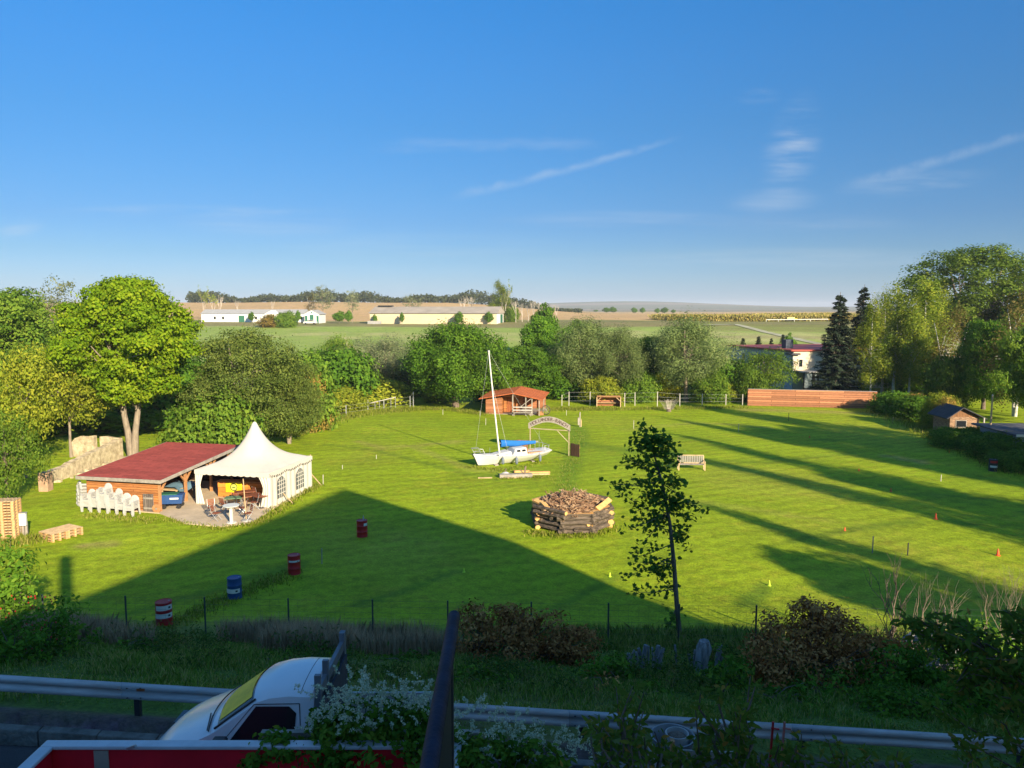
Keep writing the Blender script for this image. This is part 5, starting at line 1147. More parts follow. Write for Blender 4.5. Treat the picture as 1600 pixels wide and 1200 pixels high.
# ------------------------------------------------------------------ boundary fences
def fence(name, label, px_list, hpx, m, wires=True, cat='fence'):
    o = thing(name, label, cat, (0, 0, 0)); pts = []
    for (px, yb, yt) in px_list:
        q = at(px, yb); h = (yb-yt)/1200*depth(q.y, q.z)*1.01; pts.append((q, h)); MB().bar((q.x, q.y, q.z-.1), (q.x, q.y, q.z+h), .085).build('post', m, o)
    if wires:
        for k in (.35, .65, .95):
            mb = MB()
            for (a, ha), (b, hb) in zip(pts[:-1], pts[1:]): mb.bar((a.x, a.y-.05, a.z+ha*k), (b.x, b.y-.05, b.z+hb*k), .012)
            mb.build('wire', M_steel, o)
    return o
fence('wire_fence', 'wire fence on pale posts along the far edge of the lawn under the willows', [(878, 634, 617), (889, 634, 612), (922, 634, 612), (976, 635, 614), (992, 634, 613), (1027, 635, 612), (1062, 635, 615), (1097, 634, 615), (1134, 633, 616), (1160, 634, 616)], 0, M_stake)
fence('wire_fence', 'wire fence on thin grey posts at the left corner of the lawn by the gardens', [(430, 678, 655), (464, 671, 649), (481, 662, 637), (493, 660, 640), (541, 650, 633), (641, 638, 619), (646, 637, 612)], 0, M_steel)
o = thing('metal_railing', 'grey metal railing with a pale sloping top bar in front of the garden hedge', 'railing', (0, 0, 0)); P = [at(567, 641), at(575, 640), at(586, 640), at(593, 640), at(600, 640), at(611, 639), at(618, 638)]
for i, q in enumerate(P): MB().bar((q.x, q.y, q.z), (q.x, q.y, q.z+(.7+.12*i if i not in (1, 4) else 1.15)), .10 if i in (1, 4) else .05).build('post', M_steel, o)
MB().bar((P[0].x, P[0].y, .62), (P[-1].x, P[-1].y, .62+.72), .08).build('top_bar', M_stake, o)
q = at(508, 657); o = thing('rusty_barrel', 'narrow rusty red panel inside a pale timber frame at the left lawn corner', 'panel', q, .1); MB().box(-.3, .3, -.05, .05, 0, 1.3).build('panel', mat('rust_red', (.30, .09, .045), .9, .25, 4), o)
MB().bar((.38, 0, 0), (.36, .1, 2.1), .08).build('post', M_paleWood, o); MB().bar((-.6, 0, 0), (.3, .05, 1.9), .07).build('stay', M_paleWood, o)

# long timber fence on the right
a, b = at(1168, 634), at(1369, 639); d = b-a; o = thing('timber_fence', 'long tall reddish brown plank fence in front of the cream house', 'fence', a, math.atan2(d.y, d.x)); LL = d.length
M_fw = planks('fence_planks', (.40, .17, .085), .26, 5.5, gap=.022, var=.34)
n = 7
for k in range(n): MB().box(LL*k/n+.001, LL*(k+1)/n-.001 if k < n-1 else LL, -.03, .03, .03, 2.05+.01*(k % 2)).build('panel', M_fw, o)
for k in range(n+1): MB().box(LL*k/n-.055, LL*k/n+.055, .035, .12, -.1, 2.0).build('post', M_beam, o)
MB().box(-.02, LL+.02, -.06, .06, 2.065, 2.1).build('cap', M_steel, o)

# ------------------------------------------------------------------ house behind the timber fence
def house():
    o = thing('flat_roofed_house', 'pale two storey house with a low red roof behind the timber fence', 'house', (40.3, 110, g1(40, 110)), R_(11))
    Mw = M_plaster; Mg = mat('shade_tinted_render', (.40, .42, .46), .9, .08, 2)  # walls turned from the sun carry blue grey shade in their colour
    MB().box(0, .16, 0, 19, 0, 5.41).build('side_wall', Mg, o); MB().box(.16, 17, 0, .2, 0, 5.6).build('front_wall', Mw, o); MB().box(.2, 17, 18.8, 19, 0, 5.4).build('back_wall', Mg, o)
    rb = MB(); rb.add([(-.5, -.3, 5.62), (17.4, -.4, 5.62), (17.4, 19.4, 5.42), (-.5, 19.4, 5.42), (-.5, -.3, 5.84), (17.4, -.4, 5.84), (17.4, 19.4, 5.60), (-.5, 19.4, 5.60)], [(3, 2, 1, 0), (4, 5, 6, 7), (0, 1, 5, 4), (1, 2, 6, 5), (2, 3, 7, 6), (3, 0, 4, 7)]); rf = rb.build('roof', mat('red_metal_roof', (.36, .07, .05), .6, .15, 1), o)
    MB().box(1.2, 2.4, 4.0, 5.2, 5.6, 7.1).build('chimney', mat('slate_blue', (.05, .065, .09), .7, .2, 3), rf)
    MB().box(-.9, .9, -.5, .6, 5.1, 5.35).build('canopy', mat('dark_canopy', (.05, .055, .065), .6, .2, 3), o)
    def win(x0, x1, z0, z1):
        w = MB().box(x0, x1, -.03, .0, z0, z1).build('window', M_white, o); MB().box(x0+.08, x1-.08, -.05, -.032, z0+.08, z1-.08).build('pane', M_glass, w)
    win(.9, 1.6, 3.3, 4.5); win(5.0, 7.4, 3.4, 4.6); win(9.5, 11.5, 3.4, 4.6)
    MB().box(0.2, 9.5, -2.6, -.05, 2.7, 2.85).build('veranda_roof', M_conc2, o); v = MB().box(.4, 9.3, -2.45, -2.4, .5, 2.6).build('veranda_glazing', mat('pale_glass', (.30, .36, .38), .15, .4, 1.2), o)
    mb = MB()
    for x in (.3, 1.9, 2.5, 5.3, 7.2, 9.4): mb.box(x-.1 if x != 1.9 else x-.3, x+.1, -2.55, -2.46, .0, 2.69)
    mb.box(.3, 9.4, -2.57, -2.45, .3, .55); mb.build('veranda_frame', M_dark, v)
    for y, z0 in ((3, 3.2), (6, 3.2), (10, 3.2), (14, 3.2), (4, .9), (9, .9)):
        w = MB().box(-.03, 0, y, y+1.0, z0, z0+1.4).build('window', M_white, o); MB().box(-.05, -.031, y+.1, y+.9, z0+.1, z0+1.3).build('pane', M_glass, w)
house()
h2 = thing('garden_house', 'low pale building hidden behind the birch trunks', 'house', (57, 112, g1(57, 112)), R_(8)); MB().box(0, 12, 0, 6, 0, 3).build('wall', mat('pinkish_render', (.5, .4, .34), .9, .1, 2), h2); MB().prism([(-.3, 3.0), (6.3, 3.0), (3, 4.6)], -.3, 12.3, 'x').build('roof', M_roofRed, h2)
for x in (1, 4, 8): w = MB().box(x, x+1.2, -.04, -.003, 1, 2.2).build('window', M_white, h2); MB().box(x+.1, x+1.1, -.06, -.041, 1.1, 2.1).build('pane', M_glass, w)

# sheds on the right boundary
q = Vector((40.6, 70.5, 0)); o = thing('brick_hut', 'small brown brick and timber hut with a dark pitched roof behind the hedge', 'hut', q, R_(-4))
MB().box(0, 2.6, 0, 3.2, 0, 1.9).build('wall', planks('hut_brick', (.32, .2, .12), .09, .26, gap=.008), o); MB().prism([(0, 1.9), (2.6, 1.9), (1.0, 2.75)], .02, 3.2).build('gable', planks('gable_boards', (.26, .13, .06), .14, 2.5, 'v'), o)
rb = MB(); rb.bar((1.02, -.35, 2.82), (-.45, -.35, 1.95), .001, .001) if False else None
for (p, r_) in (((1.0, 2.82), (3.15, 1.78)), ((.98, 2.82), (-.45, 1.78))): rb.add([(p[0], -.4, p[1]), (r_[0], -.4, r_[1]), (r_[0], 3.5, r_[1]), (p[0], 3.5, p[1]), (p[0], -.4, p[1]-.08), (r_[0], -.4, r_[1]-.08), (r_[0], 3.5, r_[1]-.08), (p[0], 3.5, p[1]-.08)], [(0, 1, 2, 3), (7, 6, 5, 4), (0, 4, 5, 1), (1, 5, 6, 2), (2, 6, 7, 3), (3, 7, 4, 0)])
rb.build('roof', mat('dark_felt', (.06, .06, .065), .9, .3, 3), o); w = MB().box(.5, 1.5, -.04, -.002, .9, 1.6).build('window', M_wood, o); MB().box(.57, 1.43, -.055, -.041, .97, 1.53).build('pane', M_glass, w)
MB().box(2.75, 2.85, -.5, -.4, 0, 1.9).build('post', M_stake, o)
q = at(1545, 703); o = thing('utility_pole', 'tall slim wooden pole standing in front of the flat roofed shed', 'pole', q); MB().tube([(0, 0, -.3), (.02, 0, 2.4), (.03, 0, 4.65)], [.085, .075, .06], 9).build('pole', M_paleWood, o, smooth=60); MB().lathe([(.065, 4.62), (.06, 4.68), (.01, 4.72)], 8, (.03, 0, 0)).build('cap', M_steel, o)
q = Vector((41.0, 59.2, 0)); o = thing('flat_roofed_shed', 'blue grey shed with a flat white edged roof at the right picture edge', 'shed', q, R_(-2)); Mb = mat('grey_blue_panel', (.20, .25, .30), .7, .15, 2)
MB().box(-1.6, .7, 0, .1, 0, 1.95).build('front_wall', Mb, o); MB().box(-1.6, -1.5, .1, 5, 0, 1.95).build('side_wall', Mb, o); MB().box(2.1, 7, .9, 1.0, 0, 1.6).build('board_wall', planks('brown_boards', (.20, .13, .09), .16, 3, 'v'), o)
MB().box(-1.8, 7, -.3, 6, 2.0, 2.12).build('roof', mat('roof_felt_grey', (.10, .10, .11), .9, .3, 2), o); MB().box(-1.82, 7.02, -.34, -.302, 1.98, 2.16).build('roof_edge', M_white, o)
MB().box(.75, 1.7, .3, .34, .25, 1.75).build('blue_panel', mat('light_blue_panel', (.30, .42, .5), .6, .12, 2), o)
for x in (1.85, 2.05, 4.5): MB().box(x-.05, x+.05, -.1, 0, 0, 1.98).build('post', M_stake, o)
q = Vector((39.1, 61.5, 0)); o = thing('water_tank', 'pale grey upright water tank left of the flat roofed shed', 'tank', q); MB().lathe([(.45, 0), (.45, 1.5), (.3, 1.6), (.02, 1.62)], 16).build('body', M_steel, o, smooth=40); MB().lathe([(.1, 1.6), (.1, 1.68)], 10).build('cap', M_dark, o)

# ------------------------------------------------------------------ farm buildings far left and centre
def px_m(Y): return Y/1200*1.0
q = atY(315, 262); q2 = atY(476, 262)
o = thing('farm_building', 'long low white farm building with grey roof and green doors far on the left', 'barn', (q.x, 262, q.z-.2)); LL = q2.x-q.x
Mf = mat('farm_white', (.72, .71, .68), .8, .05, 2); Mrf = mat('grey_sheet_roof', (.36, .36, .35), .8, .1, 1)
MB().box(0, LL, 0, 8, 0, 2.9).build('wall', Mf, o); MB().prism([(-.4, 2.9), (8.4, 2.9), (4, 4.4)], -.3, LL, 'x').build('roof', Mrf, o)
MB().prism([(LL*.63, .02), (LL*.63+4.6, .02), (LL*.63+4.6, 2.95), (LL*.63+2.3, 4.1), (LL*.63, 2.95)], -1.6, 3).build('gable_wing', Mf, o)
for x in (LL*.36, LL*.63+1.2): MB().box(x, x+2.0, -.05 if x < LL*.5 else -1.66, -.002 if x < LL*.5 else -1.61, .1, 2.3).build('door', M_green, o)
for x in (LL*.12, LL*.2, LL*.48, LL*.52, LL*.93, LL*.96): MB().box(x, x+.7, -.04, -.003, 1.0, 2.0).build('window', M_glass, o)
q = atY(476, 258); o = thing('gabled_barn', 'white gabled barn end with three green doors beside the long farm building', 'barn', (q.x, 258, q.z-.2)); MB().prism([(0, 0), (4.9, 0), (4.9, 3.3), (2.45, 4.55), (0, 3.3)], 0, 9).build('wall', Mf, o)
for (x0, x1, h) in ((.15, 1.0, 2.7), (1.75, 3.05, 3.0), (4.0, 4.75, 2.7)): MB().box(x0, x1, -.05, -.003, .05, h).build('door', M_green, o)
MB().box(2.2, 2.6, -.05, -.003, 3.4, 4.0).build('vent', M_green, o); rb = MB()
for (p, r_) in (((2.45, 4.62), (5.2, 3.2)), ((2.45, 4.62), (-.3, 3.2))): rb.add([(p[0], -.2, p[1]), (r_[0], -.2, r_[1]), (r_[0], 9.2, r_[1]), (p[0], 9.2, p[1]), (p[0], -.2, p[1]-.12), (r_[0], -.2, r_[1]-.12), (r_[0], 9.2, r_[1]-.12), (p[0], 9.2, p[1]-.12)], [(0, 1, 2, 3), (7, 6, 5, 4), (0, 4, 5, 1), (1, 5, 6, 2), (2, 6, 7, 3), (3, 7, 4, 0)])
rb.build('roof', Mrf, o)
q = atY(578, 260); q2 = atY(776, 253); dd = q2-q; LL = math.hypot(dd.x, dd.y); o = thing('long_barn', 'very long beige barn with a shallow grey brown roof on the brown hillside', 'barn', (q.x, q.y, q.z-.25), math.atan2(dd.y, dd.x))
MB().box(0, LL, 0, 13, 0, 3.75).build('wall', planks('barn_panels', (.60, .50, .33), 1.25, 6, 'h', .03, .06, .9, (.5, .42, .28)), o); MB().prism([(-.5, 3.75), (13.5, 3.75), (6.5, 6.0)], -.4, LL+.4, 'x').build('roof', mat('fibre_cement', (.34, .30, .25), .95, .15, .3), o)
MB().box(LL+.0, LL+.05, .3, 12.7, .1, 3.6).build('end_wall', Mf, o); MB().box(LL+.05, LL+.1, 6.5, 11, .1, 3.4).build('end_door', M_green, o); MB().box(1, 6, 5.5, 7.5, 6.0, 6.4).build('ridge_vent', M_dark, o)
q = atY(579, 256); o = thing('concrete_trough', 'low grey concrete trough at the left end of the long barn', 'trough', q, 0); MB().box(-1, 3.4, 0, 1.2, 0, .9).build('body', M_conc2, o); MB().box(-1.05, 3.45, -.05, 1.25, .9, 1.0).build('rim', M_stake, o)
def car(q, rz, m, l, sc=1):
    o = thing('parked_car', l, 'car', q, rz, scale=(sc, sc, sc)); prof = [(-2.1, .35), (-2.15, .75), (-1.95, .92), (-1.1, 1.0), (-.5, 1.42), (.9, 1.45), (1.7, 1.0), (2.1, .92), (2.15, .4)]
    MB().prism(prof, -.82, .82).build('body', m, o, bevel=.06); MB().prism([(-.98, 1.02), (-.48, 1.36), (.85, 1.38), (1.5, 1.02)], -.83, .83).build('window', M_glass, o)
    for x in (-1.35, 1.35):
        for y in (-.84, .64):
            w = MB().prism([(x+.31*math.cos(k*.5236), .31+.31*math.sin(k*.5236)) for k in range(12)], y, y+.2).build('wheel', M_black, o)
car(atY(485, 250), 0, M_white, 'white car parked at the white gabled barn'); car(atY(593, 95), .1, mat('car_teal', (.05, .11, .14), .3, .1, 2), 'dark teal car half hidden behind the metal railing')
q = atY(1236, 287); o = thing('yellow_trailer', 'small yellow trailer standing on the far field edge by the maize', 'trailer', q); MB().box(-1.4, 1.4, 0, 1.2, .5, 1.6).build('body', mat('trailer_yellow', (.72, .62, .22), .6, .1, 2), o, bevel=.05); MB().box(1.4, 2.4, .2, 1.0, .7, 1.1).build('drawbar', M_yellow, o)
for x in (-.7, .7): MB().prism([(x+.3*math.cos(k*.5236), .3+.3*math.sin(k*.5236)) for k in range(12)], -.1, .1).build('wheel', M_black, o)
o = thing('white_pipe', 'long thin white irrigation pipe running along the maize edge', 'pipe', (0, 0, 0)); P = [atY(px, 287) for px in (1196, 1215, 1240, 1265, 1292)]
MB().tube([(p.x, p.y+1.2*0-.8, p.z+.75) for p in P], .16, 6).build('pipe', M_white, o); mb = MB()
for p in P: mb.bar((p.x, p.y-.8, p.z-.1), (p.x, p.y-.8, p.z+.75), .12)
mb.build('stand', M_steel, o)
q = atY(520, 112); o = thing('garden_cabin', 'tiny garden cabin with a pale flat roof among the hedges', 'cabin', (q.x, 112, q.z+1.2), .2); MB().box(-1, 1, 0, 2, -1.5, 1.5).build('wall', M_wood, o); MB().box(-1.3, 1.3, -.3, 2.3, 1.5, 1.66).build('roof', M_stake, o)
# field track on the right: a real sheet over the ground
def ribbon(name, pts, w, m, dz=.06):
    P = [Vector(p) for p in pts]; dense = []
    for a, b in zip(P[:-1], P[1:]):
        n = max(2, int((b-a).length/4)); dense += [a.lerp(b, k/n) for k in range(n)]
    dense.append(P[-1]); mb = MB(); vs = []
    for i, p in enumerate(dense):
        d = dense[min(i+1, len(dense)-1)]-dense[max(i-1, 0)]; nrm = Vector((d.y, -d.x, 0)).normalized()
        for s in (-1, -.33, .33, 1): x, y = p.x+nrm.x*w/2*s, p.y+nrm.y*w/2*s; vs.append((x, y, g1(x, y)+dz))
    mb.add(vs, [(i*4+k, i*4+k+1, i*4+k+5, i*4+k+4) for i in range(len(dense)-1) for k in range(3)]); return tag(mb.build(name, m, fix=False), kind='structure')
ribbon('track', [at(1095, 508), at(1150, 507), at(1195, 519), at(1240, 529), at(1285, 539), at(1330, 549)], 2.6, mat('grassy_track', (.38, .37, .24), .95, .3, .25), .12)

# ------------------------------------------------------------------ the verge: wire fence, posts, standing logs
o = thing('verge_fence', 'dark green wire mesh fence along the foot of the road bank', 'fence', (0, 0, 0)); tops = []
for k, px in enumerate((-60, 70, 199, 322, 452, 583, 700, 830, 950, 1060, 1180, 1308, 1472, 1600, 1720)):
    q = atY(px, 24.3); MB().tube([(q.x, q.y, q.z-.1), (q.x, q.y, q.z+1.45)], .03, 6).build('post', mat('fence_green_metal', (.05, .065, .06), .5, .2, 4), o, smooth=60); tops.append(q)
mb = MB()
for a, b in zip(tops[:-1], tops[1:]):
    for z in (.2, .4, .6, .8, 1.0, 1.2, 1.4): mb.bar((a.x, a.y, a.z+z), (b.x, b.y, b.z+z), .004)
    n = int((b-a).length/.3)
    for k in range(n): p = a.lerp(b, k/n); mb.bar((p.x, p.y-.008, p.z+.1), (p.x, p.y-.008, p.z+1.42), .003)
mb.build('mesh', MATS['fence_green_metal'], o)
M_log = mat('grey_driftwood', (.16, .16, .17), .9, .5, 2.2, .8, col2=(.40, .40, .41), stretch=(5, 5, .8))
rl = random.Random(3); first = None
for k, (px, top) in enumerate(((981, 1021), (987, 1016), (994, 1019), (1001, 1013), (1006, 1008), (1012, 1010), (1019, 1012), (1024, 1009), (1031, 1013), (1057, 1008), (1078, 1022), (1085, 1016), (1120, 1008), (1127, 1016))):
    Y = 20.4+rl.uniform(-.4, .4); q = atY(px, Y); h = ray_y(px, top, Y)[1]-q.z; r0 = rl.uniform(.03, .075)
    lab = ['slim dark post, leftmost of the upright grey logs', 'second of the upright grey logs, lit along one side', 'third of the upright grey logs', 'fourth of the upright grey logs', 'tallest thin log in the left half of the row', 'sixth of the upright grey logs', 'seventh of the upright grey logs', 'eighth of the upright grey logs', 'last log of the dense left row', 'single grey log directly at the sapling stem', 'short grey log left of the big pale trunk', 'grey log touching the big pale trunk', 'thin log just right of the big pale trunk', 'last short log right of the big pale trunk'][k]
    mb = MB(); mb.tube([(0, 0, -.2), (rl.uniform(-.03, .03), 0, h*.5), (rl.uniform(-.1, .1), .02, h)], [r0*1.1, r0, r0*.85], 9); ob = mb.build('standing_log', M_log, smooth=50); ob.location = q; tag(ob, lab, 'log', 'upright grey logs on the bank')
q = atY(1097, 19.8); h = ray_y(1100, 1001, 19.8)[1]-q.z; ob = MB().tube([(0, 0, -.2), (-.02, 0, h*.4), (.04, 0, h*.8), (.03, 0, h)], [.15, .17, .21, .13], 12).build('standing_log', M_log, smooth=50); ob.location = q; tag(ob, 'thick pale grey trunk standing upright, largest of the logs on the bank', 'log', 'upright grey logs on the bank')
for k in range(10):
    px = 1400+22*k+rl.uniform(-6, 6); Y = rl.uniform(20.5, 23.5); q = atY(px, Y); a = rl.uniform(-.6, .6); L_ = rl.uniform(1, 1.8); r0 = rl.uniform(.06, .13)
    mb = MB(); mb.tube([(-L_/2*math.cos(a), -L_/2*math.sin(a), .2), (L_/2*math.cos(a), L_/2*math.sin(a), .35+rl.uniform(.1, .9))], [r0, r0*.8], 8); ob = mb.build('leaning_log', M_log, smooth=50); ob.location = q
    tag(ob, 'dark log lying slanted in the thicket at lower right, number from the left: '+['one', 'two', 'three', 'four', 'five', 'six', 'seven', 'eight', 'nine', 'ten'][k], 'log', 'logs dumped in the thicket')

# ------------------------------------------------------------------ white pick-up van
def van():
    zr = roadz(-3.6, 10.5); VY = 10.0; o = thing('pickup_van', 'white flatbed van with a yellow windscreen sunshade parked on the road', 'van', (-2.74, VY, zr+.25), -.0)
    Mp = mat('van_white', (.66, .68, .70), .22, .05, 1.5, spec=.55); W = 1.52
    inset = lambda z: max(0, (z-1.12)*.20)
    ZS = lambda z: z if z < 1.12 else 1.12+(z-1.12)*.88
    P = [(-2.42, .38), (-2.46, .62), (-2.38, .86), (-2.18, 1.02), (-1.98, 1.12), (-1.42, 1.40), (-1.36, 1.44), (-.80, 1.90), (-.62, 1.965), (-.35, 1.995), (-.04, 1.98), (0, 1.93), (0, 1.12), (0, .38)]
    P = [(x, ZS(z)) for x, z in P]
    n = len(P); NV = 12
    def top(i, v):
        x, z = P[i]; i_ = inset(z); y = i_+(W-2*i_)*v; s = (2*v-1); crown = (.06 if z > 1.3 else .04)*(1-s*s) if z > .9 else 0; bow = .10*(1-s*s) if i < 8 else 0
        edge = -.03*abs(s)**8 if 7 <= i <= 11 else 0
        return (x-bow, y, z+crown+edge)
    mb = MB(); mb.grid(lambda u, v: top(int(round(u*(n-1))), v), n-1, NV)
    for s in (0, 1):
        e = [top(i, s) for i in range(n)]; ib = 4; mb.add(e[:ib+1]+[e[-2], e[-1]], [tuple(range(ib+3))]); mb.add(e[ib:-1], [tuple(range(len(e[ib:-1])))])
    body = mb.build('cab', Mp, o, smooth=32)
    # windscreen + sunshade
    def scr(u, v, off, u0=.06, u1=.94, v0=.07, v1=.93):
        t = u0+(u1-u0)*u; w = v0+(v1-v0)*v; a = Vector(top(6, w)); b = Vector(top(7, w)); p = a.lerp(b, t); return tuple(p+Vector((-.62, 0, .78))*off)
    ws = MB().grid(lambda u, v: scr(u, v, .008), 6, 12).build('windscreen', M_glass, body, smooth=60, fix=False); MB().grid(lambda u, v: scr(u, v, .014, .10, .90, .11, .89), 6, 12).build('sunshade', mat('sunshade_yellow', (.90, .58, .04), .6, .2, 3), ws, smooth=60, fix=False)
    f = lambda x, z, off=-.006: (x, inset(z)+off, z)
    g = lambda x, z, off=.006: (x, W-inset(z)+off, z)
    for ff in (f, g):
        dr = MB(); dr.add([ff(x, ZS(z)) for x, z in ((-1.24, 1.18), (-.27, 1.18), (-.24, 1.72), (-.34, 1.82), (-.80, 1.82))], [(0, 1, 2, 3, 4)]); dr.build('side_window', M_glass, body, fix=False)
        sm = MB()
        for (a, b) in (((-1.33, 1.18), (-.83, 1.76)), ((-.83, 1.76), (-.20, 1.77)), ((-.20, 1.77), (-.16, 1.18)), ((-.16, 1.18), (-.18, .45)), ((-1.33, 1.18), (-1.30, .45))): sm.bar(ff(a[0], a[1], ff(0, 0, 0)[1]*0), ff(b[0], b[1], 0), .012, .006)
        sm.build('door_seam', M_dark, body)
    rsm = MB(); rsm.tube([(lambda p: (p[0]-.16, p[1], p[2]+.004))(top(10, .04+.92*k/12)) for k in range(13)], .006, 4); rsm.build('roof_seam', M_dark, body)
    hs2 = MB(); hs2.tube([(lambda p: (p[0]-.03, p[1], p[2]+.004))(top(5, .04+.92*k/12)) for k in range(13)], .010, 4); hs2.build('bonnet_seam', M_dark, body)
    ap = MB(); ap.tube([tuple(Vector(top(6, .035)).lerp(Vector(top(7, .035)), k/4)+Vector((-.01, 0, .012))) for k in range(5)], .016, 5); ap.build('screen_seal', M_dark, body)
    mr = MB(); mr.box(-1.30, -1.12, -.28, -.10, 1.16, 1.44); mr.bar((-1.2, .02, 1.25), (-1.2, -.12, 1.28), .04); mr.build('mirror', mat('mirror_black', (.03, .032, .035), .5, .1, 3), o, bevel=.02)
    MB().box(-1.118, -1.112, -.26, -.12, 1.18, 1.42).build('mirror_glass', M_glass, o)
    ln = MB(); ln.bar((-1.48, .1, 1.40), (-1.60, .55, 1.40), .015); ln.build('wiper', M_dark, o)
    hl = MB(); hl.box(-2.40, -2.30, .06, .42, .80, .95); hl.build('headlight', M_glass, o); hl = MB(); hl.box(-2.40, -2.30, W-.42, W-.06, .80, .95); hl.build('headlight', M_glass, o)
    MB().box(-2.55, -2.41, .02, W-.02, .36, .60).build('bumper', M_dark, o, bevel=.03)
    # headboard rack behind the cab
    hb = MB(); hb.bar((.10, -.06, 2.0), (.10, W+.06, 2.0), .06, .14)
    for y in (-.02, .42, 1.48, W+.02): hb.box(.06, .14, y-.03, y+.03, .8, 2.26 if y < .5 else 2.20)
    hb.build('headboard_frame', mat('rack_steel', (.13, .14, .16), .5, .2, 4), o); MB().box(.145, .175, .05, W-.05, .85, 1.86).build('headboard_panel', mat('rack_mesh', (.04, .045, .06), .7, .3, 6), o); MB().bar((.04, .1, 1.9), (.04, W-.1, 1.9), .03, .14).build('headboard_board', M_beam, o)
    MB().box(.1, 1.75, -.02, W+.02, .78, .86).build('bed_floor', M_wood, o); sdb = MB(); sdb.box(.2, 1.75, -.04, -.01, .865, 1.2); sdb.box(.2, 1.75, W+.01, W+.04, .865, 1.2); sdb.box(1.75, 1.78, -.04, W+.04, .865, 1.2); sdb.build('sideboard', M_steel, o)
    MB().box(-2.2, 1.7, .35, W-.35, .35, .6).build('chassis', M_dark, o)
    for x in (-1.75, 1.1):
        for y in (.0, W-.22):
            w = MB().prism([(x+.42*math.cos(k*.3142), .15+.42*math.sin(k*.3142)) for k in range(20)], y, y+.22).build('wheel', M_black, o, smooth=40)
            MB().prism([(x+.24*math.cos(k*.3142), .15+.24*math.sin(k*.3142)) for k in range(20)], y-.006 if y < .5 else y+.221, y-.001 if y < .5 else y+.227).build('rim', M_steel, w)
van()
# red open container with a white rim
zc = roadz(-3, 8); o = thing('red_container', 'open red container with a white rim in the lower left corner', 'container', (-5.72, 6.3, zc)); hh = 6.60-zc; LX, DY = 5.0, 2.7
Mr = mat('container_red', (.72, .012, .03), .55, .15, 1.2)
MB().box(.06, LX, DY-.05, DY, .2, hh).build('far_wall', Mr, o); MB().box(0, .05, .05, DY, .2, hh).build('side_wall', Mr, o); MB().box(LX, LX+.05, .05, DY, .2, hh).build('side_wall', Mr, o); MB().box(0, LX+.05, 0, .05, .2, hh).build('near_wall', Mr, o); MB().box(.05, LX, .05, DY-.05, .2, .26).build('floor', M_conc2, o)
rm = MB(); rm.box(-.06, LX+.1, DY-.09, DY+.06, hh+.002, hh+.05); rm.box(-.06, .10, -.06, DY-.092, hh+.002, hh+.05); rm.box(LX-.05, LX+.1, -.06, DY-.092, hh+.002, hh+.05); rm.box(.102, LX-.052, -.06, .08, hh+.002, hh+.05); rm.build('rim', mat('rim_white', (.5, .52, .55), .4, .1, 3), o, bevel=.012)
MB().box(.58, .76, DY-.065, DY-.052, .27, hh-.02).build('strip', mat('beige_strip', (.34, .30, .24), .7, .1, 3), o); MB().bar((1.02, DY-.1, hh+.03), (1.14, DY-.14, hh+.09), .03).build('latch', M_steel, o)
for x in (.8, 3.6): MB().prism([(x+.3*math.cos(k*.5236), .3+.3*math.sin(k*.5236)) for k in range(12)], -.0-.2, -.002).build('wheel', M_black, o)
# plank fence behind the container
o = thing('plank_fence', 'brown upright plank fence overgrown by white flowering climber', 'fence', (0, 9.45, 0)); mb = MB(); x = -3.2
while x < -.45: mb.box(x, x+.135, 0, .025, 4.5, 6.44); x += .14
mb.build('planks', M_vertWood, o); MB().box(-3.25, -.42, -.03, .055, 6.442, 6.53).build('cap_rail', M_wood, o)
for x in (-3.2, -1.8, -.5): MB().box(x-.05, x+.05, .03, .12, 4.4, 6.43).build('post', M_beam, o)
# yard things below right
def zY(py, Y): return ray_y(800, py, Y)[1]
Y = 11.5; xx = (1051-800)/1200*depth(Y, 5.2); zt = zY(1148, Y); z0 = roadz(xx, 11.5)
o = thing('wooden_crate', 'wooden crate carrying the zinc tub beside the guard rail', 'crate', (xx, Y, z0)); hB = max(.2, zt-z0-.36); mb = MB()
for k in range(4): z = hB*k/4; mb.box(-.33, .33, -.33, -.31, z+.01, z+hB/4-.02); mb.box(-.33, .33, .31, .33, z+.01, z+hB/4-.02); mb.box(-.33, -.31, -.308, .308, z+.01, z+hB/4-.02); mb.box(.31, .33, -.308, .308, z+.01, z+hB/4-.02)
mb.build('slats', M_wood, o); MB().box(-.34, .34, -.34, .34, hB-.015, hB).build('top', M_wood, o)
o = thing('zinc_tub', 'round pale zinc tub on a crate beside the guard rail', 'tub', (xx, Y, z0+hB)); mb = MB(); mb.lathe([(.27, 0), (.335, .34), (.35, .355), (.325, .355), (.315, .33), (.26, .05), (.01, .05)], 28); mb.build('body', mat('zinc', (.22, .23, .24), .5, .15, 4), o, smooth=45)
o = thing('flower_pot', 'white and red flower pot standing inside the zinc tub', 'pot', (xx+.06, Y-.03, z0+hB+.05)); MB().lathe([(.13, 0), (.17, .16)], 18).build('lower_band', M_red, o, smooth=45); MB().lathe([(.171, .16), (.185, .36), (.165, .36), (.15, .3), (.01, .3)], 18).build('body', mat('pot_white', (.34, .34, .33), .6, .1, 4), o, smooth=45); MB().lathe([(.15, .302), (.1, .34), (.02, .36)], 12).build('soil', M_bark, o)
o = thing('timber_board', 'pale timber board lying across the zinc tub', 'board', (xx+.35, Y-.42, z0+hB+.25), -.08); MB().box(-.45, .75, -.02, .02, 0, .1).build('board', M_wood, o); MB().box(-.47, -.41, -.05, .05, -.5, .25).build('stake', M_beam, o)
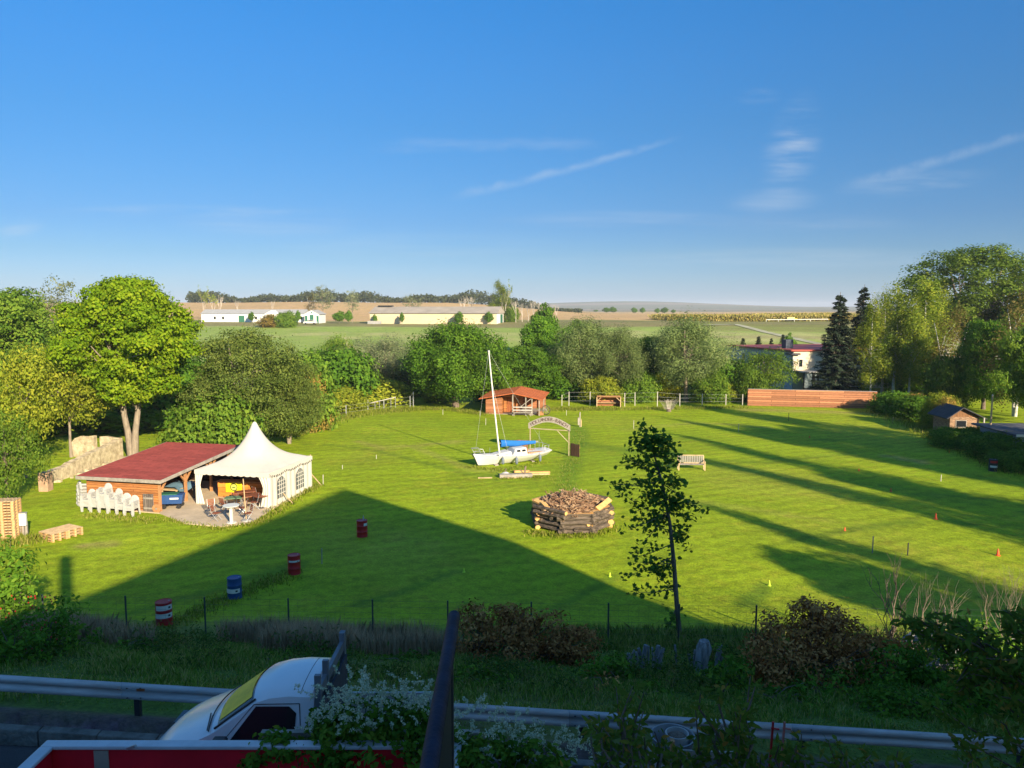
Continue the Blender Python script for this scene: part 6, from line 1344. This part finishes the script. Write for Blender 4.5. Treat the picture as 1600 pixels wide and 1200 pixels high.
for (px, l) in ((1203, 'red stake leaning beside the guard rail, left one'), (1221, 'faded red stake leaning beside the guard rail, right one')):
    Y = 11.9; p = ray_y(px, 1165, Y); q = ray_y(px+5, 1128, Y); ob = MB().bar((p[0], Y, p[1]-.5), (q[0], Y, q[1]), .03).bar((q[0]-.03, Y-.01, q[1]-.1), (q[0]+.10, Y-.01, q[1]-.12), .022).build('red_stake', M_red if '1203' in str(px) else mat('faded_red', (.42, .14, .12), .7, .1, 3)); tag(ob, l, 'stake')
for (px, l) in ((952, 'white garden chair in the yard below the guard rail, left one'), (1012, 'white garden chair in the yard below the guard rail, right one')):
    Y = 10.6; xq = (px-800)/1200*depth(Y, 5); c = dup(ch0, None, l, (xq, Y, roadz(xq, Y)), 2.6); c['group'] = 'white garden chairs in the yard'

# ------------------------------------------------------------------ near plants
def shrubmass(name, label, cat, lobes, lm, leaf, nsub, nleaf, sig, shape='leaf', asp=.45, seed=1, extra=None, stems=None, up=.5, rnd_=.7, inner=.55, gap=0., sigz=None):
    o = thing(name, label, cat, (lobes[0][0], lobes[0][1], g1(lobes[0][0], lobes[0][1]))); b = o.location
    lb = [(x-b.x, y-b.y, z-b.z, rx, ry, rz) for x, y, z, rx, ry, rz in lobes]
    C, Nn, T = cluster(seed, lb, nsub, nleaf, sig, up=up, rnd_=rnd_, inner=inner, gap=gap, sigz=sigz); leaf_mesh('foliage', C, Nn, leaf, T, lm, o, asp, shape)
    if stems:
        mb = MB(); rd = random.Random(seed)
        for L_ in lb:
            for k in range(stems): a = Vector((L_[0]*.6+rd.uniform(-.2, .2), L_[1]*.6+rd.uniform(-.2, .2), 0)); e = Vector((L_[0]+rd.uniform(-.8, .8)*L_[3], L_[1]+rd.uniform(-.8, .8)*L_[4], L_[2]+rd.uniform(-.3, .95)*L_[5])); mb.tube([a, a.lerp(e, .5)+Vector((rd.uniform(-.1, .1), rd.uniform(-.1, .1), .1)), e], [.022, .014, .005], 5)
        mb.build('stems', M_bark, o, smooth=60)
    return o
def LB(px, py, Y, rpx, rpy, ry=None):
    x, z = ray_y(px, py, Y); s = depth(Y, z)/1200; return (x, Y, z, rpx*s, ry or rpx*s*.8, rpy*s)
# withered brown bushes
shrubmass('withered_bush', 'withered brown leaved bush on the bank in the middle of the picture', 'bush', [LB(748, 1000, 21.4, 38, 44), LB(795, 985, 21.6, 46, 44), LB(845, 992, 21.4, 42, 42), LB(885, 1020, 21, 38, 40), LB(780, 1030, 20.8, 66, 36), LB(850, 1038, 20.6, 60, 30), LB(905, 1008, 21.2, 30, 30), LB(812, 965, 21.8, 30, 26), LB(735, 965, 21.8, 24, 22)], L_brown, .06, 80, 26, .13, 'leaf', .5, 41, stems=9, gap=.1)
shrubmass('withered_bush', 'withered brown leaved bush with sunlit top on the right part of the bank', 'bush', [LB(1222, 1005, 20.0, 44, 50), LB(1272, 985, 20.4, 44, 46), LB(1310, 1005, 20.4, 50, 44), LB(1215, 1055, 19, 48, 44), LB(1345, 1030, 20, 44, 44), LB(1290, 1050, 19.4, 60, 40), LB(1390, 1012, 21, 34, 26), LB(1190, 1030, 19.6, 34, 40), LB(1265, 958, 21, 26, 20), LB(1300, 965, 21.2, 26, 18)], L_brown, .06, 80, 26, .13, 'leaf', .5, 42, stems=9, gap=.1)
for i, (px, py, Y, rx, ry, m, l) in enumerate(((948, 1056, 19.0, 44, 36, L_dusk, 'dull green shrub with some brown leaves left of the upright logs'), (1052, 1080, 18.6, 60, 20, L_dark, 'low dark green shrub in front of the upright logs'), (1132, 1052, 18.6, 36, 40, L_dusk, 'leafy green shrub right of the big pale trunk'), (935, 1085, 18, 38, 26, L_brown, 'small brownish shrub just above the guard rail'),
        (1395, 1050, 19.5, 50, 44, L_dark, 'dark green shrub below the black forked sapling'), (1462, 1035, 20, 56, 50, L_dark, 'dense dark green thicket bush left of the bare twigs'), (1540, 1010, 21, 52, 36, L_dusk, 'leafy bush at the foot of the bare sunlit twigs'), (1590, 1060, 18, 70, 60, L_dark, 'dark thicket bush at the lower right picture edge'),
        (1300, 1078, 18.5, 80, 20, L_dusk, 'low green growth below the right withered bush'), (60, 985, 19.5, 66, 60, L_dark, 'dark rose bush with a few red hips at the lower left edge'), (20, 1020, 18, 50, 60, L_dark, 'dark bush in front of the rose bush at the left edge'), (8, 900, 20.5, 46, 66, L_dark, 'dark shaded tree crown at the left picture edge above the rose bush'), (110, 1020, 21, 60, 34, L_dusk, 'green brambles between rose bush and fence'), (185, 1030, 20.5, 60, 22, L_dusk, 'low weeds at the fence foot on the left'), (830, 1062, 19.5, 90, 14, L_dusk, 'low weeds below the middle withered bush'), (640, 1050, 20, 70, 16, L_dusk, 'low weeds on the bank left of the handrail end'), (300, 1042, 19.8, 80, 16, L_dark, 'low dark weeds on the bank above the van'), (450, 1046, 19.6, 70, 18, L_dusk, 'low weeds on the bank above the van roof'), (740, 1066, 18, 60, 12, L_dark, 'low dark weeds on the bank right of the handrail'), (1010, 1096, 17.5, 70, 12, L_dark, 'low dark weeds just above the guard rail in the middle'), (1210, 1100, 17.4, 80, 14, L_dusk, 'low weeds above the guard rail below the right withered bush'), (1420, 1100, 17.2, 80, 22, L_dark, 'dark weeds above the guard rail at lower right'), (1530, 1095, 17.2, 80, 30, L_dark, 'dense dark weeds above the guard rail at the right edge'))):
    shrubmass('verge_shrub', l, 'shrub', [LB(px, py, Y, rx, ry), LB(px-rx*.45, py+ry*.35, Y-.3, rx*.55, ry*.6), LB(px+rx*.45, py+ry*.3, Y+.2, rx*.55, ry*.65)], m, .07, 55, 22, .15, 'leaf', .5, 60+i, stems=4, gap=.05)
hip = MB(); rr = random.Random(9)
for k in range(60): l_ = LB(rr.uniform(0, 90), rr.uniform(930, 1050), 19.0+rr.uniform(-.8, .1), 1, 1); hip.lathe([(.0, -.025), (.022, 0), (0.0, .03)], 6, l_[:3])
tag(hip.build('rose_hips', M_red, smooth=60), 'scattered small red rose hips on the dark bush at the lower left', 'berries', kind='stuff')
M_twig = mat('bare_twig_bark', (.24, .19, .13), .95, .3, 6)
# bare twigs
for i, (px, yb, top, Y, m, l, dep, sp) in enumerate(((1398, 1040, 872, 21.5, M_bark, 'black bare forked sapling in front of the right lawn', 4, .6), (1448, 1010, 874, 22.5, M_twig, 'thin bare sunlit twigs left of the largest bare shrub', 4, .5), (1482, 985, 890, 23, M_twig, 'small bare sunlit twig cluster in the middle', 3, .5), (1541, 1000, 862, 21.5, M_twig, 'largest bare sunlit shrub with many upright twigs', 4, .6), (1566, 985, 868, 21.8, M_twig, 'forked bare sunlit stem at the right', 4, .6), (1418, 1030, 850, 22, M_bark, 'thin black bare whip beside the forked sapling', 2, .2))):
    q = atY(px, Y); h = ray_y(px, top, Y)[1]-q.z; o = thing('bare_shrub', l, 'bare shrub', q); rd = random.Random(70+i); mb = MB()
    for s in range(2): branchy(mb, rd, (rd.uniform(-.1, .1), 0, -.1), (rd.uniform(-.3, .3), rd.uniform(-.2, .2), 1), h*.42, .02 if i else .04, dep-1, sp, 3, .25, 5, .18)
    mb.build('twigs', m, o, smooth=60)
# young maple
def sapling():
    q = atY(1062, 25.6); H = ray_y(1003, 664, 25.6)[1]-q.z; o = thing('young_maple', 'young slender maple with a thin trunk standing in front of the sunny lawn', 'tree', q); rd = random.Random(21); mb = MB()
    s = depth(25.6, 3)/1200; pth = [(1062, 1010), (1058, 950), (1053, 880), (1047, 820), (1036, 760), (1022, 710), (1008, 672)]; P = []
    for px, py in pth: x, z = ray_y(px, py, 25.6); P.append(Vector((x-q.x, 0, z-q.z)))
    P[0].z = -.1; mb.tube(P, [.10, .085, .075, .06, .045, .03, .012], 9)
    tips = []
    br = [(1012, 692, 1002, 662), (1012, 692, 1018, 670), (1010, 685, 992, 686), (1016, 700, 1036, 688), (1052, 870, 975, 905), (1052, 880, 1000, 880), (1050, 850, 985, 868), (1054, 920, 985, 915), (1056, 950, 1040, 985), (1046, 815, 965, 765), (1045, 800, 1000, 850), (1046, 800, 1092, 820), (1040, 780, 1085, 790), (1036, 760, 950, 745), (1035, 755, 1098, 795), (1030, 740, 985, 720), (1028, 735, 1072, 760), (1020, 700, 1000, 690), (1018, 705, 1050, 700), (1040, 780, 990, 800), (1044, 800, 1020, 820), (1033, 750, 1000, 745), (1030, 735, 1060, 720), (1024, 712, 980, 735), (1013, 690, 1030, 680), (1042, 790, 1012, 770), (1030, 735, 1015, 720), (1046, 820, 1070, 855), (1035, 755, 1052, 745), (1040, 775, 1062, 800), (1036, 765, 1005, 780), (1022, 712, 1040, 705), (1018, 700, 990, 708), (1052, 875, 1030, 905), (1054, 925, 1030, 900), (1044, 800, 975, 815), (1048, 830, 1000, 820), (1030, 740, 960, 770), (1020, 700, 1045, 690), (1040, 780, 1020, 760), (1048, 840, 1075, 830), (1044, 805, 1060, 775)]
    for (x0, y0, x1, y1) in br:
        a = ray_y(x0, y0, 25.6); b = ray_y(x1, y1, 25.6); dy = rd.uniform(-1.0, 1.0); A_ = Vector((a[0]-q.x, 0, a[1]-q.z)); B_ = Vector((b[0]-q.x, dy, b[1]-q.z)); m = A_.lerp(B_, .5)+Vector((0, 0, -.05)); mb.tube([A_, m, B_], [.022, .013, .006], 5)
        n = 12
        for k in range(2, n):
            t = k/(n-1); c = A_.lerp(B_, t); tips += [c+Vector((rd.gauss(0, .15), rd.gauss(0, .2), rd.gauss(0, .11))) for _ in range(5)]
    mb.build('trunk', M_bark, o, smooth=60); C = np.array([tuple(t) for t in tips]); r = np.random.RandomState(2); leaf_mesh('crown', C, r.randn(len(C), 3)*.7+np.array([0, 0, .9]), .08, np.clip(.3+.25*r.randn(len(C)), 0, 1), leafmat('young_maple_leaves', (.06, .13, .02), (.11, .20, .028), (.18, .28, .045), .45), o, 1.0, 'maple')
sapling()
# flowering climber
def climber():
    lob = [LB(520, 1165, 9.2, 50, 45), LB(580, 1140, 9.3, 60, 50), LB(635, 1150, 9.3, 50, 55), LB(600, 1190, 8.9, 90, 40), LB(690, 1175, 9.0, 50, 40), LB(760, 1190, 8.8, 60, 30), LB(830, 1195, 8.6, 60, 30), LB(505, 1130, 9.4, 24, 26), LB(428, 1163, 9.05, 24, 14), LB(455, 1172, 9.0, 20, 16), LB(395, 1188, 8.95, 12, 10)]
    o = shrubmass('flowering_climber', 'bushy climber with white flower sprays growing over the plank fence', 'climber', lob, L_dusk, .045, 170, 24, .07, 'leaf', .6, 81, stems=6, up=.5)
    rd = random.Random(4); r = np.random.RandomState(4); C = []; N_ = []; tg = []; b = o.location
    zones = [(525, 1110, 46, 36, 70), (560, 1075, 34, 30, 46), (620, 1090, 40, 30, 70), (660, 1105, 30, 30, 40), (500, 1120, 26, 26, 24), (740, 1110, 36, 26, 24), (790, 1150, 60, 30, 70), (850, 1165, 50, 26, 60), (720, 1150, 30, 30, 24), (900, 1175, 40, 20, 26), (700, 1185, 60, 20, 30), (640, 1185, 60, 15, 8), (590, 1125, 40, 22, 30), (770, 1180, 50, 20, 40)]
    for (px, py, sx_, sy_, n) in zones:
        for k in range(int(n*.68)):
            Y = rd.uniform(8.7, 9.6); x, z = ray_y(rd.gauss(px, sx_*.55), rd.gauss(py, sy_*.55), Y); p = Vector((x, Y, z)); d = Vector((rd.uniform(-.6, .6), rd.uniform(-.5, .3), rd.uniform(.5, 1))).normalized(); L_ = rd.uniform(.10, .26); m = 16; cv = Vector((rd.uniform(-1, 1), rd.uniform(-.5, .5), -1))*.9
            for j in range(m):
                t = j/m; q_ = p+d*L_*t+cv*L_*t*t*.5; 
                for _ in range(2): C.append(tuple(q_-b+Vector((rd.gauss(0, .012), rd.gauss(0, .012), rd.gauss(0, .010))))); N_.append((rd.gauss(0, 1), rd.gauss(-.4, 1), rd.gauss(.3, 1)))
    C = np.array(C); leaf_mesh('flower_sprays', C, np.array(N_), .0135, r.rand(len(C)), L_flower, o, .7, 'quad')
climber()
# leafy branches at the bottom right
def branch_plant(name, label, stems, lm, leaf, seed, dens=9, spread=.16):
    rd = random.Random(seed); r = np.random.RandomState(seed); mb = MB(); C = []; N_ = []; tg = []; b0 = None
    o = thing(name, label, 'shrub', (0, 0, 0))
    for (x0, y0, x1, y1, Y0, Y1) in stems:
        a = Vector((ray_y(x0, y0, Y0)[0], Y0, ray_y(x0, y0, Y0)[1])); e = Vector((ray_y(x1, y1, Y1)[0], Y1, ray_y(x1, y1, Y1)[1]))
        if b0 is None: b0 = Vector((a.x, a.y, g1(a.x, a.y))); o.location = b0
        m = a.lerp(e, .5)+Vector((rd.uniform(-.1, .1), rd.uniform(-.1, .1), .06)); mb.tube([a-b0, m-b0, e-b0], [.012, .009, .004], 5); L_ = (e-a).length; n = max(4, int(L_*dens*2))
        for k in range(n):
            t = (k+.5)/n; c = a.lerp(m, t*2) if t < .5 else m.lerp(e, t*2-1); dv = Vector((rd.uniform(-1, 1), rd.uniform(-1, 1), rd.uniform(-.7, .6))).normalized()
            for _ in range(2 if rd.random() < .5 else 1): ld = (dv+(e-a).normalized()*.5+Vector((0, 0, -.25))).normalized(); q_ = c+ld*rd.uniform(.4, 1.4)*spread; C.append(tuple(q_-b0)); tg.append(tuple(ld)); N_.append((rd.gauss(0, .6), rd.gauss(-.4, .6), rd.gauss(.9, .4)))
    mb.build('stems', M_bark, o, smooth=60); C = np.array(C); t_ = np.clip(r.beta(1.6, 3.2, len(C)), 0, 1); leaf_mesh('foliage', C, np.array(N_), leaf, t_, lm, o, .42, 'leaf', np.array(tg))
    return o
L_near = leafmat('branch_leaves', (.09, .16, .02), (.14, .22, .03), (.50, .24, .06), .45)
sts = []; rd = random.Random(30)
for (xa, xb, ya, yb, n) in ((930, 1010, 1215, 1100, 9), (960, 1000, 1180, 1060, 4), (1010, 1110, 1225, 1150, 12), (1110, 1180, 1225, 1115, 10), (1120, 1160, 1150, 1060, 4), (1180, 1290, 1230, 1150, 12), (1260, 1340, 1235, 1165, 7), (1340, 1440, 1240, 1180, 7), (900, 960, 1225, 1170, 6), (1440, 1560, 1240, 1185, 7)):
    for k in range(n): x = rd.uniform(xa, xb); sts.append((x, ya+rd.uniform(0, 10), x+rd.uniform(-35, 35), yb+rd.uniform(-8, 40), rd.uniform(5.8, 6.6), rd.uniform(5.9, 6.8)))
branch_plant('leafy_shrub', 'leafy green shoots of a shrub rising along the bottom right edge', sts, L_near, .04, 31, 20, .08)
sts = []
for k in range(34): x = rd.uniform(1500, 1640); y = rd.uniform(960, 1180); sts.append((x+rd.uniform(20, 80), y+rd.uniform(20, 60), x+rd.uniform(-50, 0), y+rd.uniform(-20, 30), 8, rd.uniform(7.2, 7.9)))
for k in range(12): x = rd.uniform(1400, 1500); y = rd.uniform(955, 1010); sts.append((x+70, y+50, x, y, 8.4, 8.0))
for k in range(6): x = rd.uniform(1478, 1520); y = rd.uniform(1060, 1110); sts.append((x+60, y-30, x, y, 8.2, 7.8))
branch_plant('cherry_branches', 'overhanging green and orange leaved branches at the right picture edge', sts, L_near, .05, 33, 15, .10)

# ------------------------------------------------------------------ long grass on the bank and along the boundaries
def blades(name, label, x, y, h, lm, w=.012, lean=.35, seed=1):
    r = np.random.RandomState(seed); n = len(x); z = gz(x, y); a = r.rand(n)*6.28; lx = r.randn(n)*lean*h; ly = r.randn(n)*lean*h; wx = np.cos(a)*w; wy = np.sin(a)*w
    V_ = np.empty((n, 5, 3)); V_[:, 0] = np.stack([x-wx, y-wy, z-.03], -1); V_[:, 1] = np.stack([x+wx, y+wy, z-.03], -1); V_[:, 2] = np.stack([x+lx*.35+wx*.8, y+ly*.35+wy*.8, z+h*.6], -1); V_[:, 3] = np.stack([x+lx, y+ly, z+h], -1); V_[:, 4] = np.stack([x+lx*.35-wx*.8, y+ly*.35-wy*.8, z+h*.6], -1)
    me = bpy.data.meshes.new(name); me.vertices.add(n*5); me.vertices.foreach_set('co', V_.ravel()); me.loops.add(n*5); me.loops.foreach_set('vertex_index', np.arange(n*5, dtype=np.int32)); me.polygons.add(n); me.polygons.foreach_set('loop_start', np.arange(0, n*5, 5, dtype=np.int32)); me.update(calc_edges=True)
    t = me.attributes.new('tint', 'FLOAT', 'POINT'); t.data.foreach_set('value', np.repeat(r.rand(n), 5)); me.materials.append(lm); o = bpy.data.objects.new(name, me); COL.objects.link(o); return tag(o, label, 'grass', kind='stuff')
r = np.random.RandomState(78); Cw = []; Nw = []; Tw = []
for k in range(900):
    x_ = r.uniform(-13, 15); y_ = r.uniform(17.0, 23.6); 
    if float(vnoise(np.array(x_), np.array(y_), .9, 21)) < .02: continue
    m = r.randint(14, 34); hh = r.uniform(.15, .75); z_ = g1(x_, y_); f_ = r.rand(m)
    Cw.append(np.stack([x_+r.randn(m)*.13, y_+r.randn(m)*.13, z_+.03+f_*hh], -1)); Nw.append(r.randn(m, 3)*.6+np.array([0, -.2, .8])); Tw.append(np.clip(r.rand()*.6+r.rand(m)*.4, 0, 1))
Cw = np.concatenate(Cw); ow_ = leaf_mesh('bank_weeds', Cw, np.concatenate(Nw), .055, np.concatenate(Tw), leafmat('weed_leaves', (.035, .09, .014), (.08, .15, .02), (.22, .18, .06), .35), None, .4, 'leaf')
tag(ow_, 'patchy knee high weeds and nettles on the road bank', 'weeds', kind='stuff')
r = np.random.RandomState(77)
n = 120000; x = r.uniform(-21, 21, n); y = 13.6+11.2*r.rand(n)**.8; k = vnoise(x, y, .8, 11)+.7*vnoise(x, y, .3, 13)
blades('bank_grass', 'rough green grass covering the road bank', x, y, np.clip(.05+.20*k+.13*r.rand(n)*(k > -.1), .03, .45), L_grass, .012, .4, 1)
n = 34000; x = r.uniform(-17, -1.0, n); y = r.uniform(21.4, 24.8, n); dn = vnoise(x, y, 1.0, 12); kp = dn > -.05; x, y, dn = x[kp], y[kp], dn[kp]
blades('dry_grass', 'tall dry pinkish grass standing along the wire fence', x, y, .4+.4*r.rand(len(x))+.3*dn, L_dry, .008, .18, 2)
n = 14000; x = r.uniform(-2, 18, n); y = r.uniform(23.5, 26.2, n)
blades('fence_grass', 'long green grass along the wire fence on the right', x, y, .15+.3*r.rand(n), L_grass, .012, .3, 3)
# rough grass along the far boundaries and around objects
segs = [([(430, 684), (464, 673), (500, 661), (541, 652), (600, 643), (650, 640)], 4000, .9, .42), ([(860, 640), (960, 640), (1165, 637)], 3500, .7, .32), ([(1375, 645), (1450, 676), (1520, 705), (1600, 742)], 3500, .9, .4), ([(620, 640), (700, 640), (760, 648)], 1800, .6, .3), ([(826, 832), (870, 838), (925, 838), (958, 826)], 900, .3, .16), ([(735, 730), (790, 735), (850, 722)], 500, .3, .16), ([(780, 748), (855, 746)], 400, .25, .14), ([(425, 805), (470, 772), (492, 760)], 900, .3, .25), ([(250, 812), (340, 827), (395, 820), (420, 806)], 700, .2, .16), ([(135, 805), (240, 815)], 700, .3, .16), ([(880, 770), (888, 735), (900, 700), (905, 672)], 1200, .5, .10), ([(240, 982), (345, 938), (450, 898)], 1500, .4, .14), ([(0, 850), (60, 846)], 900, .4, .4)]
X = []; Yv = []; Hh = []
for pts, n, w, h in segs:
    P = pxline(pts); 
    for k in range(n): i = r.randint(len(P)-1); p = P[i].lerp(P[i+1], r.rand()); X.append(p.x+r.randn()*w); Yv.append(p.y+r.randn()*w); Hh.append(h*(.4+.8*r.rand()))
L_edge = leafmat('edge_grass_blades', (.12, .17, .015), (.2, .25, .02), (.34, .30, .09), .35)
blades('edge_grass', 'unmown grass left along fences and around things on the lawn', np.array(X), np.array(Yv), np.array(Hh), L_edge, .02, .3, 4)

# ------------------------------------------------------------------ the morning air
hz_ = MB().box(-7500, 7500, -60, 9000, -3, 62).build('haze', bpy.data.materials.new('air'))
hm = hz_.data.materials[0]; hm.use_nodes = True; ht = hm.node_tree; ht.nodes.clear(); pv = ht.nodes.new('ShaderNodeVolumePrincipled'); ho = ht.nodes.new('ShaderNodeOutputMaterial'); ht.links.new(pv.outputs[0], ho.inputs['Volume'])
pv.inputs['Color'].default_value = (.80, .88, 1, 1); pv.inputs['Density'].default_value = .00017; pv.inputs['Anisotropy'].default_value = 0
tag(hz_, 'thin pale morning haze over the fields', 'haze', kind='stuff')
